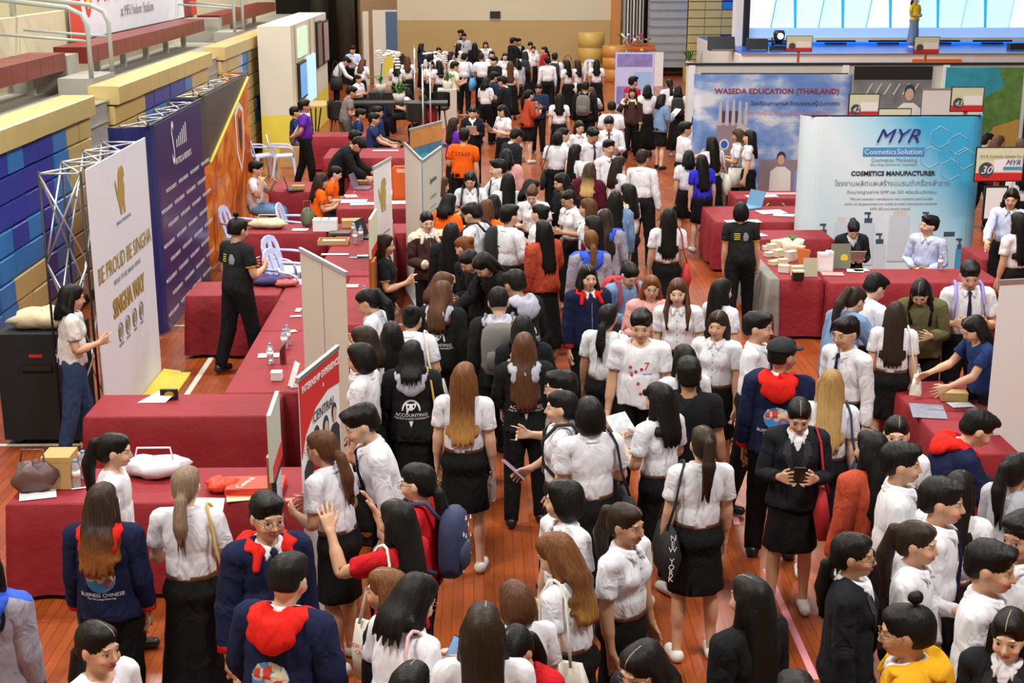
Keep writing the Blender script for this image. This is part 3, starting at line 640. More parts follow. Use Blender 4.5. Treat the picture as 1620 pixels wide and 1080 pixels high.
struct(box('wall_right', (24, 24.3, 2, 56, 0, 12), WALLA)); struct(box('wall_stage', (5.9, 24, 55, 55.3, 0, 12), WALLD)); struct(box('wall_front', (-9, 24, 1.7, 2, 0, 2), WALLA))
pl = mat('dark_olive_column', (.045, .050, .035), .5)
for x, y in ((-5.75, 51.0), (-4.75, 50.2)): tag(MB().lathe([(.32, 0), (.32, 9)], (x, y, 0), 20).build('round_column', pl), 'dark round column in the recess, '+('left' if x < -5 else 'right')+' of the two', 'column', 'columns in the dark recess')
cp = box('wall_speaker', (.35, .75, 54.7, 54.785, 2.05, 2.3), BLACK); tag(cp, 'small black square speaker on the pale back wall', 'speaker')

# left retracted bleacher: three banks of stacked seat rows, each board a part
XB = -5.2
def ysec(px, z):
    r = _FW+_RT*(px-810)/FPX; lo, hi = 5.0, 60.0
    for _ in range(40):
        m = (lo+hi)/2
        if pix((XB, m, z))[0] < px: lo = m
        else: hi = m
    return lo
def board(y0, y1, z0, z1, m, parent, proud=0.0, xb=XB):
    d = .012; o = MB()
    o.add([(xb+.02+proud, y0+d, z0+.008), (xb+.02+proud, y1-d, z0+.008), (xb+.02+proud, y1-d, z1-d), (xb+.02+proud, y0+d, z1-d), (xb+proud, y0, z0), (xb+proud, y1, z0), (xb+proud, y1, z1), (xb+proud, y0, z1), (xb-.32, y0, z0), (xb-.32, y1, z0), (xb-.32, y1, z1), (xb-.32, y0, z1)],
          [(0, 1, 2, 3), (4, 5, 1, 0), (5, 6, 2, 1), (6, 7, 3, 2), (7, 4, 0, 3), (4, 8, 9, 5), (7, 6, 10, 11), (4, 7, 11, 8), (5, 9, 10, 6), (8, 11, 10, 9)])
    return o.build('seat_board', m, parent)
CM = {'B': BEIGE, 'N': NAVYB, 'L': SKYB, 'V': LAVB}
def bank(name_lab, y0, y1, rows, top=2.65):
    b = empty('bleacher_bank', (0, 0, 0)); tag(b, name_lab, 'bleachers', 'retracted bleacher banks on the left wall')
    box('backing_panel', (XB-.5, XB-.05, y0+.02, y1-.02, 0.0, top-.3), BLACK, b)
    for i, row in enumerate(rows):
        z1 = top-.28*i; z0 = z1-.258
        cur = y0
        for c, yend in row:
            yend = min(y1, yend) if yend else y1
            if yend-cur < .05: continue
            n = max(1, round((yend-cur)/(.62 if c == 'B' else .55))); st = (yend-cur)/n
            for k in range(n): board(cur+st*k+.002, cur+st*(k+1)-.002, z0+random.uniform(-.003, .003), z1, CM[c], b, .09 if i == 0 else random.uniform(0, .012))
            cur = yend
    return b
P = lambda px, i: ysec(px, 2.65-.28*i-.13)
ra = [[('B', 0)], [('N', P(9, 1)), ('L', P(34, 1)), ('N', P(80, 1)), ('L', P(102, 1)), ('B', 0)], [('L', P(-20, 2)), ('N', P(83, 2)), ('L', P(106, 2)), ('B', 0)], [('N', P(84, 3)), ('L', P(109, 3)), ('B', 0)],
      [('L', P(18, 4)), ('N', P(43, 4)), ('L', P(68, 4)), ('N', P(84, 4)), ('L', P(109, 4)), ('B', 0)], [('L', P(68, 5)), ('N', P(85, 5)), ('L', P(112, 5)), ('B', 0)], [('L', P(22, 6)), ('B', P(72, 6)), ('N', P(88, 6)), ('L', P(115, 6)), ('B', 0)],
      [('L', P(28, 7)), ('B', P(75, 7)), ('N', P(90, 7)), ('L', P(118, 7)), ('B', 0)], [('L', P(30, 8)), ('B', 0)]]
yA = ysec(137, 2.6); yB0 = ysec(176, 2.5); yB1 = ysec(327, 2.5); yC0 = ysec(347, 2.5)
bank('nearest retracted bleacher bank with stepped navy and light blue boards', 11.5, yA, ra)
rb = [[('B', 0)], [('B', P(228, 1)), ('N', P(290, 1)), ('L', P(301, 1)), ('B', 0)], [('B', P(229, 2)), ('L', P(285, 2)), ('B', 0)], [('B', P(231, 3)), ('V', P(245, 3)), ('L', P(280, 3)), ('B', 0)]]+[[('B', P(300, i)), ('N', 0)] for i in (4, 5)]+[[('B', 0)]]*3
bank('middle retracted bleacher bank behind the navy curved backdrop', yB0, yB1, rb)
rc = [[('B', 0)], [('B', P(376, 1)), ('V', P(383, 1)), ('L', P(391, 1)), ('B', 0)], [('B', P(376, 2)), ('V', P(383, 2)), ('L', P(391, 2)), ('B', 0)], [('B', 0)], [('B', 0)], [('B', P(405, 5)), ('N', 0)], [('B', P(402, 6)), ('L', 0)], [('B', 0)], [('B', 0)]]
bank('far retracted bleacher bank ending beside the white booth wall', yC0, 44, rc)
def stair(y0, y1, lab):
    s_ = empty('aisle_steps'); tag(s_, lab, 'steps', 'grey aisle steps between the bleacher banks')
    for i in range(9):
        z1 = 2.45-.28*i; o = MB().box(XB-.4, XB-.06, y0, y1, max(0, z1-.262), z1); o.build('step_panel', GREYP, s_); MB().box(XB-.42, XB-.03, y0, y1, z1, z1+.018).build('nosing', STEEL, s_)
stair(yA+.02, yB0-.02, 'grey aisle steps between the near and middle bleacher banks'); stair(yB1+.02, yC0-.02, 'grey aisle steps between the middle and far bleacher banks')
dk = struct(box('floor_gallery', (-9, XB-.32, 10.5, 50, 2.35, 2.40), GREYC))
# maroon benches on the gallery
def bench(y0, y1, lab, x0=-6.85, x1=-6.3, z=3.0):
    b = empty('gallery_bench'); tag(b, lab, 'bench', 'maroon benches along the gallery')
    n = max(2, round((y1-y0)/.62)); st = (y1-y0)/n
    for k in range(n): box('seat_block', (x0, x1, y0+st*k+.006, y0+st*(k+1)-.006, z-.26, z), REDW, b)
    for k in range(0, n, 3): box('leg', (x0+.1, x0+.2, y0+st*k+.1, y0+st*k+.2, 2.4, z-.26), PIPE, b)
bench(13.5, 21.6, 'nearest maroon bench on the gallery above the bleachers'); bench(22.85, 32.6, 'long maroon bench below the white lettered gallery banner'); bench(34.6, 44, 'far maroon bench on the gallery beside the second step')
struct(box('wall_gallery', (-7.3, -7.15, 10.5, 50, 2.4, 3.5), mat('gallery_cream', (.60, .53, .36), .7, vary=.1)))
for y0, lab in ((21.0, 'near grey block steps on the gallery with curved handrails'), (33.5, 'far grey block steps on the gallery behind a thin rail')):
    s_ = empty('block_steps'); tag(s_, lab, 'steps'); box('lower_step', (-6.27, -5.75, y0, y0+1.3, 2.4, 2.66), GREYC, s_); box('upper_step', (-7.14, -6.28, y0+.63, y0+1.22, 2.4, 2.95), GREYC, s_)
    for yy in (y0+.05, y0+1.25):
        h = MB().tube([(-5.78, yy, 2.66), (-5.78, yy, 3.4), (-5.85, yy, 3.58), (-6.05, yy, 3.68), (-7.1, yy, 3.8)], .035, 8); h.build('handrail', PIPE, s_)
        MB().tube([(-5.8, yy, 3.2), (-7.1, yy, 3.3)], .022, 6).build('lower_rail', PIPE, s_)
for i, y in enumerate((14, 15.6, 17.2, 18.8, 20.3, 22.3, 35.9, 38)): tag(MB().tube([(-7.25, y, 3.5), (-7.25, y, 4.6)], .05, 8).build('railing_post', PIPE), 'grey round railing post on the gallery wall, %s from the front' % ('first', 'second', 'third', 'fourth', 'fifth', 'sixth', 'seventh', 'eighth')[i], 'post', 'railing posts on the gallery wall')
gb = empty('gallery_banner', (-7.08, 30.1, 2.98), PI/2); tag(gb, 'white gallery banner with orange lettering and red ends above maroon bench', 'banner')
flat('sheet', rect(-5.4, 5.6, 0, 1.8), 0, WHITEF, gb, .01); flat('red_end', [(-5.4, 0), (-4.5, 0), (-5.0, 1.8), (-5.4, 1.8)], -.011, mat('banner_red', (.62, .05, .02), .6), gb); flat('red_end', [(4.1, 0), (5.6, 0), (5.6, 1.8), (3.9, 1.8)], -.011, mat('banner_dark_red', (.26, .04, .025), .6), gb); flat('red_corner', [(5.0, 0), (5.6, 0), (5.6, 1.8), (4.8, 1.0)], -.0115, MATS['banner_red'], gb)
flat('emblem', ell(-4.2, .95, .28, .60), -.012, MATS['banner_red'], gb); flat('emblem', ell(-4.2, .95, .18, .46), -.016, YELI, gb)
text('MFU', .95, -2.7, -.02, .62, MATS['banner_red'], gb, bold=.01); text('& JOB FAIR', .40, -.6, -.02, .66, MATS['banner_red'], gb); text('at MFU Indoor Stadium', .30, -.5, -.02, .28, GREYI, gb)
lb = empty('gallery_banner', (-7.05, 14.9, 3.05), PI/2); tag(lb, 'narrow blue and white banner hanging at the left edge of the gallery', 'banner'); flat('sheet', rect(-1.3, 2.0, 0, 1.9), 0, mat('pale_blue_sheet', (.36, .42, .72), .7), lb, .01); flat('wave', [(-1.3, 0), (2, 0), (1.6, .25), (.4, .35), (-.8, .9), (-1.3, 1.3)], -.012, BLUEI, lb)
yel = MB().add([(-5.9, 32.1, 2.401), (-5.6, 32.0, 2.401), (-5.65, 32.9, 2.401), (-5.95, 32.8, 2.44), (-5.75, 32.5, 2.5)], [(0, 1, 4), (1, 2, 4), (2, 3, 4), (3, 0, 4), (0, 3, 2, 1)]).build('crumpled_sheet', YELI); tag(yel, 'crumpled yellow sheet lying on the gallery floor', 'sheet')
for i, (x, y) in enumerate(((-5.75, 24.3), (-5.8, 29.5), (-5.7, 16.4))): tag(MB().box(x, x+.1, y, y+.5, 2.4, 2.46).add([(x, y+.6, 2.40), (x+.12, y+.6, 2.40), (x+.12, y+.75, 2.46), (x, y+.75, 2.46)], [(0, 1, 2, 3)]).build('folded_bracket', BLACK if i < 2 else STEEL), ['dark bracket under the long maroon bench, nearer one', 'dark bracket under the long maroon bench, farther one', 'metal bracket on the gallery floor above the nearest bank'][i], 'bracket')

# back right: grey panel stack and beige bleacher end
bk = empty('folded_steps'); tag(bk, 'stack of grey folded step panels beside the wooden lectern', 'steps')
for i in range(13): box('step_panel', (6.25, 7.62, 52.6-.012*i, 53.3, .34+.30*i, .34+.30*i+.285), GREYP, bk); box('nosing', (6.25, 7.62, 52.57-.012*i, 52.62, .34+.30*i+.262, .34+.30*i+.285), STEEL, bk)
bk2 = empty('bleacher_bank'); tag(bk2, 'beige bleacher bank with blue squares beside the stage', 'bleachers')
patt = ['BBB', 'BBB', 'BBN', 'BBN', 'BBB', 'BBB', 'BBB', 'BBL', 'BBN', 'BBB', 'BBB', 'BBN', 'BBB']
for i, row in enumerate(patt):
    for k, c in enumerate(row):
        x0 = 7.66+.62*k; o = board(0, .61, .34+.30*i, .34+.30*i+.28, CM[c], bk2, 0, 0); o.rotation_euler = (0, 0, -PI/2); o.location = (x0, 52.6-.012*i, 0)
pl2 = empty('folding_partition'); tag(pl2, 'pale folding partition with many upright edges behind lectern', 'partition')
for i in range(7): MB().box(5.42+.11*i, 5.47+.11*i, 53.9-.05*i, 54.4, 0, 5).build('partition_leaf', OFFW if i % 2 else GREYP, pl2)
struct(box('trim_5', (5.0, 5.35, 54.5, 54.78, 0, 6), mat('orange_pillar', (.52, .22, .05), .5)))

# stage
stage = struct(box('floor_stage', (8.0, 24, 43.2, 52, 0, 1.5), mat('blue_stage', (.015, .12, .62), .3, vary=.3, scale=2)))
box('skirt_panel', (7.95, 24, 43.1, 43.19, 0, 1.46), WHITE, stage); box('side_skirt', (7.93, 7.99, 43.2, 52, 0, 1.46), WHITE, stage); box('stage_edge', (7.95, 24, 43.05, 43.19, 1.461, 1.5), STEEL, stage)
bd = empty('stage_backdrop'); tag(bd, 'glowing white and blue stage backdrop of slanted panels', 'backdrop')
GLOW = mat('lit_panel', (.6, .8, .95), .4, emit=((.50, .86, 1.0), .85)); GLOW2 = mat('lit_panel_warm', (.75, .78, .95), .4, emit=((.72, .82, 1.0), .85)); DEEP = mat('deep_blue_light', (.03, .25, .7), .5, emit=((.02, .28, .95), .65))
BAND = mat('pale_blue_band', (.45, .62, .95), .5, emit=((.30, .55, 1.0), .45))
box('back_sheet', (8.9, 23.9, 47.9, 48, 1.5, 8), DEEP, bd); box('lower_band', (8.9, 23.9, 47.2, 47.35, 1.68, 2.04), BAND, bd); box('lower_strip', (8.9, 23.9, 47.15, 47.19, 1.60, 1.74), WHITE, bd)
for i in range(9):
    x = 8.95+1.60*i
    for k, (p0, p1, q0, q1) in enumerate(((x, x+.70, x, x+.98), (x+.76, x+1.52, x+1.06, x+1.46))):
        MB().add([(p0, 47.3, 2.05), (p1, 47.3+.12*k, 2.05), (q1, 47.5+.15*k, 3.6), (q0, 47.5, 3.6), (p0, 47.4, 2.05), (p1, 47.5, 2.05), (q1, 47.65, 3.6), (q0, 47.65, 3.6)], [(0, 1, 2, 3), (5, 4, 7, 6), (0, 4, 5, 1), (1, 5, 6, 2), (3, 2, 6, 7), (0, 3, 7, 4)]).build('light_panel', GLOW if (i+k) % 3 else GLOW2, bd)
        MB().add([(q0, 47.5, 3.65), (q1, 47.55, 3.65), (p1+.1, 47.4, 7.8), (p0+.1, 47.4, 7.8), (q0, 47.6, 3.65), (q1, 47.65, 3.65), (p1+.1, 47.5, 7.8), (p0+.1, 47.5, 7.8)], [(0, 1, 2, 3), (5, 4, 7, 6), (0, 4, 5, 1), (1, 5, 6, 2), (3, 2, 6, 7), (0, 3, 7, 4)]).build('light_panel', GLOW2 if (i+k) % 3 else GLOW, bd)
for i in range(8):
    x = 9.4+1.75*i; f = empty('floor_light'); tag(f, 'black bar light along the stage backdrop foot, %s from the left' % ('first', 'second', 'third', 'fourth', 'fifth', 'sixth', 'seventh', 'eighth')[i], 'light', 'bar lights along the stage backdrop')
    MB().box(x, x+1.3, 46.95, 47.05, 1.60, 1.66).build('light_bar', BLACK, f); MB().box(x+.3, x+1.0, 46.9, 47.1, 1.52, 1.58).build('bracket', BLACK, f)
struct(box('trim_6', (8.35, 8.6, 46.6, 47.2, 1.5, 8), WHITE)); struct(box('trim_7', (8.62, 8.8, 46.5, 46.9, 1.5, 8), BLACK))
def pa(px, py, w_, d, h, lab, y=44.2, z=1.5):
    p = pix((9, y, z)); x = (px-810)/FPX*p[2]+.0; x = 0
    lo, hi = 5., 22.
    for _ in range(30):
        m = (lo+hi)/2
        if pix((m, y, z))[0] < px: lo = m
        else: hi = m
    b = empty('stage_speaker', (lo, y, z)); tag(b, lab, 'speaker'); MB().add([(-w_/2, 0, 0), (w_/2, 0, 0), (w_/2, d, 0), (-w_/2, d, 0), (-w_/2, d*.35, h), (w_/2, d*.35, h), (w_/2, d, h), (-w_/2, d, h)], [(0, 1, 5, 4), (1, 2, 6, 5), (2, 3, 7, 6), (3, 0, 4, 7), (4, 5, 6, 7), (3, 2, 1, 0)]).build('cabinet', BLACK, b)
    box('grille', (-w_*.42, w_*.42, -.012+d*.0, .0, h*.05, h*.12), GREYI, b); return b
pa(1143, 90, .8, .5, .42, 'black wedge stage speaker at the left end of stage'); pa(1200, 85, .62, .5, .36, 'black monitor wedge beside the bright moving light'); pa(1231, 84, .45, .25, .14, 'small flat black box on stage edge'); pa(1612, 82, .5, .4, .22, 'black wedge speaker at the right end of stage')
ml = empty('moving_light', (9.35, 44.4, 1.5)); tag(ml, 'black moving-head lamp shining white on the left of stage', 'light')
MB().box(-.2, .2, -.15, .15, 0, .14).build('base', BLACK, ml); MB().tube([(-.19, 0, .14), (-.22, 0, .4)], .03).build('yoke', BLACK, ml); MB().lathe([(.10, -.2), (.17, -.05), (.19, .1), (.15, .2)], (0, 0, .42), 14).build('head', BLACK, ml); MB().lathe([(.09, 0), (.09, .02)], (0, 0, 0), 14).build('lens', mat('lamp_lens', (1, 1, 1), .3, emit=((.9, .97, 1), 6)), ml).matrix_local = Matrix.Translation((0, -.2, .45)) @ Matrix.Rotation(PI/2, 4, 'X')
def sign(loc, num, lab, w_=.62, h=.44, rz_=0.0, post=1.7, white=False, ph=.0):
    s_ = empty('booth_sign', loc, rz_); tag(s_, lab, 'sign'); z0 = post
    box('post', (-.03, .03, -.02, .02, 0, post+ph), WOOD, s_); box('frame', (-w_/2-.015, w_/2+.015, -.04, -.018, z0-.015, z0+h+.015), BLACK, s_)
    flat('card', rect(-w_/2, w_/2, z0, z0+h), -.041, mat('sign_cream', (.66, .66, .45), .6), s_, .004); flat('red_strip', rect(-w_/2, w_/2, z0, z0+h*.24), -.046, REDI, s_); flat('white_area', rect(-w_*.12, w_*.47, z0+h*.27, z0+h*.66), -.046, PAPER, s_)
    flat('number_disc', ell(-w_*.28, z0+h*.34, h*.23, h*.23, 20), -.050, mat('dark_disc', (.06, .06, .08), .5), s_)
    if num: text(num, h*.34, -w_*.28, -.055, z0+h*.22, PAPER, s_, shear=.3)
    return s_
# MYR backdrop and its desk
def curved(name, label, cat, root, rz_, W, Hh, mcol, r=.28, back=WHITE, left=True, right=True):
    b = empty(name, root, rz_); tag(b, label, cat); pts = []
    x0, x1 = (-W/2+(r if left else 0)), (W/2-(r if right else 0))
    if left: pts += [(x0-r*math.sin(a), r-r*math.cos(a)) for a in [PI*.62*(1-i/8) for i in range(8)]]
    pts += [(x0+(x1-x0)*i/6, 0.0) for i in range(7)]
    if right: pts += [(x1+r*math.sin(a), r-r*math.cos(a)) for a in [PI*.62*(i+1)/8 for i in range(8)]]
    n = len(pts); V = []; F = []
    for th in (0, .012):
        for z in (.03, Hh): V += [(x, y+th, z) for x, y in pts]
    for i in range(n-1): F += [(i, i+1, n+i+1, n+i), (2*n+i+1, 2*n+i, 3*n+i, 3*n+i+1), (n+i, n+i+1, 3*n+i+1, 3*n+i), (i+1, i, 2*n+i, 2*n+i+1)]
    F += [(0, n, 3*n, 2*n), (n-1, 3*n-1, 4*n-1, 2*n-1)]
    MB().add(V, F, False).build('printed_panel', mcol, b); box('top_rail', (-W/2+.1, W/2-.1, .02, .05, Hh, Hh+.02), BLACK, b)
    for i in range(4): x = -W/2+.25+(W-.5)*i/3; MB().box(x-.012, x+.012, .06, .08, .02, Hh).build('upright', STEEL, b)
    return b, pts
def grad_mat(key, fn):
    m = bpy.data.materials.new(key); MATS[key] = m; m.use_nodes = True; fn(m.node_tree.nodes, m.node_tree.links, m.node_tree.nodes['Principled BSDF']); return m
def myr(N, L, b):
    tc = N.new('ShaderNodeTexCoord'); g = N.new('ShaderNodeTexGradient'); mp = N.new('ShaderNodeMapping'); mp.inputs['Rotation'].default_value = (0, .7, 0); mp.inputs['Scale'].default_value = (.55, .5, .5); mp.inputs['Location'].default_value = (.05, 0, -.35); L.new(tc.outputs['Object'], mp.inputs[0]); L.new(mp.outputs[0], g.inputs[0])
    r = N.new('ShaderNodeValToRGB'); e = r.color_ramp.elements; e[0].position = 0; e[0].color = (.62, .78, .84, 1); e[1].position = .9; e[1].color = (.05, .40, .68, 1); x = e.new(.35); x.color = (.74, .84, .90, 1); x = e.new(.6); x.color = (.45, .72, .86, 1); L.new(g.outputs[0], r.inputs[0]); L.new(r.outputs[0], b.inputs['Base Color']); b.inputs['Roughness'].default_value = .4
mb, _ = curved('cosmetics_backdrop', 'light blue cosmetics backdrop with bottles and dark serif lettering', 'backdrop', (5.72, 19.15, 0), 0, 2.55, 2.28, grad_mat('myr_print', myr), .25)
NI = mat('navy_ink', (.025, .02, .22), .5)
text('MYR', .27, .02, -.02, 1.93, NI, mb, shear=.35, sx=1.15); flat('blue_bar', rect(-.44, .42, 1.74, 1.86), -.005, mat('logo_bar_blue', (.05, .28, .62), .5), mb); text('Cosmetics', .105, -.20, -.012, 1.765, PAPER, mb); text('Solution', .105, .21, -.012, 1.765, PAPER, mb)
text('Cosmetics Marketing', .075, 0, -.008, 1.665, GREYI, mb); text('One Stop Service for Cosmetics', .05, 0, -.008, 1.61, GREYI, mb); text('COSMETICS MANUFACTURER', .088, 0, -.008, 1.47, DARKT, mb, bold=.003); text('โรงงานผลิตและสร้างแบรนด์เครื่องสำอาง', .100, 0, -.008, 1.33, GREYI, mb)
text('ด้วยมาตรฐานสากล GMP และ ISO พร้อมรับนวัตกรรม', .06, 0, -.008, 1.22, GREYI, mb); text('"We are cosmetics manufacturer and cosmetics brand builder', .047, 0, -.008, 1.13, GREYI, mb); text('which can be guaranteed our quality by many international standards', .047, 0, -.008, 1.06, GREYI, mb); text('GMP, ISO and several awards"', .047, 0, -.008, .99, GREYI, mb)
def bottle_print(x, z, w_, h, col, capc, nm='bottle_picture', pump=True):
    flat(nm, rect(x-w_/2, x+w_/2, z, z+h), -.006, col, mb); flat(nm, rect(x-w_*.32, x+w_*.32, z+h, z+h+.07), -.006, capc, mb)
    if pump: flat(nm, rect(x-.012, x+.012, z+h+.07, z+h+.15), -.006, capc, mb); flat(nm, rect(x-.06, x+.03, z+h+.13, z+h+.155), -.0062, capc, mb)
CAPC = mat('bottle_cap_slate', (.05, .08, .13), .5); PB = mat('bottle_white', (.60, .67, .76), .5); AQ = mat('bottle_aqua', (.05, .34, .60), .5)
bottle_print(-.92, .28, .13, .36, AQ, CAPC); bottle_print(-.68, .2, .18, .62, PB, OFFW, pump=False); bottle_print(-.3, .2, .17, .60, PB, CAPC); bottle_print(-.12, .12, .17, .38, PB, CAPC); bottle_print(.14, .25, .28, .66, PB, OFFW, pump=False); bottle_print(.52, .2, .2, .6, PB, CAPC); bottle_print(.86, .1, .24, .5, mat('bottle_square_blue', (.50, .68, .80), .4), CAPC, pump=False); bottle_print(1.02, .12, .09, .3, AQ, CAPC)
HEXL = mat('hex_line_white', (.70, .86, .94), .5)
for cx, cz in ((.62, 2.0), (.88, 1.9), (.5, 1.72), (.8, 1.55), (.98, 1.7)):
    p = [(cx+.15*math.cos(PI/6+PI/3*k), cz+.15*math.sin(PI/6+PI/3*k)) for k in range(6)]
    MB().tube([(x, -.006, z) for x, z in p], .003, 4, True).build('hexagon_line', HEXL, mb)
# Waseda backdrop
def was(N, L, b):
    tc = N.new('ShaderNodeTexCoord'); mp = N.new('ShaderNodeMapping'); mp.inputs['Scale'].default_value = (.9, 1, 1.7); L.new(tc.outputs['Object'], mp.inputs[0]); n = N.new('ShaderNodeTexNoise'); n.inputs['Scale'].default_value = 1.25; n.inputs['Detail'].default_value = 6; L.new(mp.outputs[0], n.inputs['Vector'])
    r = N.new('ShaderNodeValToRGB'); e = r.color_ramp.elements; e[0].position = .44; e[0].color = (.13, .25, .60, 1); e[1].position = .62; e[1].color = (.72, .74, .80, 1); x = e.new(.52); x.color = (.24, .37, .68, 1); L.new(n.outputs[0], r.inputs[0]); L.new(r.outputs[0], b.inputs['Base Color']); b.inputs['Roughness'].default_value = .5
wb, _ = curved('sky_backdrop', 'blue sky backdrop with clock tower picture and red lettering', 'backdrop', (5.08, 24.3, 0), -.03, 2.75, 2.43, grad_mat('sky_print', was), .15)
DRI = mat('dark_red_ink', (.30, .02, .04), .5)
text('WASEDA EDUCATION (THAILAND)', .125, .05, -.01, 2.10, DRI, wb, bold=.003, sx=1.08); text('โรงเรียนภาษาและวัฒนธรรมญี่ปุ่นวาเซดะ', .098, .38, -.01, 1.90, DARKT, wb); text('ศึกษาต่อญี่ปุ่น เรียนภาษาญี่ปุ่น ทุนการศึกษา', .085, .25, -.01, 1.74, mat('pale_red_ink', (.75, .28, .28), .5), wb); text('หลักสูตรภาษาญี่ปุ่นระยะสั้นและระยะยาว', .085, .35, -.01, 1.60, PAPER, wb)
TWR = mat('tower_mauve', (.30, .22, .27), .6); TWL = mat('tower_light', (.55, .48, .48), .6)
flat('tower_picture', [(-1.0, 0), (-.66, 0), (-.62, 1.62), (-.97, 1.55)], -.004, TWR, wb); flat('tower_picture', [(-.66, 0), (-.44, 0), (-.40, 1.5), (-.62, 1.62)], -.004, TWL, wb)
for x in (-.92, -.80, -.69, -.58, -.47): flat('tower_pinnacle', [(x-.035, 1.55), (x+.035, 1.55), (x+.02, 2.0-.2*abs(x+.7)), (x-.02, 2.0-.2*abs(x+.7))], -.005, TWL, wb)
flat('tower_louvre', rect(-.92, -.60, 1.60, 1.8), -.0045, mat('tower_dark', (.06, .04, .12), .6), wb); flat('clock_face', ell(-.83, 1.22, .085, .095), -.006, PAPER, wb); flat('clock_face', ell(-.83, 1.22, .06, .07), -.008, BLUEI, wb); flat('ground_picture', rect(-.2, 1.2, 0, .95), -.003, TWR, wb)
def pfig(root, x, z, s_, shirt_m, y=-.008, hair_m=DARKT, tie=None, long=False, nm='person_picture'):
    flat(nm, [(x-.16*s_, z), (x+.16*s_, z), (x+.15*s_, z+.33*s_), (x+.06*s_, z+.40*s_), (x-.06*s_, z+.40*s_), (x-.15*s_, z+.33*s_)], y, shirt_m, root)
    if long: flat(nm, ell(x, z+.50*s_, .085*s_, .13*s_), y-.001, hair_m, root)
    flat(nm, ell(x, z+.54*s_, .065*s_, .085*s_), y-.002, hair_m, root); flat(nm, ell(x, z+.50*s_, .053*s_, .075*s_), y-.004, SKINP, root)
    if tie: flat(nm, [(x-.012*s_, z+.38*s_), (x+.012*s_, z+.38*s_), (x+.018*s_, z+.15*s_), (x-.018*s_, z+.15*s_)], y-.006, tie, root)
pfig(wb, .18, .35, 1.2, PAPER); pfig(wb, .62, .35, 1.25, mat('print_shirt_blue', (.25, .33, .75), .6))
# white booth row behind
wr = empty('booth_wall'); tag(wr, 'long white booth wall with photo panels behind the sky backdrop', 'booth')
yb = 25.7
box('wall_panel', (3.75, 10.4, yb, yb+.05, 0, 2.48), OFFW, wr); box('top_beam', (3.75, 10.4, yb-.04, yb+.09, 2.482, 2.52), BLACK, wr)
for x in (3.78, 6.6, 8.45, 9.95): box('upright', (x, x+.12, yb-.05, yb-.002, 0, 2.48), WHITE, wr)
kp = empty('chef_poster', (7.53, yb-.06, 0)); tag(kp, 'black and white kitchen poster with a standing cook', 'poster'); flat('sheet', rect(-.72, .72, .9, 2.46), 0, mat('photo_grey', (.20, .20, .20), .6, vary=.7, scale=3.5), kp, .01); flat('dark_header', rect(-.72, .72, 2.22, 2.46), -.011, BLACK, kp)
pfig(kp, .32, 1.2, 1.5, PAPER, y=-.016); flat('apron_picture', rect(.22, .42, 1.2, 1.55), -.024, DARKT, kp); flat('counter_picture', rect(-.7, .7, 1.05, 1.3), -.012, mat('photo_light', (.55, .55, .55), .6), kp)
for k in range(6): flat('hood_line', [(-.5+.17*k, 1.95), (-.47+.17*k, 1.95), (-.36+.17*k, 2.15), (-.39+.17*k, 2.15)], -.012, MATS['photo_light'], kp)
tp = empty('coast_poster', (9.25, yb-.06, 0)); tag(tp, 'colour coast poster of turquoise sea and green hillside', 'poster'); flat('sheet', rect(-.75, .68, .9, 2.44), 0, mat('sea_turquoise', (.03, .30, .42), .5, vary=.4, scale=3), tp, .01); flat('hill_picture', [(.68, .9), (.68, 2.44), (.2, 2.44), (.35, 2.1), (0, 1.9), (-.1, 1.5), (-.2, .9)], -.012, mat('hill_green', (.10, .22, .05), .6, vary=.7, scale=7), tp); flat('sand_picture', [(.68, .9), (.68, 1.5), (.2, 1.35), (.05, .9)], -.016, mat('sand', (.50, .30, .07), .6), tp)
dp = empty('dark_poster', (10.3, yb-.1, 0)); tag(dp, 'dark poster with white scribbles at the right end of booth wall', 'poster'); flat('sheet', rect(-.3, .8, .9, 2.46), 0, mat('dark_photo', (.02, .02, .025), .5), dp, .01); flat('white_figure', [(-.2, .95), (.0, 1.0), (-.02, 1.45), (-.15, 1.4)], -.012, PAPER, dp)
rs = empty('roll_up_banner', (8.42, 24.9, 0)); tag(rs, 'plain white roll-up banner in front of the coast poster', 'banner'); flat('sheet', rect(-.55, .55, .05, 2.1), 0, WHITE, rs, .006); box('base', (-.55, .55, -.1, .1, 0, .05), STEEL, rs); box('top_rail', (-.56, .56, -.015, .015, 2.1, 2.13), STEEL, rs)
sign((6.27, 22.9, 0), '42', 'cream and red booth sign numbered 42', post=1.86, w_=.48, h=.36); sign((8.0, 23.0, 0), '43', 'cream and red booth sign numbered 43, right of 42', post=1.94, w_=.52, h=.38); sign((6.52, 22.0, 0), '', 'booth sign half hidden behind the light blue backdrop', post=1.78, w_=.5, h=.3); sign((8.55, 38, 0), '', 'booth sign in front of the stage left end', post=1.9, w_=.68, h=.4); sign((12.0, 38, 0), '', 'booth sign in front of the stage middle', post=1.85, w_=.66, h=.42)
sg = sign((6.83, 18.2, 0), '30', 'cream and red booth sign numbered 30 on wooden post', post=1.55, w_=.62, h=.43); text('M.Y.R Cosmetics Solution Co., Ltd', .045, .05, -.06, 1.86, DARKT, sg); text('MYR', .10, .17, -.06, 1.76, NI, sg, shear=.35); flat('logo_bar', rect(.05, .30, 1.70, 1.735), -.055, MATS['logo_bar_blue'], sg)
box('small_frame', (-.17, .15, -.05, -.025, 1.02, 1.48), BLACK, sg); flat('white_card', rect(-.145, .125, 1.045, 1.455), -.051, PAPER, sg)
ban = box('orange_board', (13.2, 14.7, 43.0, 43.09, 1.12, 1.32), mat('orange_board', (.85, .16, .02), .5), stage)

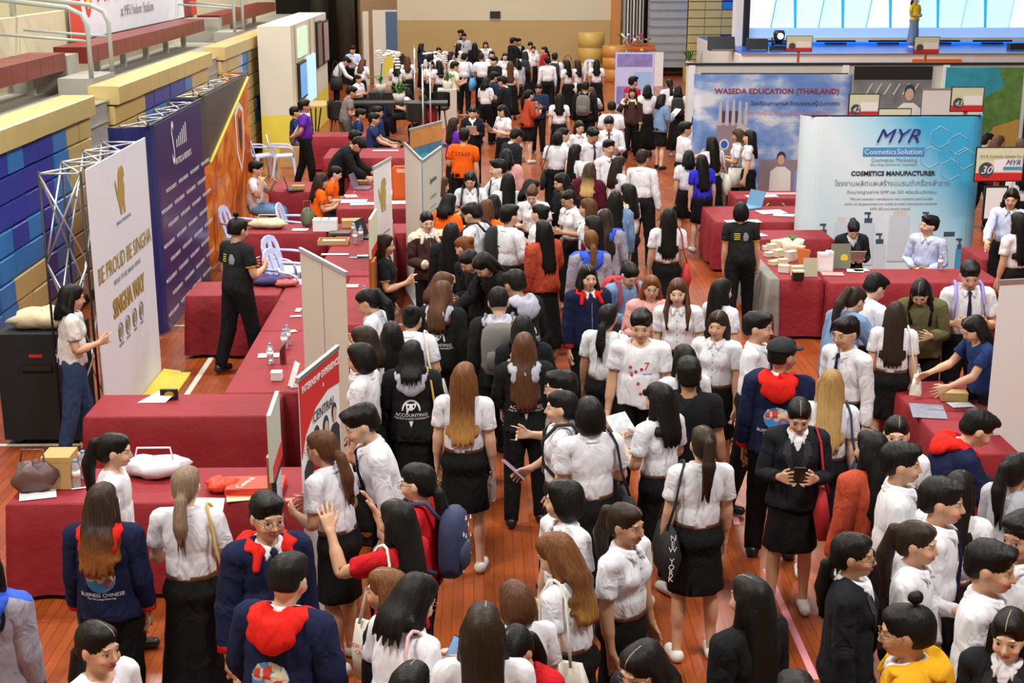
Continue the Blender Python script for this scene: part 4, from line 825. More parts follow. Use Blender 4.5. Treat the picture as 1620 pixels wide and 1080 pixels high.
# left booths
sb = empty('lion_banner', (-3.52, 13.5, 0), -PI/2+PI); tag(sb, 'tall white fabric banner with gold lion and gold lettering', 'banner')
# its face looks towards +x: local -y is +x
flat('sheet', rect(-1.14, 1.12, .04, 2.6), 0, WHITEF, sb, .012)
LION = [(0, 0), (.06, .0), (.07, .10), (.10, .10), (.12, 0), (.18, 0), (.17, .14), (.20, .28), (.17, .36), (.22, .40), (.20, .48), (.13, .52), (.08, .46), (.05, .52), (.0, .47), (-.03, .36), (-.05, .24), (-.08, .30), (-.12, .40), (-.15, .36), (-.10, .22), (-.04, .12)]
flat('lion_emblem', [(x-.08, z*.9+2.0) for x, z in LION], -.014, GOLD, sb)
text('BE PROUD BE SINGHA', .225, 0, -.02, 1.52, GOLD, sb, sx=.93); text('SINGHA WAY', .25, 0, -.02, 1.10, GOLD, sb, bold=.008, sx=.8); text('PROUD  TO  BE  SINGHA  PEOPLE', .07, 0, -.02, 1.40, GREYI, sb); text('SINGHA CORPORATION', .05, 0, -.02, 1.93, GREYI, sb)
for k in range(4):
    x = -.42+.28*k; MB().tube([(x+.075*math.cos(a*PI/8), -.016, .92+.09*math.sin(a*PI/8)) for a in range(16)], .008, 4, True).build('round_icon', GREYI, sb); flat('icon_leaf', ell(x, .92, .035, .055), -.014, GOLD, sb); text(['PASSION', 'PEOPLE', 'TEAM', 'PRIDE'][k], .045, x, -.016, .78, GREYI, sb)
for k in range(4):
    for zz in (.1, .95, 1.8, 2.55):
        pass
for y in (12.4, 13.1, 13.85, 14.55):
    MB().tube([(y-13.5, .05, .03), (y-13.5, .05, 2.58)], .012, 6).build('upright', BLACK, sb); MB().tube([(y-13.5+.0, .42, .03), (y-13.5, .42, 2.58)], .012, 6).build('upright', BLACK, sb)
    MB().tube([(y-13.5, .05, 2.56), (y-13.5, .42, 2.56)], .010, 6).build('cross_rod', STEEL, sb)
for i in range(3):
    a, b_ = (12.4, 13.1, 13.85)[i]-13.5, (13.1, 13.85, 14.55)[i]-13.5
    for z0, z1 in ((.05, .9), (.9, 1.75), (1.75, 2.56)): MB().tube([(a, .42, z0), (b_, .42, z1)], .010, 6).build('cross_rod', STEEL, sb); MB().tube([(a, .42, z1), (b_, .42, z0)], .010, 6).build('cross_rod', STEEL, sb)
    MB().tube([(a, .42, 2.56), (b_, .05, 2.56)], .010, 6).build('cross_rod', STEEL, sb); MB().tube([(a, .05, 2.56), (b_, .42, 2.56)], .010, 6).build('cross_rod', STEEL, sb)
for z0, z1 in ((.05, .9), (.9, 1.75), (1.75, 2.56)): MB().tube([(-1.1, .05, z0), (-1.1, .42, z1)], .010, 6).build('cross_rod', STEEL, sb); MB().tube([(-1.1, .42, z0), (-1.1, .05, z1)], .010, 6).build('cross_rod', STEEL, sb)
flat('yellow_fold', rect(.5, 1.16, .005, .03), -.02, YELI, sb, .3)
yf = MB().add([(-3.50, 12.6, .004), (-3.40, 12.6, .004), (-3.26, 14.2, .004), (-3.34, 14.8, .004), (-3.50, 14.7, .06), (-3.505, 12.7, .10)], [(0, 1, 2, 5), (2, 3, 4, 5), (0, 5, 4, 3, 2, 1)]).build('yellow_cloth', mat('yellow_cloth', (.78, .66, .06), .7)); tag(yf, 'yellow cloth spread at the foot of the white lion banner', 'cloth')
nb, _ = curved('navy_backdrop', 'navy curved backdrop printed with many small white hotel names', 'backdrop', (-3.80, 17.75, 0), PI/2, 3.3, 2.52, mat('navy_print', (.014, .018, .115), .3, vary=.1), .35)
text('S', .75, -.55, -.01, 1.95, PAPER, nb, sx=.45); [flat('logo_bar', rect(-.33+.11*k, -.295+.11*k, 2.12, 2.22+.03*k), -.004, PAPER, nb) for k in range(6)]; text('HOTELS & RESORTS', .11, .0, -.01, 1.92, PAPER, nb)
for r_ in range(8):
    for c_ in range(4):
        text('HOTELS & RESORTS', .065, -1.0+.72*c_+(.3 if r_ % 2 else 0)-.1, -.01, .2+.21*r_, PAPER, nb)
def orm(N, L, b):
    tc = N.new('ShaderNodeTexCoord'); n = N.new('ShaderNodeTexNoise'); n.inputs['Scale'].default_value = 1.8; n.inputs['Detail'].default_value = 8; n.inputs['Distortion'].default_value = 1.5; L.new(tc.outputs['Object'], n.inputs['Vector'])
    r = N.new('ShaderNodeValToRGB'); e = r.color_ramp.elements; e[0].position = .35; e[0].color = (.42, .07, .004, 1); e[1].position = .66; e[1].color = (.85, .42, .03, 1); x = e.new(.5); x.color = (.72, .17, .008, 1); L.new(n.outputs[0], r.inputs[0])
    sp = N.new('ShaderNodeSeparateXYZ'); L.new(tc.outputs['Object'], sp.inputs[0]); k = N.new('ShaderNodeMath'); k.operation = 'MULTIPLY_ADD'; k.inputs[1].default_value = -.25; L.new(sp.outputs[0], k.inputs[0]); L.new(sp.outputs[2], k.inputs[2])
    g = N.new('ShaderNodeMath'); g.operation = 'GREATER_THAN'; g.inputs[1].default_value = 1.99; L.new(k.outputs[0], g.inputs[0]); mx = N.new('ShaderNodeMix'); mx.data_type = 'RGBA'; L.new(g.outputs[0], mx.inputs[0]); L.new(r.outputs[0], mx.inputs[6]); mx.inputs[7].default_value = (.07, .068, .055, 1); L.new(mx.outputs[2], b.inputs['Base Color']); b.inputs['Roughness'].default_value = .35
ob, _ = curved('orange_backdrop', 'orange curved backdrop with dark grey top and shield emblem', 'backdrop', (-3.92, 21.9, 0), PI/2, 4.3, 2.5, grad_mat('orange_print', orm), .35)
DGR = mat('dark_grey_print', (.07, .068, .055), .4)
MB().tube([(-1.8+.4*k, -.004, 1.99+.25*(-1.8+.4*k)) for k in range(10)], .03, 6).build('yellow_swoosh', YELI, ob)
flat('shield', [(.8, 1.0), (1.15, 1.35), (1.2, 2.0), (.8, 2.15), (.4, 2.0), (.45, 1.35)], -.006, PAPER, ob); flat('shield_face', [(.8, 1.1), (1.07, 1.4), (1.1, 1.95), (.8, 2.05), (.5, 1.95), (.53, 1.4)], -.010, mat('shield_orange', (.75, .20, .01), .5), ob); flat('shield_bird', [(.8, 1.3), (.95, 1.6), (.9, 1.95), (.78, 1.85), (.65, 1.95), (.66, 1.55)], -.014, DARKT, ob)
def rods(root, W, Hh, d=.42):
    n = 3
    for i in range(n+1):
        x = -W/2+.2+(W-.4)*i/n
        MB().tube([(x, .08, Hh-.02), (x, d, Hh-.02)], .011, 6).build('cross_rod', STEEL, root); MB().box(x-.02, x+.02, .06, .1, Hh-.06, Hh+.02).build('hub', BLACK, root); MB().tube([(x, d, .02), (x, d, Hh)], .012, 6).build('upright', BLACK, root)
        if i < n:
            x2 = -W/2+.2+(W-.4)*(i+1)/n; MB().tube([(x, .08, Hh-.02), (x2, d, Hh-.02)], .010, 6).build('cross_rod', STEEL, root); MB().tube([(x, d, Hh-.02), (x2, .08, Hh-.02)], .010, 6).build('cross_rod', STEEL, root)
rods(nb, 3.1, 2.52); rods(ob, 4.1, 2.5); rods(mb, 2.4, 2.26, .4)
bw = empty('white_booth', (-4.62, 35.6, 0)); tag(bw, 'white booth wall with yellow base and wall-mounted screens', 'booth')
box('wall_block', (-.38, .36, -3.7, 3.7, .9, 2.88), mat('booth_white', (.70, .67, .56), .5), bw); box('yellow_base', (-.38, .36, -3.7, 3.7, 0, .899), mat('booth_yellow', (.78, .66, .08), .5), bw)
def tv(y0, y1, z0, z1, m, nm='screen'): box('screen_frame', (.362, .44, y0, y1, z0, z1), BLACK, bw); box(nm, (.441, .448, y0+.06, y1-.06, z0+.05, z1-.05), m, bw)
tv(-2.9, -1.6, 1.15, 2.0, mat('screen_blue', (.1, .25, .5), .3, emit=((.10, .32, .62), .8), vary=.5, scale=3)); tv(.9, 1.9, 1.6, 2.75, mat('screen_brown', (.2, .13, .1), .4)); tv(2.3, 3.5, 1.6, 2.7, mat('screen_mauve', (.35, .25, .27), .3))
box('light_box', (.362, .40, -2.6, -.9, 2.1, 2.75), mat('logo_green_glow', (.6, .8, .6), .5, emit=((.55, .8, .55), .5)), bw); box('light_box', (.362, .40, -1.2, .6, .9, 2.0), mat('blue_glow', (.5, .75, .9), .5, emit=((.45, .75, .95), .6)), bw)
for y in (-3.1, -.2, .8): box('wood_strip', (.361, .38, y, y+.1, .9, 2.88), mat('pale_wood', (.5, .38, .2), .5), bw)
fs = empty('folding_screen', (-2.9, 49.5, 0)); tag(fs, 'pale folding screen panels with blue and yellow print by dark recess', 'screen'); box('panel', (-1.18, -1.0, -.2, .2, 0, 2.5), OFFW, fs); box('panel', (-.85, .0, -.05, .05, 0, 2.55), OFFW, fs); flat('blue_print', rect(-.4, 0, .6, 2.5), -.052, mat('slate_blue', (.07, .12, .22), .6), fs); flat('yellow_print', rect(-.5, .0, .3, 1.1), -.058, YELI, fs)

# roll-ups in the middle
def rollup(x0, y0, x1, y1, h, label, m=WHITE, nm='roll_up_banner'):
    d = Vector((x1-x0, y1-y0, 0)); W = d.length; r = empty(nm, ((x0+x1)/2, (y0+y1)/2, 0), math.atan2(d.y, d.x)); tag(r, label, 'banner')
    flat('sheet', rect(-W/2+.01, W/2-.01, .08, h-.02), 0, m, r, .004); MB().box(-W/2, W/2, -.09, .09, 0, .075).build('base', STEEL, r); MB().box(-W/2, W/2, -.014, .012, h-.02, h+.012).build('top_rail', STEEL, r); MB().box(-.012, .012, .012, .03, .075, h-.02).build('rear_pole', STEEL, r); return r, W
GB = mat('banner_back_beige', (.56, .52, .45), .7)
r1, W1 = rollup(-1.57, 11.79, -1.08, 10.82, 2.0, 'large plain beige back of a roll-up banner at left centre', GB); flat('centre_seam', rect(-.004, .004, .08, 1.98), -.0045, GREYI, r1)
r2, W2 = rollup(*at(470, 600, 1.85)[:2], *at(534, 548, 1.85)[:2], 1.85, 'red and white roll-up banner reading internship experience at central', WHITE)
flat('red_field', [(-W2/2+.01, 1.83), (W2/2-.01, 1.83), (W2/2-.01, 1.60), (.15, 1.62), (-.1, 1.57), (-.3, 1.44), (-W2/2+.01, 1.30)][::-1], -.006, REDI, r2); text('INTERNSHIP EXPERIENCE', .064, .01, -.012, 1.74, PAPER, r2, shear=.1, bold=.001); text('&', .04, .05, -.012, 1.67, PAPER, r2); text('CENTRAL', .10, .05, -.012, 1.48, DARKT, r2)
SUITB = mat('print_suit_black', (.03, .03, .035), .6)
for k, (dx, dz, mm, lg) in enumerate(((-.24, 1.0, SUITB, False), (-.10, 1.03, REDI, True), (.08, 1.04, SUITB, True), (.25, 1.08, SUITB, False))): pfig(r2, dx, dz, .66, mm, y=-.007, long=lg)
flat('lower_text_bar', rect(-.02, .0, .2, .5), -.006, DARKT, r2); flat('lower_text_bar', rect(.03, .05, .2, .5), -.006, DARKT, r2)
r3, W3 = rollup(-1.29, 16.47, -1.13, 17.3, 2.0, 'narrow white roll-up banner with small gold lion emblem', WHITE); flat('lion_emblem', [(x*1.0-.08, z*.8+1.4) for x, z in LION], -.006, GOLD, r3)
for k in range(9): flat('text_line', rect(-.3, .28-.05*(k % 3), 1.12-.06*k, 1.14-.06*k), -.005, GREYI, r3)
r4, W4 = rollup(-1.04, 20.15, -.60, 21.2, 2.0, 'roll-up banner with orange sky and blue sea picture', mat('sunset_print', (.05, .22, .35), .4, vary=.5, scale=4)); flat('sunset_picture', rect(-W4/2+.01, W4/2-.01, 1.72, 1.98), -.005, mat('sunset_orange', (.62, .26, .05), .4, vary=.5, scale=3), r4); flat('reef_picture', ell(-.1, 1.5, .38, .10), -.006, mat('reef_blue', (.03, .45, .65), .4, vary=.5, scale=8), r4)
r5b, _ = rollup(*at(640, 226, 1.98)[:2], *at(667, 253, 1.98)[:2], 1.98, 'plain cream side of folded roll-up below the sea picture', MATS.get('cream_print') or mat('cream_print', (.60, .57, .48), .6)); r5, W5 = rollup(*at(668, 254, 1.98)[:2], *at(698, 232, 1.98)[:2], 1.98, 'cream roll-up banner with small printed handwriting lines', mat('cream_print', (.60, .57, .48), .6))
text('Xperiences', .10, 0, -.012, 1.62, DARKT, r5); text('For The Explorer', .06, 0, -.012, 1.42, GREYI, r5)
for k in range(14): flat('text_line', rect(-.2, .2-.03*(k % 4), 1.3-.06*k, 1.315-.06*k), -.005, GREYI, r5)
r6, W6 = rollup(4.0, 10.42, 4.9, 10.6, 2.0, 'plain white roll-up banner standing at the right edge', WHITE)
sp = empty('booth_sign', (-1.30, 8.0, 0), R(92)); tag(sp, 'edge-on booth sign on wooden post beside the red internship banner', 'sign'); box('post', (-.03, .03, -.02, .02, 0, 1.5), WOOD, sp); box('board', (-.24, .24, -.045, -.021, 1.42, 1.84), mat('sign_grey', (.5, .55, .45), .5), sp); flat('red_strip', rect(-.24, .24, 1.42, 1.52), -.046, REDI, sp); box('small_frame', (-.14, .14, -.045, -.021, .75, 1.4), BLACK, sp); flat('card', rect(-.12, .12, .78, 1.37), -.046, mat('card_blue', (.5, .58, .75), .6), sp)
s2 = empty('booth_sign', (-1.16, 14.2, 0), R(88)); tag(s2, 'edge-on booth sign on wooden post above the beige roll-up back', 'sign'); box('post', (-.03, .03, -.02, .02, 0, 1.45), WOOD, s2); box('board', (-.3, .3, -.045, -.021, 1.45, 1.86), MATS['sign_cream'], s2); flat('red_strip', rect(-.3, .3, 1.45, 1.54), -.046, REDI, s2); box('small_frame', (-.14, .14, -.045, -.021, .9, 1.38), WOOD, s2)
for i, (px, py, h, rr) in enumerate(((667, 60, 2.2, .02), (672, 62, 2.2, .02), (683, 70, 2.1, .02))):
    p = at((655, 668, 680)[i], (75, 105, 102)[i], h); s_ = empty('banner_pole', (p[0], p[1], 0)); tag(s_, 'thin upright banner frame among the far crowd, number %s from left' % ('one', 'two', 'three')[i], 'pole'); MB().tube([(0, 0, 0), (0, 0, h)], rr, 6).build('pole', STEEL, s_); MB().box(-.02, .02, -.25, .25, h, h+.03).build('top_rail', (WOOD, STEEL, STEEL)[i], s_); MB().box(-.06, .06, -.25, .25, 0, .05).build('base', STEEL, s_)
wd = empty('landscape_poster', (4.35, 40.0, 0)); tag(wd, 'standing poster with lavender landscape pictures near the lectern', 'poster'); flat('sheet', rect(-.55, .55, .1, 1.75), 0, mat('lavender_print', (.50, .50, .75), .5), wd, .02); flat('picture', rect(-.5, .5, 1.35, 1.7), -.022, mat('purple_hills', (.22, .18, .45), .5, vary=.5, scale=5), wd); flat('picture', rect(.0, .5, .7, 1.2), -.022, mat('print_sky', (.30, .45, .75), .5), wd); flat('picture', rect(-.5, -.05, .3, .8), -.022, MATS['purple_hills'], wd); box('foot', (-.5, .5, -.2, .2, 0, .1), STEEL, wd)
# ---------------------------------------------------------------- tables, cloths, chairs and what lies on them
def tablecloth(x0, x1, y0, y1, z, zb, m, label, amp=.018, seed=1):
    r = random.Random(seed); per = []
    def run(a, b, n):
        for i in range(n): t = i/n; per.append((a[0]+(b[0]-a[0])*t, a[1]+(b[1]-a[1])*t))
    nx = max(4, int((x1-x0)/.07)); ny = max(4, int((y1-y0)/.07)); run((x0, y0), (x1, y0), nx); run((x1, y0), (x1, y1), ny); run((x1, y1), (x0, y1), nx); run((x0, y1), (x0, y0), ny)
    cx, cy = (x0+x1)/2, (y0+y1)/2; n = len(per); V = []; F = []; rings = [(z, -.015), (z-.015, 0), (z-(z-zb)*.35, .4), (z-(z-zb)*.7, .8), (zb, 1.0)]
    ph = [r.uniform(0, 6) for _ in range(4)]
    for k, (zz, a) in enumerate(rings):
        s_ = 0
        for i, (x, y) in enumerate(per):
            s_ = i*.07; wv = amp*max(a, 0)*(math.sin(s_*11+ph[0])+.6*math.sin(s_*23+ph[1])+.5*math.sin(s_*5+ph[2]))+.02*max(a, 0)
            if k == 0: wv = -.015
            ox = (1 if x >= x1-1e-6 else -1 if x <= x0+1e-6 else 0); oy = (1 if y >= y1-1e-6 else -1 if y <= y0+1e-6 else 0)
            V.append((x+ox*wv, y+oy*wv, zz))
    for k in range(len(rings)-1):
        for i in range(n): j = (i+1) % n; F.append(((k+1)*n+i, (k+1)*n+j, k*n+j, k*n+i))
    F.append(tuple(range(n)))
    me = bpy.data.meshes.new('tablecloth'); me.from_pydata(V, [], F); me.polygons.foreach_set('use_smooth', [True]*(len(F)-1)+[False]); me.update(); o = mobj('tablecloth', me, m); tag(o, label, 'tablecloth'); return o
TWOOD = mat('table_top_brown', (.20, .10, .04), .5); TLEG = mat('table_leg_grey', (.20, .20, .21), .4, metal=.6)
def table(x0, x1, y0, y1, label, clabel, z=.735, zb=.04, m=None, seed=1, amp=.018):
    t = empty('folding_table', ((x0+x1)/2, (y0+y1)/2, 0)); tag(t, label, 'table'); w_, d = (x1-x0)/2-.02, (y1-y0)/2-.02
    box('table_top', (-w_, w_, -d, d, z-.03, z-.004), TWOOD, t)
    for sx in (1, -1):
        for sy in (1, -1): MB().tube([(sx*(w_-.08), sy*(d-.06), 0), (sx*(w_-.08), sy*(d-.06), z-.03)], .016, 8).build('leg', TLEG, t)
    tablecloth(x0, x1, y0, y1, z, zb, m or RED, clabel, amp, seed)
TB = [(-3.33, -1.75, 11.05, 11.66, 'near left counter table beside the white lion banner', 'dark red cloth on the near left table beside the lion banner'),
 (-2.28, -1.62, 11.68, 13.75, 'side table running back from the near left table', 'dark red cloth on the side table, nearer half'), (-2.28, -1.62, 13.77, 15.85, 'side table farther half behind the beige roll-up', 'dark red cloth on the side table, farther half'),
 (-1.58, -1.22, 14.0, 16.2, 'narrow table beside the host in black polo', 'dark red cloth on the narrow table beside host in black polo'), (-3.35, -2.30, 15.3, 16.0, 'short table behind the person with a black polo and bun', 'dark red cloth on the short table behind the black polo with bun'),
 (-3.35, -1.15, 9.15, 9.85, 'front left table with bottles and orange bags', 'dark red cloth on the front left table with bottles'),
 (-3.45, -2.15, 18.9, 19.6, 'table holding cream bag and white boxes', 'dark red cloth under the cream bag and white boxes'), (-2.13, -1.05, 18.9, 19.6, 'table with the book stack, right of the white boxes', 'dark red cloth on the table right of the white boxes'),
 (-2.0, -1.2, 16.3, 18.88, 'long table with wooden tray and bottles', 'dark red cloth on the long table with wooden tray'),
 (-3.45, -2.75, 22.4, 23.4, 'small table behind the orange tee pair', 'dark red cloth on small table with the yellow box'), (-2.2, -1.0, 20.8, 23.3, 'table where the orange tee pair sit', 'dark red cloth on the table of the orange tee pair'),
 (-3.0, -1.0, 26.2, 27.6, 'table of the navy tee pair', 'dark red cloth on the table of the navy tee pair'), (-3.6, -2.4, 29.4, 30.2, 'table under the grey tee person', 'dark red cloth beside the grey tee person'),
 (3.48, 4.03, 15.95, 17.65, 'table of boxes left of the cosmetics desk', 'dark red cloth under the cream sample boxes'), (4.06, 6.1, 15.75, 16.5, 'cosmetics desk in front of the light blue backdrop', 'dark red cloth on the cosmetics desk'),
 (3.45, 4.75, 18.35, 19.0, 'table with laptop behind the sample boxes', 'dark red cloth on the table with the laptop, nearer one'), (3.35, 4.9, 19.6, 20.9, 'table in front of the gold lettered cloth', 'dark red cloth with papers behind the laptop table'),
 (4.0, 5.25, 21.6, 22.3, 'language school desk under the sky backdrop', 'dark red cloth with gold laurel lettering'), (3.62, 4.15, 10.0, 11.9, 'registration table at lower right', 'dark red cloth on the lower right table, left part'), (4.2, 5.0, 10.9, 11.9, 'registration table beside the navy tee person', 'dark red cloth on the lower right table, right part'), (6.3, 8.2, 17.0, 17.8, 'table behind the wooden sign post', 'dark red cloth behind the wooden sign post')]
for i, t in enumerate(TB): table(*t, seed=i+3)
gc = tablecloth(3.36, 3.50, 15.9, 17.6, .76, .06, mat('grey_drape', (.22, .21, .19), .85, bump=(6, .5, .03)), 'grey drape hanging over left side of the sample box table', .03, 50)
lw = empty('desk_lettering', (4.62, 21.56, 0)); tag(lw, 'gold laurel and lettering on the dark red desk front', 'sign')
for s_ in (1, -1): MB().tube([(s_*.16*math.sin(a), 0, .56-.13*math.cos(a)) for a in [.2+.28*k for k in range(9)]], .014, 5).build('laurel_branch', GOLD, lw)
text('Waseda', .06, 0, -.01, .54, GOLD, lw); text('WASEDA', .12, 0, -.01, .31, GOLD, lw, bold=.002); text('JAPANESE LANGUAGE', .075, 0, -.01, .20, GOLD, lw); text('AND CULTURE SCHOOL', .07, 0, -.01, .10, GOLD, lw)
# black high table of the far left booth
hb = empty('bar_table', (-1.9, 33.4, 0)); tag(hb, 'long black bar table crossing the far left booth', 'table'); box('table_top', (-1.6, 1.1, -.35, .35, 1.0, 1.05), BLACK, hb)
for x in (-1.4, .9): MB().lathe([(.25, 0), (.25, .02), (.03, .05), (.03, 1.0)], (x, 0, 0), 14).build('pedestal', BLACK, hb)
ct = empty('console_table', (-3.9, 33.0, 0)); tag(ct, 'gold-topped console table with curved black legs beside booth wall', 'table'); box('table_top', (-.35, .35, -.9, .3, 1.05, 1.09), mat('gold_top', (.5, .35, .12), .4), ct)
for k in range(5): MB().tube([(-.25+.12*k, -.8, 1.05), (-.12+.06*k, -.6, .5), (-.25+.12*k, -.5, 0)], .018, 6).build('leg', BLACK, ct)
def bar_chair(loc, rz_, label):
    c = empty('bar_chair', loc, rz_); tag(c, label, 'chair', None)
    MB().lathe([(.16, .72), (.22, .76), (.22, .80), (.15, .82)], n=16).build('seat', BLACK, c); MB().add([(.23*math.cos(a), -.23*math.sin(a), z) for z in (.80, 1.15) for a in [PI*k/8 for k in range(9)]]+[(.20*math.cos(a), -.20*math.sin(a), z) for z in (.80, 1.15) for a in [PI*k/8 for k in range(9)]], [(i, i+1, i+10, i+9) for i in range(8)]+[(19+i, 18+i, 27+i, 28+i) for i in range(8)]+[(9+i, 10+i, 28+i, 27+i) for i in range(8)]).build('backrest', BLACK, c)
    for k in range(4): a = PI/4+k*PI/2; MB().tube([(.12*math.cos(a), .12*math.sin(a), .73), (.24*math.cos(a), .24*math.sin(a), 0)], .018, 6).build('leg', mat('stool_wood', (.16, .05, .02), .5), c)
bar_chair((-3.35, 32.6, 0), R(-60), 'black round-backed bar chair on wooden legs beside white booth'); bar_chair((-1.5, 32.2, 0), 0, 'black bar chair at the near side of bar table'); bar_chair((-1.0, 34.6, 0), PI, 'black bar chair at the far side of bar table')

def chair_parts():
    c = empty('plastic_chair'); 
    V = []; F = []; N_ = 10
    MB().add([(-.21, -.2, .43), (.21, -.2, .43), (.23, .22, .44), (-.23, .22, .44), (-.21, -.2, .455), (.21, -.2, .455), (.23, .22, .47), (-.23, .22, .47)], [(3, 2, 1, 0), (4, 5, 6, 7), (0, 1, 5, 4), (1, 2, 6, 5), (2, 3, 7, 6), (3, 0, 4, 7)]).build('seat', CHAIRP, c)
    arch = [(.20, -.20, .44), (.225, -.25, .62), (.215, -.29, .76), (.16, -.31, .85), (.06, -.318, .885), (-.06, -.318, .885), (-.16, -.31, .85), (-.215, -.29, .76), (-.225, -.25, .62), (-.20, -.20, .44)]
    b = MB()
    # shell of the back: flat band with two tall openings
    out = [(x, y, z) for x, y, z in arch]; n = len(out)
    inn = [(x*.62, y+.012, .44+(z-.44)*.80+.02) for x, y, z in arch]
    VV = [(x, y, z) for x, y, z in out]+[(x, y, z) for x, y, z in inn]+[(x, y-.02, z) for x, y, z in out]+[(x, y-.02, z) for x, y, z in inn]
    FF = []
    for i in range(n-1): FF += [(i, i+1, n+i+1, n+i), (2*n+i+1, 2*n+i, 3*n+i, 3*n+i+1), (i+1, i, 2*n+i, 2*n+i+1), (n+i, n+i+1, 3*n+i+1, 3*n+i)]
    b.add(VV, FF, False); b.build('backrest', CHAIRP, c)
    MB().add([(-.03, -.19, .45), (.03, -.19, .45), (.045, -.30, .82), (-.045, -.30, .82), (-.03, -.215, .45), (.03, -.215, .45), (.045, -.32, .82), (-.045, -.32, .82)], [(0, 1, 2, 3), (5, 4, 7, 6), (0, 3, 7, 4), (1, 5, 6, 2)]).build('splat', CHAIRP, c)
    for s_ in (1, -1):
        MB().add([(s_*.17, .16, .45), (s_*.23, .16, .45), (s_*.23, .22, .45), (s_*.17, .22, .45), (s_*.225, .21, 0), (s_*.265, .21, 0), (s_*.265, .25, 0), (s_*.225, .25, 0)], [(0, 1, 5, 4), (1, 2, 6, 5), (2, 3, 7, 6), (3, 0, 4, 7)]).build('leg', CHAIRP, c)
        MB().add([(s_*.16, -.20, .45), (s_*.22, -.20, .45), (s_*.22, -.14, .45), (s_*.16, -.14, .45), (s_*.215, -.27, 0), (s_*.255, -.27, 0), (s_*.255, -.23, 0), (s_*.215, -.23, 0)], [(0, 1, 5, 4), (1, 2, 6, 5), (2, 3, 7, 6), (3, 0, 4, 7)]).build('leg', CHAIRP, c)
        MB().tube([(s_*.215, -.27, .66), (s_*.26, -.1, .655), (s_*.27, .1, .64), (s_*.25, .18, .60), (s_*.23, .2, .46)], .017, 6).build('armrest', CHAIRP, c)
    return c
PROTO = chair_parts(); used = [False]
def dup(root, loc, rz_):
    r = root.copy(); COL.objects.link(r); r.location = loc; r.rotation_euler = (0, 0, rz_)
    for ch in root.children:
        c = ch.copy(); COL.objects.link(c); c.parent = r
    return r
def pchair(loc, rz_, label):
    if used[0]: o = dup(PROTO, loc, rz_)
    else: o = PROTO; o.location = loc; o.rotation_euler = (0, 0, rz_); used[0] = True
    tag(o, label, 'chair', 'lavender plastic chairs'); return o
for px, py, z, f, lab in ((413, 215, .85, -60, 'lavender plastic chair beside the yellow booth base, left one'), (447, 215, .85, -80, 'lavender plastic chair behind the purple polo person'), (385, 330, .85, -100, 'lavender plastic chair under the seated white tee person'), (474, 325, .85, -95, 'lavender plastic chair behind the orange tee pair'),
    (458, 378, .86, -110, 'lavender plastic chair behind the beige roll-up, farther one'), (462, 398, .86, -110, 'lavender plastic chair behind the beige roll-up, nearer one'), (925, 82, .85, 180, 'lavender plastic chair among the wooden chairs at the back wall')):
    p = at(px, py, z)
    if p[1] > 45: p = (3.8, 49.0)
    pchair((p[0], p[1], 0), R(f), lab)
def fan_chair(loc, rz_, label):
    c = empty('fan_back_chair', loc, rz_); tag(c, label, 'chair', 'wooden fan-back chairs by the back wall'); WB = mat('chair_wood', (.25, .10, .03), .4)
    MB().lathe([(.21, .43), (.22, .45), (.21, .47)], n=14).build('seat', mat('seat_purple', (.22, .08, .35), .8), c); MB().tube([(.20*math.cos(a), -.2-.05*math.sin(a), .45+.55*math.sin(a)) for a in [PI*k/10 for k in range(11)]], .018, 6).build('back_hoop', WB, c)
    for k in range(5): x = -.12+.06*k; MB().tube([(x*.5, -.2, .46), (x, -.25, .45+.53*math.sqrt(max(0, 1-(x/.2)**2)))], .009, 5).build('spindle', WB, c)
    for sx in (1, -1):
        for sy in (1, -1): MB().tube([(sx*.15, sy*.15, .44), (sx*.19, sy*.19, 0)], .016, 6).build('leg', WB, c)
for i, x in enumerate((-.15, 1.9, 2.45, 3.05)): fan_chair((x if i else -.1, 49.6, 0), PI, 'wooden fan-back chair by the back wall, %s from the left' % ('first', 'second', 'third', 'fourth')[i])

# lectern, drums, plants
lc = empty('lectern', (5.55, 49.2, 0)); tag(lc, 'orange-brown wooden lectern with microphone and flowers', 'lectern'); box('column', (-.25, .25, -.2, .2, .1, 1.15), mat('lectern_wood', (.38, .09, .025), .35), lc); box('plinth', (-.32, .32, -.27, .27, 0, .1), MATS['lectern_wood'], lc)
MB().add([(-.5, -.3, 1.18), (.5, -.3, 1.18), (.5, .3, 1.32), (-.5, .3, 1.32), (-.5, -.3, 1.26), (.5, -.3, 1.26), (.5, .3, 1.42), (-.5, .3, 1.42)], [(3, 2, 1, 0), (4, 5, 6, 7), (0, 1, 5, 4), (1, 2, 6, 5), (2, 3, 7, 6), (3, 0, 4, 7)]).build('desk', MATS['lectern_wood'], lc); flat('emblem', ell(0, 1.23, .05, .05), -.302, YELI, lc)
mc = MB().tube([(5.2, 49.1, 1.4), (5.0, 49.1, 1.6), (4.7, 49.0, 1.75)], .012, 6).build('microphone', BLACK); tag(mc, 'black gooseneck microphone rising from the lectern', 'microphone')
fl = empty('flower_arrangement', (5.55, 49.2, 1.40)); tag(fl, 'arrangement of purple, orange and white flowers on the lectern', 'flowers')
for i in range(26):
    a, r_, h = random.uniform(0, 6.3), random.uniform(0, .38), random.uniform(.05, .35); MB().lathe([(.01, -.03), (.06, 0), (.03, .04)], (r_*math.cos(a)*1.3-.15, r_*math.sin(a)*.4, h), 7).build('blossom', [mat('flower_purple', (.30, .03, .35), .6), mat('flower_orange', (.75, .2, .05), .6), PAPER, LEAF][i % 4], fl)
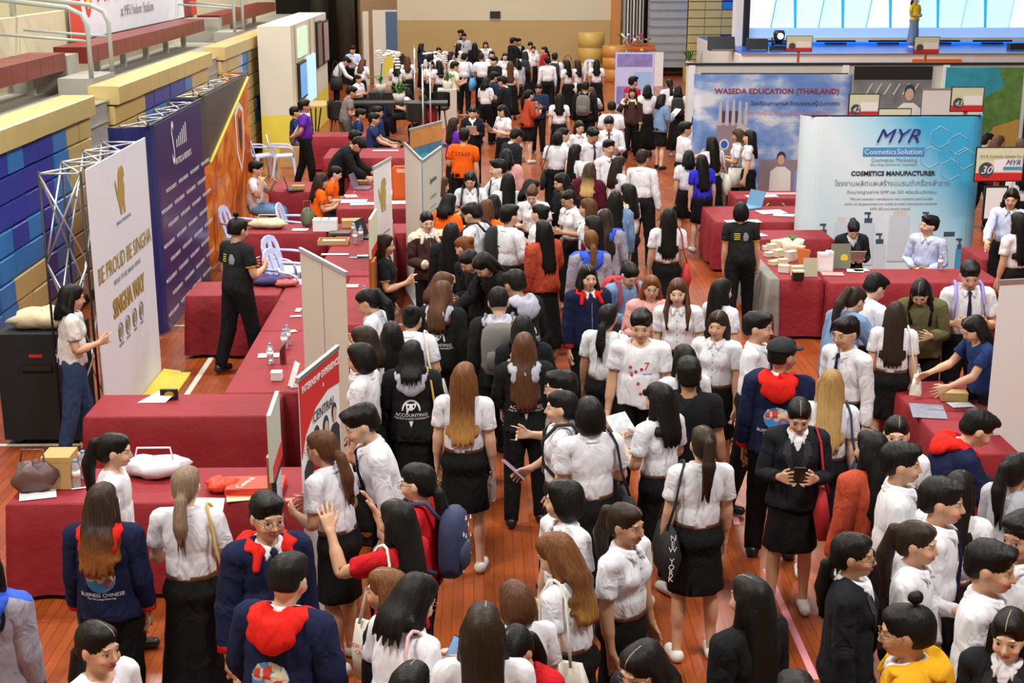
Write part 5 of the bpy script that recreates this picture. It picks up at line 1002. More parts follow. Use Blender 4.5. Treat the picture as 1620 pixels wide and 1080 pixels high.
ls = MB().tube([(4.75, 49.6, 0), (5.0, 49.6, .5), (5.15, 49.6, 1.0), (5.1, 49.5, 1.5), (4.9, 49.5, 1.75)], [.09, .07, .06, .05, .03], 8).build('driftwood_stem', OFFW); tag(ls, 'pale curved driftwood stem left of the lectern', 'driftwood')
wb2 = box('white_board', (6.0, 6.3, 48.8, 48.9, 0, 1.15), WHITE); tag(wb2, 'narrow white panel standing right of the lectern', 'panel')
for i, (x, y, m, h) in enumerate(((4.05, 52.0, mat('barrel_yellow', (.48, .30, .06), .5), 1.65), (4.85, 50.9, mat('barrel_orange', (.50, .21, .04), .45), 1.25))):
    tag(MB().lathe([(.46, 0), (.48, .02), (.48, h*.33), (.455, h*.34), (.48, h*.36), (.48, h*.66), (.455, h*.67), (.48, h*.69), (.48, h), (.42, h)], (x, y, 0), 22).build('drum', m), ('tall yellow drum by the back wall left of lectern', 'shorter orange drum beside the driftwood stem')[i], 'drum')
def plant(loc, n, h, lab, flower=None, name='potted_plant', cat='plant', seed=3):
    r = random.Random(seed); p = empty(name, loc); tag(p, lab, cat); MB().lathe([(.10, 0), (.15, .2), (.14, .2), (.13, .16)], n=12).build('pot', OFFW, p)
    for i in range(n):
        a = r.uniform(0, 6.3); L_ = r.uniform(.6, 1)*h; dx, dy = math.cos(a), math.sin(a); w_ = .035
        MB().add([(0, 0, .18), (dx*L_*.4-dy*w_, dy*L_*.4+dx*w_, .18+L_*.55), (dx*L_*.4+dy*w_, dy*L_*.4-dx*w_, .18+L_*.55), (dx*L_*.8, dy*L_*.8, .18+L_*.5)], [(0, 1, 2), (1, 3, 2)]).build('leaf', LEAF, p)
    if flower:
        for s_ in range(flower):
            a = r.uniform(-.6, .6); pts = [(.02*s_, 0, .18), (.1*a, 0, .18+h*1.2), (.35*a+.15*(s_-1), 0, .18+h*1.9), (.8*a+.35*(s_-1), 0, .18+h*1.8)]
            MB().tube(pts, .008, 5).build('stem', LEAF, p)
            for k in range(11):
                t = .35+.65*k/10; q = t*3; i0 = min(2, int(q)); f = q-i0; c = [pts[i0][j]+(pts[i0+1][j]-pts[i0][j])*f for j in range(3)]
                MB().lathe([(.01, -.02), (.065, 0), (.035, .03)], (c[0]+r.uniform(-.03, .03), c[1]-.03, c[2]), 7).build('blossom', PAPER, p)
    return p
plant((-1.95, 33.3, 1.05), 14, .5, 'green-leaved white orchid on the black bar table', 2, 'potted_orchid', seed=4); plant((-2.6, 36.4, 1.0), 10, .45, 'tall white orchid behind the white-shirted far left group', 2, 'potted_orchid', seed=6); plant((-.9, 37.2, 1.0), 8, .4, 'white orchid near the thin banner frames', 2, 'potted_orchid', seed=9)
tag(MB().box(-2.9, -2.3, 36.1, 36.9, 0, 1.0).build('plinth', BLACK), 'black plinth under the tall white orchid', 'plinth'); tag(MB().box(-1.15, -.65, 36.9, 37.5, 0, 1.0).build('plinth', OFFW), 'pale plinth under the orchid near the thin banner frames', 'plinth')
plant((7.5, 50.8, .5), 22, .75, 'green bushy plant beside the blue sky backdrop edge', seed=5)
tag(MB().box(7.3, 7.7, 50.6, 51.0, 0, .5).build('planter_box', KRAFT), 'brown planter box under the bushy plant', 'planter'); plant((3.95, 17.3, .74), 12, .12, 'small green plant behind the sample boxes', name='potted_plant', seed=8)

# black trunk case with cream cloth
cs = empty('trunk_case', (-4.12, 12.7, 0)); tag(cs, 'large black fabric case standing behind the off-white polo person', 'case'); MB().box(-.36, .34, -.3, .3, .06, 1.08).build('body', mat('black_fabric', (.010, .011, .011), .8, bump=(5, .5, .02)), cs); box('red_tag', (-.06, .06, -.306, -.301, .86, .89), REDI, cs); box('handle', (-.14, .14, -.33, -.301, .74, .79), BLACK, cs)
for x in (-.25, .25): MB().lathe([(.04, 0), (.05, .03), (.04, .06)], (x, -.2, 0), 10).build('wheel', BLACK, cs)
def lump(name, loc, r, m, label, cat, seed=1, n=14, flatz=1.0, parent=None):
    rr = np.random.default_rng(seed); V = []; F = []; rings = 8
    for i in range(rings+1):
        ph = PI*i/rings
        for j in range(n):
            th = 2*PI*j/n; k = 1+.18*math.sin(3*th+seed)+.12*math.sin(5*th+ph*4+seed)+rr.uniform(-.05, .05)
            V.append((r[0]*math.sin(ph)**.5*math.cos(th)*k, r[1]*math.sin(ph)**.5*math.sin(th)*k, max(0, r[2]*(1-math.cos(PI-ph)*-1)*.5*2*.5*(1+.15*math.sin(4*th))) if False else r[2]*(1+math.cos(ph))*.5*(1+.15*math.sin(4*th+seed))))
    for i in range(rings):
        for j in range(n): F.append((i*n+j, i*n+(j+1) % n, (i+1)*n+(j+1) % n, (i+1)*n+j))
    o = MB().add(V, F, True).build(name, m, parent); o.location = loc
    if label: tag(o, label, cat)
    return o
CANV = mat('cream_canvas', (.66, .58, .36), .85, bump=(8, .5, .02))
lump('cloth_bundle', (-4.12, 12.68, 1.08), (.27, .2, .17), CANV, 'crumpled cream canvas bundle on top of the black case', 'cloth', 3)
tag(lump('backpack', (-4.75, 12.0, 0), (.2, .18, .62), mat('dark_brown_cloth', (.05, .04, .03), .8), None, None, 5), 'dark brown bag on the floor left of the black case', 'bag')
# bottles, boxes, papers
def water(loc, label, h=.20, grp=None):
    b = empty('water_bottle', loc); tag(b, label, 'bottle', grp); MB().lathe([(.028, 0), (.032, .01), (.030, h*.3), (.032, h*.33), (.032, h*.7), (.026, h*.8), (.012, h*.9), (.012, h*.93)], n=12).build('body', GLASSP, b); MB().lathe([(.015, h*.92), (.015, h)], n=10).build('cap', mat('cap_blue', (.12, .38, .75), .4), b); MB().lathe([(.0325, h*.38), (.0325, h*.62)], n=12).build('label', PAPER, b)
def onT(px, py, z=.74): p = at(px, py, z); return (p[0], p[1], z)
for px, py, l in ((108, 770, 'left'), (122, 770, 'middle'), (134, 755, 'right')): water(onT(px, py), 'water bottle beside the cardboard box, %s of three' % l, .21, 'bottles on the front left table')
water(onT(428, 575), 'water bottle on the side table beside the small white box'); water(onT(562, 385), 'water bottle on long table, left of the pair'); water(onT(571, 380), 'water bottle on long table, right of the pair'); water(onT(577, 480), 'water bottle beside the black polo person with open hand'); water(onT(618, 362), 'water bottle right of the small lion roll-up'); water(onT(1487, 426), 'brown-labelled bottle on the cosmetics desk', .2)
for i in range(4): water(onT(*[(1450, 610), (560, 372), (455, 545), (450, 552)][i]), ['water bottle on the lower right table', 'third bottle on the long table beside the book box', 'water bottle on side table near the beige roll-up', 'second bottle by the white sheet on side table'][i])
def bx(px, py, w_, d, h, m, label, cat='box', z=.74, rz_=0, name='carton', lid=None):
    p = onT(px, py, z); b = empty(name, p, rz_); tag(b, label, cat); MB().box(-w_/2, w_/2, -d/2, d/2, 0, h).build('body', m, b)
    box('lid', (-w_/2-.002, w_/2+.002, -d/2-.002, d/2+.002, h*.85, h+.002), lid or m, b); return b
bx(98, 765, .20, .22, .24, KRAFT, 'open-topped brown cardboard box with a tag on front left table'); bx(438, 600, .095, .09, .075, WHITE, 'small white box on the side table'); 
for k, px in enumerate((503, 515, 527)): bx(px, 364, .115, .2, .16, WHITE, 'white box in the row of three, %s one' % ('left', 'middle', 'right')[k])
bx(558, 358, .30, .2, .10, KRAFT, 'flat brown book box right of the white boxes', rz_=.1); bx(472, 300, .2, .12, .07, KRAFT, 'yellow-brown box on the small table', z=.74); bx(573, 290, .25, .18, .05, KRAFT, 'brown box on the desk of the leaning black jacket person'); bx(462, 262, .45, .4, .42, KRAFT, 'large cardboard box on the floor behind the small table', z=0)
bx(1508, 632, .22, .12, .075, KRAFT, 'brown kraft box beside the navy tee person', rz_=-.15); bx(1300, 428, .10, .12, .22, WHITE, 'tall white box on the sample table, left one'); bx(1311, 428, .07, .12, .24, WHITE, 'tall white box on the sample table, right one')
r_ = random.Random(5)
SBX = [(1213, 395), (1222, 396), (1230, 394), (1236, 400), (1218, 405), (1232, 405), (1246, 400), (1252, 400), (1226, 418), (1238, 420), (1250, 412), (1262, 408), (1270, 428), (1240, 430), (1262, 436)]
WRD = ['nearest the grey drape', 'leaning at the back', 'with a raised lid', 'standing upright', 'at the left edge', 'lying open', 'beside the orange bag', 'behind the orange bag', 'on the front left corner', 'stacked low', 'in the centre', 'right of centre', 'by the plant', 'at the very front', 'next to the photo stand']
for k, (px, py) in enumerate(SBX): bx(px, py, .10+.03*(k % 3), .09, .05+.035*(k % 4), [CREAM, OFFW, CREAM][k % 3], 'cream sample box on the left table, '+WRD[k], rz_=r_.uniform(-.7, .7), name='sample_box')
bx(1262, 441, .13, .08, .10, BLACK, 'black display stand with white bottles in front of sample boxes', 'stand', name='display_stand', lid=CREAM)
ob2 = empty('gift_bag', onT(1270, 418)); tag(ob2, 'orange paper gift bag among the sample boxes', 'bag'); MB().add([(-.05, -.03, 0), (.05, -.03, 0), (.05, .03, 0), (-.05, .03, 0), (-.08, -.05, .2), (.08, -.05, .18), (.08, .05, .18), (-.08, .05, .2)], [(0, 1, 5, 4), (1, 2, 6, 5), (2, 3, 7, 6), (3, 0, 4, 7), (3, 2, 1, 0)]).build('body', mat('orange_paper', (.70, .20, .05), .6), ob2)
def stand(px, py, w_, h, m, label, extra=None):
    s_ = empty('card_stand', onT(px, py)); tag(s_, label, 'card stand'); MB().add([(-w_/2, 0, 0), (w_/2, 0, 0), (w_/2, .05, h), (-w_/2, .05, h), (-w_/2, .006, 0), (w_/2, .006, 0), (w_/2, .056, h), (-w_/2, .056, h)], [(0, 1, 2, 3), (5, 4, 7, 6), (0, 3, 7, 4), (1, 5, 6, 2), (3, 2, 6, 7), (0, 4, 5, 1)]).build('card', m, s_); box('foot', (-w_/2, w_/2, .0, .08, 0, .006), GLASSP, s_); return s_
stand(1282, 438, .17, .22, mat('beige_card', (.42, .38, .27), .6), 'upright beige card stand right of the black display stand'); s_ = stand(1330, 425, .24, .30, mat('olive_photo', (.18, .19, .14), .4), 'upright photo stand before the seated black blazer person'); flat('yellow_picture', ell(.04, .13, .045, .05), .02, YELI, s_)
def paper(px, py, w_, d, m, label, rz_=0, z=.742, t=.002, name='leaflet', cat='paper', layers=1):
    p = at(px, py, z); o = empty(name, (p[0], p[1], z), rz_) if layers > 1 else None
    if layers == 1:
        q = MB().box(-w_/2, w_/2, -d/2, d/2, 0, t).build(name, m); q.location = (p[0], p[1], z); q.rotation_euler = (0, 0, rz_); tag(q, label, cat); return q
    tag(o, label, cat)
    for k in range(layers): q = MB().box(-w_/2, w_/2, -d/2, d/2, 0, t*.9).build('sheet', m, o); q.location = (r_.uniform(-.01, .01), r_.uniform(-.01, .01), t*k); q.rotation_euler = (0, 0, r_.uniform(-.08, .08))
    return o
GLOSS = mat('printed_leaflet', (.55, .58, .62), .35, vary=.5, scale=25); PINKP = mat('pink_leaflet', (.75, .35, .35), .4, vary=.4, scale=20); GREYL = mat('grey_leaflet', (.25, .26, .33), .35, vary=.4, scale=20)
for a in [(425, 562, .2, .14, PAPER, 'white sheet under the water bottle on side table', .1), (459, 524, .13, .09, mat('crumpled_wrap', (.6, .52, .38), .6, vary=.4, scale=30), 'crumpled wrapper on the side table', .5), (468, 500, .12, .06, GLOSS, 'striped leaflet on the side table beside the beige roll-up', .2), (472, 490, .06, .15, PAPER, 'white paper edge at the beige roll-up', 0),
    (548, 452, .28, .16, PINKP, 'pale pink folder on table beside the open-handed black polo', 0), (475, 363, .22, .16, PAPER, 'white sheet beside the green backpack', 0), (590, 405, .4, .2, GLOSS, 'wrapped pack of leaflets on the long table, right end', .1), (530, 402, .35, .1, GLOSS, 'row of leaflets across the long table', 0), (575, 407, .35, .1, GREYL, 'dark leaflets at front edge of the long table', 0),
    (598, 392, .15, .1, mat('pale_blue_paper', (.5, .62, .85), .5), 'pale blue leaflet near the small lion roll-up', .3), (560, 318, .4, .3, PAPER, 'sheet on the desk of the orange tee pair', 0), (580, 322, .5, .25, GLOSS, 'white magazines on the orange tee pair desk', .1), (555, 310, .2, .3, PINKP, 'pinkish sheet beside the orange tee pair', .2), (620, 305, .3, .5, OFFW, 'open ring binder beside the lion roll-up', 0), (625, 320, .35, .3, PAPER, 'white sheets right of the lion roll-up', .1),
    (610, 238, .5, .15, PAPER, 'white sheet on the navy tee pair table', 0), (1317, 433, .26, .18, PINKP, 'patterned leaflet in front of the photo stand', -.1), (1353, 428, .2, .16, PAPER, 'pale yellow form in front of the seated blazer person', -.2), (1362, 427, .18, .14, CREAM, 'cream form under the writing hand', .1),
    (1468, 650, .28, .38, GREYL, 'grey leaflet on white sheet at lower right table', -.2), (1520, 640, .2, .14, GLOSS, 'blue and white leaflet beside the leaning hand', .1), (1175, 350, .5, .22, PAPER, 'white papers on the laptop table, left', .1), (1220, 335, .4, .3, PAPER, 'white papers behind the laptop', .2), (1245, 306, .7, .2, PINKP, 'orange and pink forms on the gold-lettered desk', 0), (1205, 310, .5, .2, PAPER, 'white forms on the gold-lettered desk', .1),
    (1195, 372, .3, .2, GLOSS, 'leaflets beside the black polo walker', .3), (1240, 340, .3, .2, PAPER, 'curled papers near the cosmetics backdrop edge', -.3), (392, 783, .3, .2, CANV, 'cream tote lying at the right end of front left table', .2), (60, 782, .25, .18, PAPER, 'yellow-edged form under the brown handbag', .3), (125, 772, .1, .02, PAPER, 'white pen on the front left table', .3), (1240, 745, .02, .02, PAPER, 'x', 0)][:-1]:
    paper(*a)
fd = empty('card_stand', onT(250, 632)); tag(fd, 'folded white card and black gold-printed packet on red table', 'card'); MB().add([(-.16, -.08, 0), (.08, -.08, 0), (.16, .05, .06), (-.0, .05, .06)], [(0, 1, 2, 3)]).build('folded_card', PAPER, fd); box('packet', (.02, .17, .0, .03, 0, .09), BLACK, fd); flat('gold_print', ell(.10, .045, .04, .03), -.001, GOLD, fd)
pn = empty('brochure_holder', onT(449, 575)); tag(pn, 'dark red brochure holder on the side table', 'holder')
for k in range(4): MB().box(-.03+.015*k, -.026+.015*k, -.02, .05, 0, .14+.02*k).build('brochure', RED if k % 2 else mat('maroon_card', (.16, .02, .02), .6), pn)
for px, py, l in ((463, 598, 'upper'), (459, 612, 'lower')): s_ = stand(px, py, .1, .14, PAPER, 'small folded white card at the side table edge, '+l); s_.rotation_euler = (0, 0, -1.0)
tr = empty('wooden_tray', onT(528, 385)); tag(tr, 'wooden tray holding cards on the long table', 'tray'); box('base', (-.2, .2, -.12, .12, 0, .012), KRAFT, tr)
for b_ in ((-.2, .2, -.12, -.108, .013, .06), (-.2, .2, .108, .12, .013, .06), (-.2, -.188, -.107, .107, .013, .06), (.188, .2, -.107, .107, .013, .06)): box('side', b_, KRAFT, tr)
box('cards', (-.15, .15, -.08, .08, .013, .04), GLOSS, tr); paper(538, 370, .28, .2, mat('dark_olive', (.06, .06, .04), .5), 'dark olive notebook behind the wooden tray', .0, t=.03, name='notebook', cat='book')
def laptop(p, rz_, label, m=GREYP):
    l = empty('laptop', p, rz_); tag(l, label, 'laptop'); box('keyboard_base', (-.17, .17, -.12, .12, 0, .018), m, l); MB().add([(-.17, .12, .018), (.17, .12, .018), (.17, .19, .24), (-.17, .19, .24), (-.17, .13, .018), (.17, .13, .018), (.17, .2, .24), (-.17, .2, .24)], [(0, 1, 2, 3), (5, 4, 7, 6), (0, 3, 7, 4), (1, 5, 6, 2), (3, 2, 6, 7)]).build('screen', m, l)
laptop(onT(590, 375), R(75), 'dark laptop screen edge beside the small lion roll-up', BLACK); laptop(onT(575, 298), R(80), 'grey-purple laptop in front of orange tee pair', mat('laptop_mauve', (.20, .14, .20), .4)); laptop(onT(1183, 328), R(-60), 'laptop with blue screen beside the black polo walker', mat('laptop_blue', (.15, .32, .50), .4)); laptop(onT(468, 300), R(100), 'black laptop on small table', BLACK)
def strapbag(px, py, z, r, m, label, seed, name='handbag'):
    p = at(px, py, z); b = empty(name, (p[0], p[1], z)); tag(b, label, 'bag'); lump('body', (0, 0, 0), r, m, None, None, seed, parent=b); MB().tube([(-r[0]*.6, 0, r[2]*.8), (-r[0]*.5, .02, r[2]*1.5), (r[0]*.5, .02, r[2]*1.5), (r[0]*.6, 0, r[2]*.8)], .008, 6).build('strap', m, b); return b
strapbag(55, 775, .74, (.15, .11, .2), mat('mauve_leather', (.12, .065, .06), .5), 'mauve-brown leather handbag on the front left table', 2); strapbag(425, 360, .74, (.26, .16, .12), CANV, 'round cream bag with pink handles on the table', 4); strapbag(487, 358, .74, (.09, .07, .24), mat('sage_cloth', (.13, .15, .09), .8), 'sage green small backpack on the table', 6, 'backpack'); strapbag(425, 449, .74, (.22, .14, .10), mat('indigo_cloth', (.05, .04, .14), .8), 'dark indigo handbag on the short table', 7); strapbag(452, 452, .74, (.13, .10, .07), mat('pink_red_leather', (.45, .10, .08), .6), 'small red-pink pouch on the short table', 8, 'pouch')
strapbag(400, 535, .0, (.16, .1, .34), WHITEF, 'white tote bag standing on floor behind black-trousered person', 9, 'tote_bag'); strapbag(20, 925, .0, (.19, .15, .52), mat('teal_cloth', (.018, .045, .075), .7), 'dark teal backpack on the floor left of navy jacket', 11, 'backpack').location = (-3.22, 7.0, 0.35)
tag(MB().lathe([(.18, .34), (.20, .36), (.18, .38)], (-3.22, 7.0, 0), 14).tube([(-3.35, 6.9, .34), (-3.4, 6.85, 0)], .012).tube([(-3.1, 6.9, .34), (-3.05, 6.85, 0)], .012).tube([(-3.22, 7.15, .34), (-3.22, 7.2, 0)], .012).build('stool', BLACK), 'low black stool under the dark teal backpack', 'stool')
strapbag(245, 752, .74, (.24, .12, .14), WHITEF, 'white folded fabric bag behind the seated ponytail person', 12, 'fabric_bag'); jr_ = MB().lathe([(.03, 0), (.035, .02), (.035, .08), (.02, .10)], n=10).tube([(0, 0, .1), (.01, 0, .15)], .004); j = jr_.build('dropper_bottle', OFFW); j.location = onT(74, 745); tag(j, 'small bottle with a dropper behind the brown handbag', 'bottle')
RB = mat('orange_red_fabric', (.78, .06, .025), .6, bump=(14, .6, .02))
lump('fabric_bag', onT(350, 775), (.11, .09, .09), RB, 'crumpled orange-red fabric bag, left of the folded one', 'bag', 13); fb = empty('fabric_bag', onT(405, 775)); tag(fb, 'stack of folded orange-red fabric bags with white script', 'bag')
for k in range(5): q = MB().box(-.2, .2, -.12, .13, .012*k, .012*k+.011).build('folded_bag', RB, fb); q.rotation_euler = (0, 0, r_.uniform(-.06, .06))
text('Central', .07, -.05, -.02, .062, PAPER, fb, rx=0, rz=1.2)
gb_ = at(655-15, 300, 0)
for k in range(6):
    b = empty('paper_bag', (-1.25, 21.6+.11*(5-k), .737)); tag(b, 'orange paper bag with white square logos by the sea picture banner, %s' % ('front one', 'second', 'third', 'fourth', 'fifth', 'rear one')[k], 'bag', 'orange paper bags'); x0 = random.uniform(-.02, .02); MB().box(-.14+x0, .14+x0, -.04, .04, .0, .30+.045*k).build('body', ORANGE, b)
    for q in range(1): flat('logo_square', rect(-.09+x0, .07+x0, .20+.045*k, .26+.045*k), -.041, mat('logo_cream', (.85, .55, .35), .6), b)
pm = strapbag(495, 780, .0, (.1, .1, .1), BLACK, 'x', 1) if False else None
wt = box('cable_tray', (4.1, 4.5, 15.3, 15.42, .02, .10), BLACK); tag(wt, 'black box on the floor under sample table', 'box')
# ---------------------------------------------------------------- people: head-top pixel, build, facing (0 away, 90 right, 180 camera, 270 left), clothes
def prints(key, tplkey, items, back=True, off=.004):
    co = TPL[tplkey][0][1]; me = TPL[tplkey][0][0]; me.update(); bv = BVHTree.FromPolygons([Vector(c) for c in co], [tuple(p.vertices) for p in me.polygons]); V = []; F = []; MI = []; ms = []
    sg = 1 if back else -1
    for it in items:
        if it[0] == 'T':
            _, s_, size, x, z, m, ri = it; cu = bpy.data.curves.new('t', 'FONT'); cu.body = s_; cu.size = size; cu.align_x = 'CENTER'; cu.resolution_u = 2; o = bpy.data.objects.new('t', cu); COL.objects.link(o); bpy.context.view_layer.update()
            m2 = bpy.data.meshes.new_from_object(o.evaluated_get(bpy.context.evaluated_depsgraph_get())); vs = [(v.co.x+x, v.co.y+z) for v in m2.vertices]; fs = [tuple(p.vertices) for p in m2.polygons]; bpy.data.objects.remove(o)
        else:
            _, pts, m, ri = it; n = len(pts); cx = sum(p[0] for p in pts)/n; cz = sum(p[1] for p in pts)/n; vs = [(cx, cz)]; fs = []
            for k in (1, 2, 3): vs += [(cx+(p[0]-cx)*k/3, cz+(p[1]-cz)*k/3) for p in pts]
            fs += [(0, 1+i, 1+(i+1) % n) for i in range(n)]
            for k in (0, 1): fs += [(1+k*n+i, 1+(k+1)*n+i, 1+(k+1)*n+(i+1) % n, 1+k*n+(i+1) % n) for i in range(n)]
        if m not in ms: ms.append(m)
        b0 = len(V)
        for x, z in vs:
            z += {'print_owl': -.065, 'print_ship': -.045}.get(key, 0); h = bv.ray_cast(Vector((x*sg, -.6*sg, z)), Vector((0, sg, 0)))[0]; y = h.y if h else -.13*sg
            V.append((x*sg, y-(off+ri*.0015)*sg, z))
        F += [tuple(i+b0 for i in f) for f in fs]; MI += [ms.index(m)]*len(fs)
    m3 = bpy.data.meshes.new(key); m3.from_pydata(V, [], F); m3.polygons.foreach_set('material_index', MI); m3.update(); co = np.array(V)
    TPL[key] = [[m3, co, weights(co, 'torso'), ms]]*3
PW = mat('print_white', (.78, .78, .80), .6); PR = mat('print_red', (.50, .04, .03), .6); PBL = mat('print_blue', (.04, .25, .62), .6); PTAN = mat('print_tan', (.55, .48, .33), .6)
arch = [(.075*math.cos(a), 1.16+.095*math.sin(a)) for a in [PI*k/14 for k in range(15)]]; arch2 = [(.062*math.cos(a), 1.16+.080*math.sin(a)) for a in [PI*k/14 for k in range(15)]]
INNER = CLK = cloth('black_jacket', (0, 0, 0))
prints('print_owl', 'jacket', [('P', [(x, z-.03) for x, z in arch], PW, 0), ('P', [(x, z-.03) for x, z in arch2], CLK, 1), ('P', [(-.045, 1.20), (-.02, 1.19), (.02, 1.19), (.045, 1.20), (.035, 1.165), (.02, 1.145), (0, 1.135), (-.02, 1.145), (-.035, 1.10), (-.038, 1.165)], PW, 2), ('P', ell(-.02, 1.17, .008, .010, 8), CLK, 3), ('P', ell(.02, 1.17, .008, .010, 8), CLK, 3),
    ('T', 'ACCOUNTING', .038, 0, 1.085, PW, 0), ('T', 'MAE FAH LUANG UNIVERSITY', .021, 0, 1.062, PW, 0), ('P', [(-.016, 1.05), (.016, 1.05), (.008, 1.02), (0, 1.0), (-.008, 1.02)], PW, 0)])
prints('print_ship', 'jacket', [('P', ell(0, 1.12, .085, .078, 20), PBL, 0), ('P', [(-.085, 1.13), (-.07, 1.11), (0, 1.10), (.07, 1.11), (.085, 1.13), (.06, 1.18), (0, 1.2), (-.06, 1.18)], PTAN, 1), ('P', [(-.075, 1.125), (-.04, 1.125), (-.045, 1.165), (-.07, 1.16)], PR, 2), ('P', [(-.03, 1.125), (.01, 1.125), (.005, 1.185), (-.028, 1.175)], PR, 2), ('P', ell(.045, 1.10, .03, .028, 10), PR, 2), ('P', ell(.045, 1.10, .018, .016, 8), PBL, 3),
    ('T', 'BUSINESS CHINESE', .030, 0, 1.018, PW, 0), ('T', 'Mae Fah Luang University', .016, 0, 1.0, PW, 0)])
prints('print_staff', 'tee', [('T', 'STAFF', .085, 0, 1.20, DARKT, 0)])
prints('print_polo', 'polo', [('P', rect(-.09, -.02, 1.235-.022*k, 1.243-.022*k), YELI, 0) for k in range(4)]+[('P', [(.02, 1.15), (.07, 1.15), (.085, 1.20), (.06, 1.25), (.03, 1.25), (.015, 1.2)], GREYI, 0)])
prints('print_seven', 'tee', [('T', '7', .085, .055, 1.165, PR, 0)]+[('P', ell(x, z, .012, .013, 8), REDI, 0) for x, z in ((-.06, 1.18), (-.02, 1.15), (.02, 1.17), (.0, 1.06), (-.05, 1.12), (.05, 1.0), (.02, .98))]+[('P', rect(-.07, -.04, 1.135, 1.145), GREYI, 0), ('P', rect(.03, .09, 1.13, 1.135), BLUEI, 0)], back=False)
prints('print_patch', 'shirt_long', [('T', 'BROTHERS', .034, .02, 1.10, PR, 0), ('P', rect(-.09, -.01, 1.16, 1.175), DARKT, 0)])
BTM = mat('button_metal', (.35, .33, .3), .3, metal=.7)
prints('print_buttons', 'shirt_short', [('P', ell(0, 1.25-.065*k, .0065, .0065, 6), BTM, 1) for k in range(5)], back=False)
prints('print_badge', 'polo', [('P', ell(.07, 1.2, .016, .016, 10), PW, 0)], back=False)
prints('print_wing', 'blazer', [('P', rect(-.11, -.06, 1.20-.02*k, 1.208-.02*k), GOLD, 1) for k in range(3)], back=False)
LAP = mat('lapel_black', (.017, .017, .021), .85)
prints('print_lapel', 'blazer', [('P', [(s_*.045, 1.325), (s_*.085, 1.30), (s_*.098, 1.22), (s_*.07, 1.225), (s_*.082, 1.19), (s_*.015, 1.06), (s_*.008, 1.10), (s_*.040, 1.22)][::s_], LAP, 1) for s_ in (1, -1)], back=False)
prints('print_zip', 'jacket', [('P', [(-.004, .83), (.004, .83), (.004, .97), (-.004, .97)], GREYI, 0), ('P', [(-.004, .98), (.004, .98), (.004, 1.12), (-.004, 1.12)], GREYI, 0), ('P', [(-.004, 1.13), (.004, 1.13), (.004, 1.27), (-.004, 1.24)], GREYI, 0)], back=False)
BACKP = {}
def carried(kind, color, side=1):
    """backpack or tote built once in rest coordinates, shared by copies"""
    k = (kind, color, side)
    if k in BACKP: return BACKP[k]
    cols = {'k': (.014, .014, .016), 'y': (.62, .36, .06), 'w': (.70, .67, .58), 'n': (.025, .035, .09), 'g': (.15, .14, .13), 'r': (.45, .02, .03), 'b': (.10, .32, .65), 'p': (.28, .22, .55), 'm': (.16, .05, .05), 'i': (.62, .38, .40), 'o': (.5, .33, .08)}
    m = mat('bag_'+color, cols[color], .8, bump=(14, .5, .01)); parts = []
    def me(nm, mb_, mm=m): mesh = bpy.data.meshes.new(nm); mesh.from_pydata(mb_.v, [], mb_.f); mesh.polygons.foreach_set('use_smooth', [True]*len(mb_.f)); mesh.materials.append(mm); mesh.update(); parts.append((nm, mesh))
    if kind == 'backpack':
        prof = [(.05, .93), (.12, .95), (.14, 1.02), (.14, 1.2), (.125, 1.30), (.07, 1.345), (.02, 1.35)]; b = MB()
        V = []; n = 14
        for r_, z in prof: V += [(r_*(abs(math.cos(t))**.7)*(1 if math.cos(t) > 0 else -1), -.205+(.075*r_/.14)*(abs(math.sin(t))**.7)*(1 if math.sin(t) > 0 else -1), z) for t in [2*PI*i/n for i in range(n)]]
        F = [(i*n+t, i*n+(t+1) % n, (i+1)*n+(t+1) % n, (i+1)*n+t) for i in range(len(prof)-1) for t in range(n)]+[tuple(range(n))[::-1], tuple((len(prof)-1)*n+t for t in range(n))]
        b.add(V, F); me('body', b); q = MB(); q.lathe([(.03, .98), (.095, 1.0), (.10, 1.08), (.09, 1.13), (.03, 1.14)], (0, -.275, 0), 12, 1, .3); me('pocket', q)
        for s_ in (1, -1): me('strap', MB().tube([(s_*.09, -.15, 1.30), (s_*.10, -.07, 1.395), (s_*.105, .03, 1.385), (s_*.11, .125, 1.28), (s_*.125, .12, 1.12), (s_*.15, .02, 1.02), (s_*.13, -.14, .98)], .014, 6))
        if color == 'n':
            for a_ in range(12): z = .98+.028*a_; x = [-.07, .03, .08, -.02][a_ % 4]; me('anchor_print', MB().tube([(x, -.288, z), (x, -.288, z+.025)], .003, 4).tube([(x-.012, -.288, z+.008), (x, -.288, z-.003), (x+.012, -.288, z+.008)], .003, 4), PW)
    else:
        b = MB(); x = .21*side; w_, h0, h1 = .155, .62, .96
        b.add([(x-.02, -w_, h0), (x+.035, -w_, h0), (x+.035, w_, h0), (x-.02, w_, h0), (x-.035, -w_, (h0+h1)/2), (x+.075, -w_, (h0+h1)/2), (x+.075, w_, (h0+h1)/2), (x-.035, w_, (h0+h1)/2), (x, -w_+.01, h1), (x+.03, -w_+.01, h1), (x+.03, w_-.01, h1), (x, w_-.01, h1)],
              [(3, 2, 1, 0), (0, 1, 5, 4), (1, 2, 6, 5), (2, 3, 7, 6), (3, 0, 4, 7), (4, 5, 9, 8), (5, 6, 10, 9), (6, 7, 11, 10), (7, 4, 8, 11), (8, 9, 10, 11)]); me('body', b)
        for y in (1, -1): me('strap', MB().tube([(x+.02*side, y*.10, .95), (x*.86, y*.085, 1.12), (.155*side, y*.075, 1.30), (.125*side, y*.03, 1.372), (.12*side, 0, 1.385)], .009, 6))
    BACKP[k] = parts; return parts
PEOPLE = []
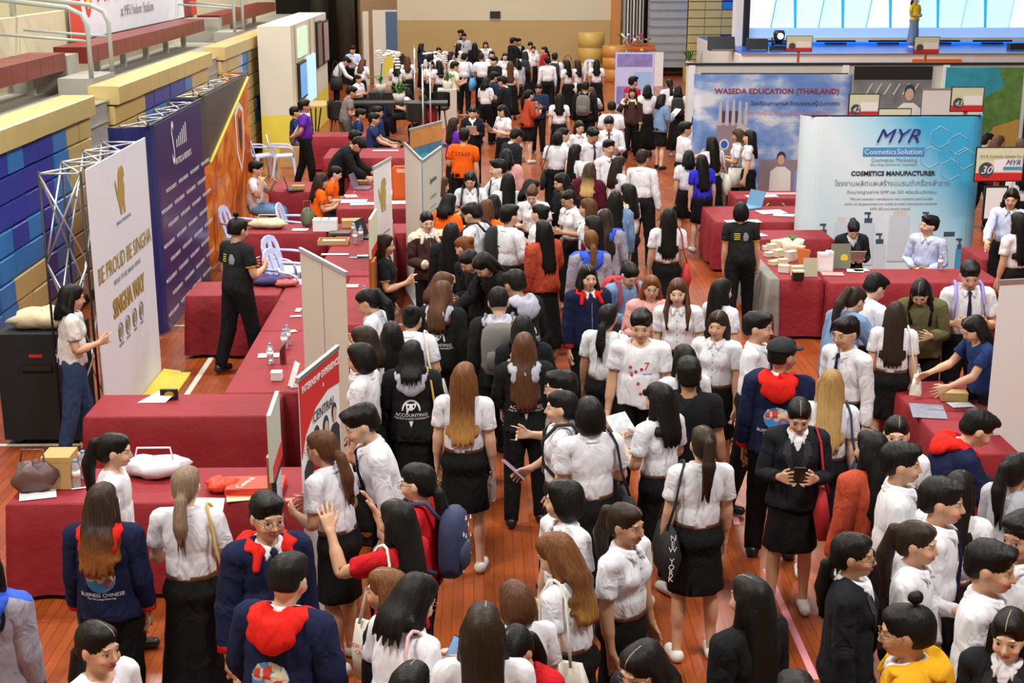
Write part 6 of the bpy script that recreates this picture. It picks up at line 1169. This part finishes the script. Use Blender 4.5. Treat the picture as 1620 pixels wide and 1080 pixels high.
COLN = {'k': 'black', 'y': 'yellow', 'w': 'cream', 'n': 'navy', 'g': 'grey', 'r': 'red', 'b': 'blue', 'p': 'purple', 'm': 'maroon', 'i': 'pink', 'o': 'golden'}
HN = {'L': 'long', 'V': 'very long', 'W': 'long wavy', 'S': 'shoulder-length', 'F': 'long', 'B': 'bobbed', 'G': 'fringed long', 'P': 'ponytailed', 'Q': 'low-ponytailed', 'N': 'tied-up', 'T': 'topknotted', 'M': 'short', 'U': 'cropped', 'C': 'capped'}
CN = {'k': 'black', 'd': 'dark', 'b': 'brown', 'r': 'reddish', 'o': 'brown-tipped', 'O': 'orange-brown', 'g': 'golden', 'B': 'blond-tipped', 'y': 'blond'}
def fdir(f):
    f %= 360
    return 'back turned' if f < 45 or f > 315 else 'facing right' if f < 135 else 'facing camera' if f < 225 else 'facing left'
def place_obj(name, parts, M, label, cat, group=None):
    r = empty(name); r.matrix_world = M; tag(r, label, cat, group)
    for nm, me in parts: c = bpy.data.objects.new(nm, me); COL.objects.link(c); c.parent = r
    return r
def person(px, py, sex, face, hair, hc, top, bot, arms='dd', lean=0, pitch=8, extras='', yaw=0, h=None, zbase=0.0, step=None):
    ex = extras.split(',') if extras else []
    rr = random.Random(px*31+py); h = h or ((1.59 if sex == 'F' else 1.70)+rr.uniform(-.02, .02)); seated = 'S' in ex
    step = (rr.choice([-9, -4, 0, 4, 9]) if bot not in ('ks', 'kl', 'gl') else rr.choice([-3, 0, 3])) if step is None else step
    B, SCL = pose(sex, lean, pitch, yaw, arms, seated, h, step, rr.uniform(-3, 3))
    htop = np.array([0, -.015, 1.615])*SCL; ht = B[3][0]@htop+B[3][1]
    pw = at(px, py, ht[2]+zbase); a = R(-face); ca, sa = math.cos(a), math.sin(a)
    root = np.array([pw[0]-(ca*ht[0]-sa*ht[1]), pw[1]-(sa*ht[0]+ca*ht[1]), zbase])
    d = pix((root[0], root[1], 1.3+zbase))[2]; lod = 0 if d < 11.5 else 1 if d < 21 else 2
    p = empty('person', tuple(root), a); M = Matrix.Translation(Vector(root)) @ Matrix.Rotation(a, 4, 'Z')
    def add(key, name, m, lodx=None):
        o = mobj(name, skin_to(key, lod if lodx is None else lodx, B, SCL), None, p)
        if isinstance(m, list): pass
        else: o.data.materials.clear(); o.data.materials.append(m)
        return o
    o = mobj('body', skin_to('body', lod, B, SCL, slim=.12 if bot in ('kp', 'bj', 'gp', 'lj') else .16 if bot in ('kl', 'gl') else .58), None, p); o.data.materials.clear(); o.data.materials.append(SKINS[rr.choice([0, 0, 1, 1, 2, 3]) if sex == 'F' else rr.choice([0, 1, 1, 2])])
    tk, tm, te, _ = TOPS[top]
    if sex == 'M' and top == 'ws': tk = 'shirt_short_m'
    gm = add(tk, {'shirt_short': 'shirt', 'shirt_short_m': 'shirt', 'shirt_long': 'shirt'}.get(tk, tk), tm)
    bk, bm = BOTS[bot]; add(bk, {'skirt_short': 'skirt', 'skirt_long': 'skirt'}.get(bk, bk), bm)
    if bot in ('ks', 'kl', 'kp') and top in ('ws', 'wl', 'wm') and lod < 2: add('belt', 'belt', mat('belt_brown', (.09, .035, .015), .5))
    if 'c' in te or 'f' in te: add('collar', 'collar', CW)
    if 'f' in te: add('shirt_front', 'shirt_front', CW)
    for c_ in 'hijby':
        if c_ in te: add('hood', 'hood', HOODM[c_])
    if top in ('jn', 'jm', 'jy') and lod < 2: add('collar', 'collar', CW)
    hk = 'U' if hair == 'C' else hair
    o = mobj('hair', skin_to(hk, lod, B, SCL, .045 if ('h' in te or 'i' in te or 'b' in te) and hk in 'LVWSFG' else .0), None, p); o.data.materials.clear(); o.data.materials.append(hairmat(hc, rr.choice([.001, .014, -.012]) if sex == 'F' and hk in 'LVWSFQBP' else 0))
    if hair == 'C': add('cap', 'cap', cloth('cap_grey', (.03, .033, .035)))
    if 'g' in ex: add('glasses', 'glasses', BLACK if rr.random() < .5 else mat('wire_gold', (.35, .25, .15), .3, metal=.8))
    if 't' in ex: add('tie', 'tie', cloth('tie_navy', (.012, .014, .05)))
    shoe = mat('shoe_black', (.012, .012, .014), .35) if (bot in ('kp', 'gp') or rr.random() < .5) and 'ws' not in ex else mat('shoe_white', (.72, .70, .66), .6)
    for s_ in ('shoe_r', 'shoe_l'): add(s_, 'shoe', shoe)
    for e in ex:
        if e.startswith('pr'): o = mobj('print', skin_to('print_'+e[2:], 0, B, SCL), None, p); [o.data.materials.append(m) for m in (TPL['print_'+e[2:]][0][3])] if not o.data.materials else None
    if top == 'ja' and lod < 2 and 'np' not in ex: o = mobj('print', skin_to('print_owl', 0, B, SCL), None, p); [o.data.materials.append(m) for m in TPL['print_owl'][0][3]]
    if top == 'jn' and lod < 2: o = mobj('print', skin_to('print_ship', 0, B, SCL), None, p); [o.data.materials.append(m) for m in TPL['print_ship'][0][3]]
    if top == 'jb' and lod < 2: o = mobj('lapel', skin_to('print_lapel', 0, B, SCL), None, p); [o.data.materials.append(m) for m in TPL['print_lapel'][0][3]]
    if top in ('jn', 'jm', 'jd', 'jp') and lod < 2: o = mobj('zip', skin_to('print_zip', 0, B, SCL), None, p); [o.data.materials.append(m) for m in TPL['print_zip'][0][3]]
    if top == 'tk': o = mobj('print', skin_to('print_polo', 0, B, SCL), None, p); [o.data.materials.append(m) for m in TPL['print_polo'][0][3]]
    if top == 'ws' and sex == 'F' and lod < 2 and 90 <= face <= 270: o = mobj('print', skin_to('print_buttons', 0, B, SCL), None, p); [o.data.materials.append(m) for m in TPL['print_buttons'][0][3]]
    for c_ in list(p.children):
        if c_.name.split('.')[0] in ('collar', 'tie', 'print', 'hood', 'lapel', 'zip'): c_.parent = gm
    C_ = Matrix([list(B[2][0][i]*1.0)+[B[2][1][i]] for i in range(3)]+[[0, 0, 0, 1]]); S4 = Matrix.Diagonal((SCL[0], SCL[1], SCL[2], 1))
    # hand centres
    def hand(o, sgn): q = np.array(armp(.60, .022, 0, sgn))*SCL; return M @ Vector(B[o][0]@q+B[o][1])
    hr, hl = hand(6, 1), hand(10, -1); mid = (hr+hl)/2
    rec = dict(o=p, px=px, py=py, top=top, hair=hair, hc=hc, face=face, ex=ex, sex=sex, seated=seated, items=[]); PEOPLE.append(rec)
    fwd = Vector((-math.sin(a), math.cos(a), 0))
    for e in ex:
        if e[:2] in ('K:', 'L:', 'R:'):
            kind = 'backpack' if e[0] == 'K' else 'tote'; parts = carried(kind, e[2], -1 if e[0] == 'L' else 1)
            T = M @ (C_ @ S4 if e[0] == 'K' else (C_ @ S4 if lean < 12 else S4)); o = place_obj('backpack' if e[0] == 'K' else 'tote_bag', parts, T, '', 'bag'); rec['items'].append((o, COLN[e[2]]+(' backpack' if e[0] == 'K' else ' shoulder bag')))
        if e in ('P', 'A', 'B', 'Q', 'N', 'X'):
            base = mid if arms in ('pp', 'ww', 'qq') else hr
            if e == 'P': q = MB().box(-.037, .037, -.004, .004, -.075, .075).build('phone', mat('phone_white', (.7, .7, .72), .3) if rr.random() < .5 else BLACK); scr = MB().box(-.033, .033, -.006, -.0045, -.07, .07).build('screen', mat('phone_screen', (.1, .2, .35), .2, emit=((.25, .4, .6), .5)), q); nm = 'phone'; rot = (R(-35), 0, a)
            elif e == 'N': q = MB().box(-.11, .11, -.012, .012, -.15, .15).build('folder', BLACK); nm = 'black folder'; rot = (R(-25), 0, a)
            elif e == 'Q': q = MB().box(-.15, .15, -.004, .004, -.105, .105).build('brochure', mat('brochure_print', (.45, .30, .42), .35, vary=.8, scale=12)); nm = 'colourful brochure'; rot = (R(-50), R(20), a)
            elif e == 'B': q = empty('water_bottle'); MB().lathe([(.03, -.10), (.033, -.09), (.033, .06), (.012, .10), (.012, .11)], n=12).build('body', GLASSP, q); MB().lathe([(.015, .105), (.015, .125)], n=10).build('cap', mat('cap_blue', (0, 0, 0)), q); nm = 'water bottle'; rot = (0, 0, 0); base = hr+Vector((0, 0, -.09))
            else: q = MB().box(-.10, .10, -.002, .002, -.14, .14).build('leaflet', PAPER if e == 'A' else GLOSS); nm = 'white sheet' if e == 'A' else 'printed leaflet'; rot = (R(-48), 0, a)
            q.location = base+fwd*.045+Vector((0, 0, .05 if e != 'B' else 0)); q.rotation_euler = rot
            tag(q, '', {'P': 'phone', 'B': 'bottle'}.get(e, 'paper')); rec['items'].append((q, nm))
    rec.update(hr=hr, hl=hl, root=root, M=M, B=B, SCL=SCL); return rec
DATA = '''
-28 862 F 0 L k jg kl dd 0 5
153 981 F 122 Q k tw kp dd 0 6
160 761 F 2 W o jn kp dd 0 12
293 734 F 4 Q y ws kl pp 4 10 R:o,A
422 778 M 150 M k jn kp dd 0 4 g,t
460 871 M 18 U k jn kp pp 8 12
504 678 F 300 Q b ws ks pp 12 6 g
561 641 M 255 M k wl kp pd 16 8 t
651 536 F 2 S k ja ks pp 0 10 R:y
734 572 F 8 V O ws ks dd 0 4 B
828 525 F 2 V b ja kp dh 0 2
659 730 F 285 Q k tr kp dd 0 8 g,K:n
626 788 F 310 L k tr kp uu 4 6 L:w
612 897 F 285 S O jk kp dd 0 4
672 904 F 45 S k ws kp pp 12 22 g,P,R:i
651 1046 F 20 S k tw kp dd 0 8
763 954 F 2 V d ws ks dd 0 5
804 1001 F 212 Q k tr kp pd 10 22
812 915 F 335 B b ws ks dd 4 14
866 841 F 300 W O ws ks pd 6 22 L:w
892 756 F 240 B k ws ks dd 0 4 ,45
990 794 F 128 P d ws ks dd 0 6
1114 672 F 352 P d ws ks dd 0 6 L:k,wsh
1007 1020 F 235 S k jk kp pp 6 18 g
1189 909 F 325 V k jk kp dd 0 5
1262 1066 M 0 U k jl kp dd 0 5
1350 840 F 112 Q k jb ks dd 0 2 g
1454 822 F 122 P d wl ks dp 0 6
1433 953 M 285 T k jy kp dd 6 6 g
1573 855 M 122 M k wl kp dd 0 8
1599 965 F 212 V k jb ks dd 0 12
1426 699 M 102 M k wl kp dd 0 4 t
1493 755 M 112 M k wl kp dp 0 6 t,N
1521 742 F 25 L k ws ks dd 4 8
1612 713 F 60 P k jl kp dd 0 6
1562 650 M 92 M k jn kp rr 34 -4
1420 656 F 195 Q k ws ks dd 0 4
1381 678 F 330 V k jr kp dd 0 6
1267 633 F 188 Q k jb ks pp 0 26 P,L:r
1317 582 F 12 V g ws ks dd 4 8 R:n
1239 534 M 15 C k jn kp dd 0 6 -,40
1339 500 M 235 M k wl kp dd 4 6 g,t
1199 492 M 112 M k wl kp dd 0 4 t
1137 490 F 205 L d ws ks dd 0 6
1142 439 F 55 V k ws ks dd 0 6
1172 318 F 4 B k tk kp dd 0 6
1072 439 F 192 F b ws ks dd 4 4
1031 434 F 182 S r jp kp pp 0 4 g
1002 418 F 155 N k jd kp pp 12 22 g,K:r
930 417 F 165 F k jn kp dd 0 4
1015 489 M 190 M k tw kp dd 0 12 prseven
963 479 F 25 Q k ws ks dd 0 8 R:w
1083 543 F 345 L k ws ks dd 0 8
1090 564 M 5 M k tb kp dd 0 6
1043 603 F 322 G k ws ks pp 0 8 X
932 626 F 350 B k ws kl pd 0 6 R:k
889 615 F 275 Q k ws kp sd 0 4 K:k,Q
888 585 M 275 M k tg kp pd 0 6 g
114 448 F 72 S k tc bj pd 4 6
378 343 M 40 T k tk kp pp 4 12
181 682 F 82 P k tw kp dd 4 6
405 254 M 95 M k tw lj cq 4 6 S
607 369 F 90 L d tk kp pd 0 4 prbadge
675 333 F 165 Q k jm kp wp 0 10 g
511 273 F 70 L d to kp pp 8 12 S
534 262 F 95 Q k to kp pp 10 12 S,P
577 222 M 95 M k jk kp rr 44 20
564 206 M 80 M k jk kp dd 10 10 S
480 157 M 80 M k tp kp bb 0 2
466 168 M 80 M k tn gp pp 0 4 S
558 136 M 72 M k tg gp pp 14 8
572 172 M 80 M k tn kp pp 6 14 S
592 178 M 90 M k tn kp rr 6 4 S
597 168 M 100 M k tn kp dd 0 4 S
557 72 M 190 M k lb kp pp 0 16 A
553 92 M 80 M k wl kp rd 34 22 R:k
576 93 F 25 L b ws kl pd 16 20
567 118 F 125 P k ws kp pp 0 12 S
602 145 F 2 L k js kp pd 4 10 S
641 137 F 275 S k ws kp pp 6 8 S
667 150 F 310 S k jq kp pp 8 14 S,K:r
629 94 F 8 L k ws kl pp 4 8
644 88 F 2 L b ws kl pp 0 8
636 84 F 350 L k ws kl dd 0 8
667 68 F 60 S k js kl dd 0 6
681 80 F 20 S k ws kl pd 0 6
694 74 F 180 L k ws kl dd 0 6
682 95 F 182 L k ws kl pp 0 12
694 95 F 330 L k ws kl pd 0 6 R:k
728 47 M 275 M k jk kp pp 8 10
734 52 M 182 M k jl kp dd 0 6 t
714 81 F 85 S k ws kl dd 0 6
726 68 F 60 L k ws kl dd 0 6
751 67 F 2 V k jk kl dd 0 6
768 65 F 185 L d ws kl dd 0 10
735 83 M 20 M k ws kp pd 0 6 R:b
720 97 M 68 M k ty kp pp 0 14
761 83 M 2 U d ws kp dd 0 6
778 80 F 200 S k ws kl dd 0 6
781 89 M 230 M k jk kp dd 0 10
799 83 F 180 S k ws kl dd 0 6
812 59 M 60 M k jk kp dd 0 6
820 60 M 150 M k jb kp dd 0 6
807 96 F 2 V b ws kl dd 0 6
818 92 F 330 S k jl ks dd 0 8
831 80 F 2 L d ws kl dd 0 6 K:k
839 66 M 180 M k ws kp dd 0 12
844 72 F 182 N k ws kl dd 0 4
861 73 F 275 Q k jc kl dd 0 6
866 89 M 350 M k wl kp dd 0 6
878 83 M 5 M k wl kp dd 0 6 K:k
896 94 F 315 L k ws kl dd 0 6 R:w
783 113 M 60 M k js kp pp 0 14
770 122 F 40 S k ws kp pp 4 12
793 120 M 300 M k jb kp pp 4 16
839 141 F 60 P k jr ks pp 4 10
852 132 F 190 Q k js kp pp 0 16 P
885 147 F 2 L k ws kl dd 0 6
748 168 F 182 Q k jb kp pp 0 18 A
792 166 F 235 S k ws kl pp 0 24 X
913 94 F 320 L d ws kl pd 0 8
944 93 F 4 L k ws kl dd 0 6
927 128 M 15 U k jk kp dd 0 6 K:g
936 137 F 352 V b ws kl cd 0 6
1002 120 M 60 M k jc kp dd 0 6
1001 138 F 188 F k jm kp cd 0 2 P
1025 133 F 2 S k ws kl dd 0 6
1048 148 F 60 S k jd ks pp 0 8 A
1059 124 F 340 Q k ws ks dd 0 6
1073 134 F 10 S k ws kl dd 0 6 K:k
968 159 M 2 U k ws kp dd 0 6
963 184 M 188 M k wl kp pp 0 20 t
917 190 F 165 L d ws kl dd 0 14
940 202 M 150 M k wl kp pp 6 18 g,t
963 220 M 160 M k wl kp dd 0 2 t
883 207 F 8 B k ws kp dd 0 6 L:k
911 227 F 60 V k ws kl dd 0 6
892 201 F 90 N k ws kl dd 0 6
934 256 F 15 W B jw kp dd 0 8
981 246 F 60 L d ws kl dd 0 12
1018 236 M 35 M d wl kp dp 0 14
1084 192 M 80 M k ws kp pd 0 4
1107 180 M 108 M k jt kp pd 4 8 g
1125 214 F 340 V k ws kl pd 0 12 R:w
1167 203 F 280 W B ws kl pp 0 8 L:w
1186 205 F 285 L k ws kl dd 0 6
1090 236 F 2 S k ws ks dd 0 6 R:i
1110 243 F 350 V k db ks dd 0 6
735 202 M 8 M k to kp dp 0 6 prstaff
719 185 F 60 L d tp kl dd 0 8
822 204 M 55 M k jb kp dp 20 14
801 234 F 10 S k jp kp dd 0 8
789 251 M 255 M k wl kp rd 0 4 t
743 271 F 185 V k ws kl pp 0 22 P,g,K:k
699 278 F 60 S b ws kl pd 0 8
804 272 F 350 V k ws kl dd 0 6
845 282 F 85 S k jk kp pp 6 14
713 305 F 35 S k to kp pp 4 14
714 350 F 2 V k jk kp dd 0 8
729 373 F 300 N r jk kp pd 8 16
742 321 M 300 M k wl kp pp 4 24 K:k
770 314 F 20 L b to kp dd 0 8
781 306 F 5 S k ws kl pd 0 8
805 323 M 50 M k wl kp pd 0 4 prpatch
841 295 F 190 N b ws kl pp 6 26
853 321 F 300 N k ws kl pd 0 8
859 347 F 330 V k jr kl pd 0 4
896 300 F 240 Q k ws kl pp 4 16 g
931 313 F 285 V b ws kl dd 0 2
938 340 F 300 V k jw kp dd 0 6
957 329 F 10 V d jg kp dd 0 6
935 362 F 350 Q O jg kp dd 0 6
993 289 F 310 F k ws ks dd 0 6 L:y
974 300 F 0 V k jd kp dd 0 6
1059 327 F 2 V k ws kl dd 0 6 R:r
886 273 F 250 S k jk kp pd 0 16
572 457 F 282 P k ws kl pp 8 24
572 514 F 290 S d ws kl dd 0 12
618 507 F 350 W k ws ks qd 0 6 P
654 481 F 15 N k ws kl pd 8 22 R:w
701 442 F 20 L b ja kp dd 6 12
706 429 F 60 S b ws kp dd 6 16
566 541 F 285 B k ws kl dd 0 14
733 398 F 240 S k jk kp pd 12 26 g
753 406 F 235 V k jk kp rd 26 24
810 426 M 325 M k ja kp pd 8 18
788 452 M 2 U k ja kp dd 6 14 K:g
826 496 F 2 S k jk kp pd 0 10
1361 454 F 60 P d jd kp rd 20 14
1393 433 M 62 M k wl kp pd 18 14
1418 475 F 18 V d ws ks dd 4 10 R:w
1455 447 F 205 F k jo kp pp 18 24 g
1537 414 M 190 M k ws kp pp 0 22 t,K:p
1534 500 F 262 L k tn kp rr 16 14
1602 297 F 205 S k lb kp rd 6 6 g
1612 334 F 340 V k ws kp dd 0 8
1565 209 F 80 Q k jm kp pp 0 12
1582 213 F 90 S b jm kp cd 0 10
1616 218 F 0 L b jk kp dd 0 8
1617 248 F 350 L k ws kp dd 0 8
1618 808 M 235 M k wl kp dd 0 10
1353 352 F 182 N k jb kp pp 16 26 S,A
1475 340 M 215 M k lb kp ww 8 -6 S,-,40
1449 -6 F 150 P k sy gl ww 0 6
'''
ROWS = []
for ln in DATA.strip().split('\n'):
    f = ln.split(); yaw = 0; e2 = []
    for e in (f[11] if len(f) > 11 else '').split(','):
        if e in ('-', ''): continue
        if e.lstrip('-').isdigit(): yaw = float(e)
        else: e2.append(e)
    ROWS.append([int(f[0]), int(f[1]), f[2], float(f[3]), f[4], f[5], f[6], f[7], f[8], float(f[9]), float(f[10]), ','.join(e2), yaw])
# statures spread within a natural range so that nobody stands inside a neighbour or a table
HS = [(1.59 if r[2] == 'F' else 1.70)+random.Random(r[0]*31+r[1]).uniform(-.02, .02) for r in ROWS]; H0 = list(HS); OFF = []
for r, h in zip(ROWS, HS):
    B, SCL = pose(r[2], r[9], r[10], r[12], r[8], 'S' in r[11].split(','), h); t = B[3][0]@(np.array([0, -.015, 1.615])*SCL)+B[3][1]; OFF.append(t)
def foot(i):
    t = OFF[i]; k = HS[i]/H0[i]; z = t[2]*k+(1.5 if ROWS[i][6] == 'sy' else 0); a = R(-ROWS[i][3]); w_ = at(ROWS[i][0], ROWS[i][1], z)
    return np.array([w_[0]-(math.cos(a)*t[0]-math.sin(a)*t[1])*k, w_[1]-(math.sin(a)*t[0]+math.cos(a)*t[1])*k])
RECT = [(t[0]-.13, t[1]+.13, t[2]-.13, t[3]+.13) for t in TB]+[(-5.2, -4.2, 31.8, 39.4)]
for it in range(60):
    P_ = [foot(i) for i in range(len(ROWS))]; D_ = [0.0]*len(ROWS)
    for i in range(len(ROWS)):
        for j in range(i):
            d = P_[i]-P_[j]; L_ = math.hypot(*d); lim = .40
            if L_ < lim: s_ = (lim-L_)*(1 if d[1] > 0 else -1); D_[i] += s_; D_[j] -= s_
        x, y = P_[i]
        for x0, x1, y0, y1 in RECT:
            if x0 < x < x1 and y0 < y < y1 and ROWS[i][9] < 25: D_[i] += 1.2*(y0-y if y-y0 < y1-y else y1-y)
    for i in range(len(ROWS)):
        dist = max(4, P_[i][1]); dh = -max(-.5, min(.5, D_[i]))*.35*(4.45-1.6)/dist; lo, hi = (.10, .10) if dist > 14 else (.07, .07); HS[i] = min(H0[i]+hi, max(H0[i]-lo, HS[i]+dh))
for r, h in zip(ROWS, HS): person(*r, h=h, zbase=1.5 if r[6] == 'sy' else 0.0)
# ---------------------------------------------------------------- labels of people and what they carry
LM = [(575, 850, 'clapping red tee'), (1265, 700, 'phone-gazing blazer'), (1239, 600, 'capped navy jacket'), (1317, 640, 'golden-haired person'), (651, 610, 'owl-print jacket'), (1120, 850, 'black-lettered bag'), (735, 230, 'orange staff tee'), (1155, 150, 'sky backdrop'),
      (1400, 300, 'cosmetics backdrop'), (1000, 90, 'wooden lectern'), (605, 90, 'tall orchid'), (480, 200, 'purple polo'), (440, 180, 'white booth'), (510, 560, 'beige banner back'), (500, 640, 'internship banner'), (675, 400, 'brown cream-collared jacket'), (90, 780, 'cardboard box'),
      (1590, 560, 'white roll-up'), (607, 420, 'black polo table host'), (1060, 390, 'centre long-haired walker'), (1015, 580, 'seven-print tee'), (1172, 400, 'black polo walker'), (1570, 270, 'booth sign 30'), (1435, 1000, 'mustard hoodie'), (1350, 930, 'glasses-wearing blazer'), (990, 900, 'smiling ponytailed person'),
      (110, 850, 'ship-print jacket'), (672, 230, 'sea picture banner'), (600, 320, 'lion roll-up'), (860, 430, 'rust sweater'), (810, 500, 'grey-hooded broad back'), (735, 640, 'orange-brown hair'), (828, 600, 'owl jacket under hair'), (963, 250, 'navy-tied shirt centre'), (1100, 300, 'blue dress'), (925, 100, 'plastic chair by wall'),
      (780, 70, 'wooden fan chairs'), (1350, 400, 'desk blazer'), (1475, 380, 'desk pale blue shirt'), (1050, 180, 'denim jacket'), (845, 170, 'short rust sweater'), (1000, 180, 'jacketed phone caller'), (200, 420, 'lion banner'), (370, 420, 'bun-haired polo'), (1510, 640, 'lower right table'), (455, 60, 'wall screens'), (1250, 400, 'sample boxes'), (557, 230, 'leaning black jacket'), (715, 100, 'white and yellow tee'), (860, 130, 'crimson jacket')]
seen = {}
def rels(q):
    x, y = q['px'], q['py']+50
    L_ = sorted(LM, key=lambda l: (l[0]-x)**2+(l[1]-y)**2)
    for l in L_:
        dx, dy = x-l[0], y-l[1]
        if dx*dx+dy*dy < (30+q['py']*.06)**2: continue
        yield (('right of ' if dx > 0 else 'left of ') if abs(dx) > abs(dy)*.8 else ('below ' if dy > 0 else 'above '))+l[2]
for q in PEOPLE:
    hair = ('a grey cap' if q['hair'] == 'C' else HN[q['hair']]+' '+CN[q['hc']]+' hair'); tops = TOPS[q['top']][3]; ext = ''
    if 'g' in q['ex']: ext = ', glasses'
    elif 'S' in q['ex']: ext = ', seated'
    elif 't' in q['ex']: ext = ', tie'
    best = None
    for k, r in enumerate(rels(q)):
        cand = [tops, hair+ext, fdir(q['face']), r]
        w_ = 'person in '+', '.join(cand)
        if len(w_.split()) > 16: w_ = 'person in '+', '.join([tops, hair, fdir(q['face']), r])
        if len(w_.split()) > 16: w_ = 'person in '+', '.join([tops, hair, r])
        if w_ not in seen: best = w_; break
    seen[best] = 1; q['label'] = best; tag(q['o'], best, 'person')
    short = 'person in '+tops+', '+r
    for o, nm in q['items']:
        pre = 'worn by ' if 'backpack' in nm else 'hanging from ' if 'bag' in nm else 'held by '
        lb_ = nm+' '+pre+short; k = 0; R_ = list(rels(q))
        while lb_ in seen: k += 1; lb_ = nm+' '+pre+'person in '+tops+', '+R_[k]
        if len(lb_.split()) > 16: lb_ = nm+' '+pre+'person '+R_[k]
        seen[lb_] = 1; o['label'] = lb_
def item(name, label, cat, mb_, m, loc, rot=(0, 0, 0)):
    o = mb_.build(name, m); o.location = loc; o.rotation_euler = rot; tag(o, label, cat); return o
def who(px, py): return min(PEOPLE, key=lambda q: abs(q['px']-px)+abs(q['py']-py))
q = who(1114, 672); 
# NEW YORK lettering on the long black bag
bag = q['items'][0][0]
for i, ch in enumerate('NEW YORK'):
    if ch != ' ': t = text(ch, .052, 0, 0, 0, PAPER, bag); t.rotation_euler = (PI/2, 0, 0); t.location = (-.20, -.157, .905-.04*i)
q = who(626, 788); bag = q['items'][0][0]; t = text('NEW ZEALAND\nCREATIVE', .035, 0, 0, 0, REDI, bag); t.location = (-.29, 0, .84); t.rotation_euler = (PI/2, 0, -PI/2)
for q, nm, cl in ((who(1267, 633), 'red', REDI),):
    pp = at(1253, 775, .85); paper(1253, 775, .2, .26, PAPER, 'white sheet held low by the phone-gazing black blazer person', 0, z=.88)
dead = {t[0].name for tpl in TPL.values() for t in tpl if t[0].users == 0}
for n_ in dead: bpy.data.meshes.remove(bpy.data.meshes[n_])
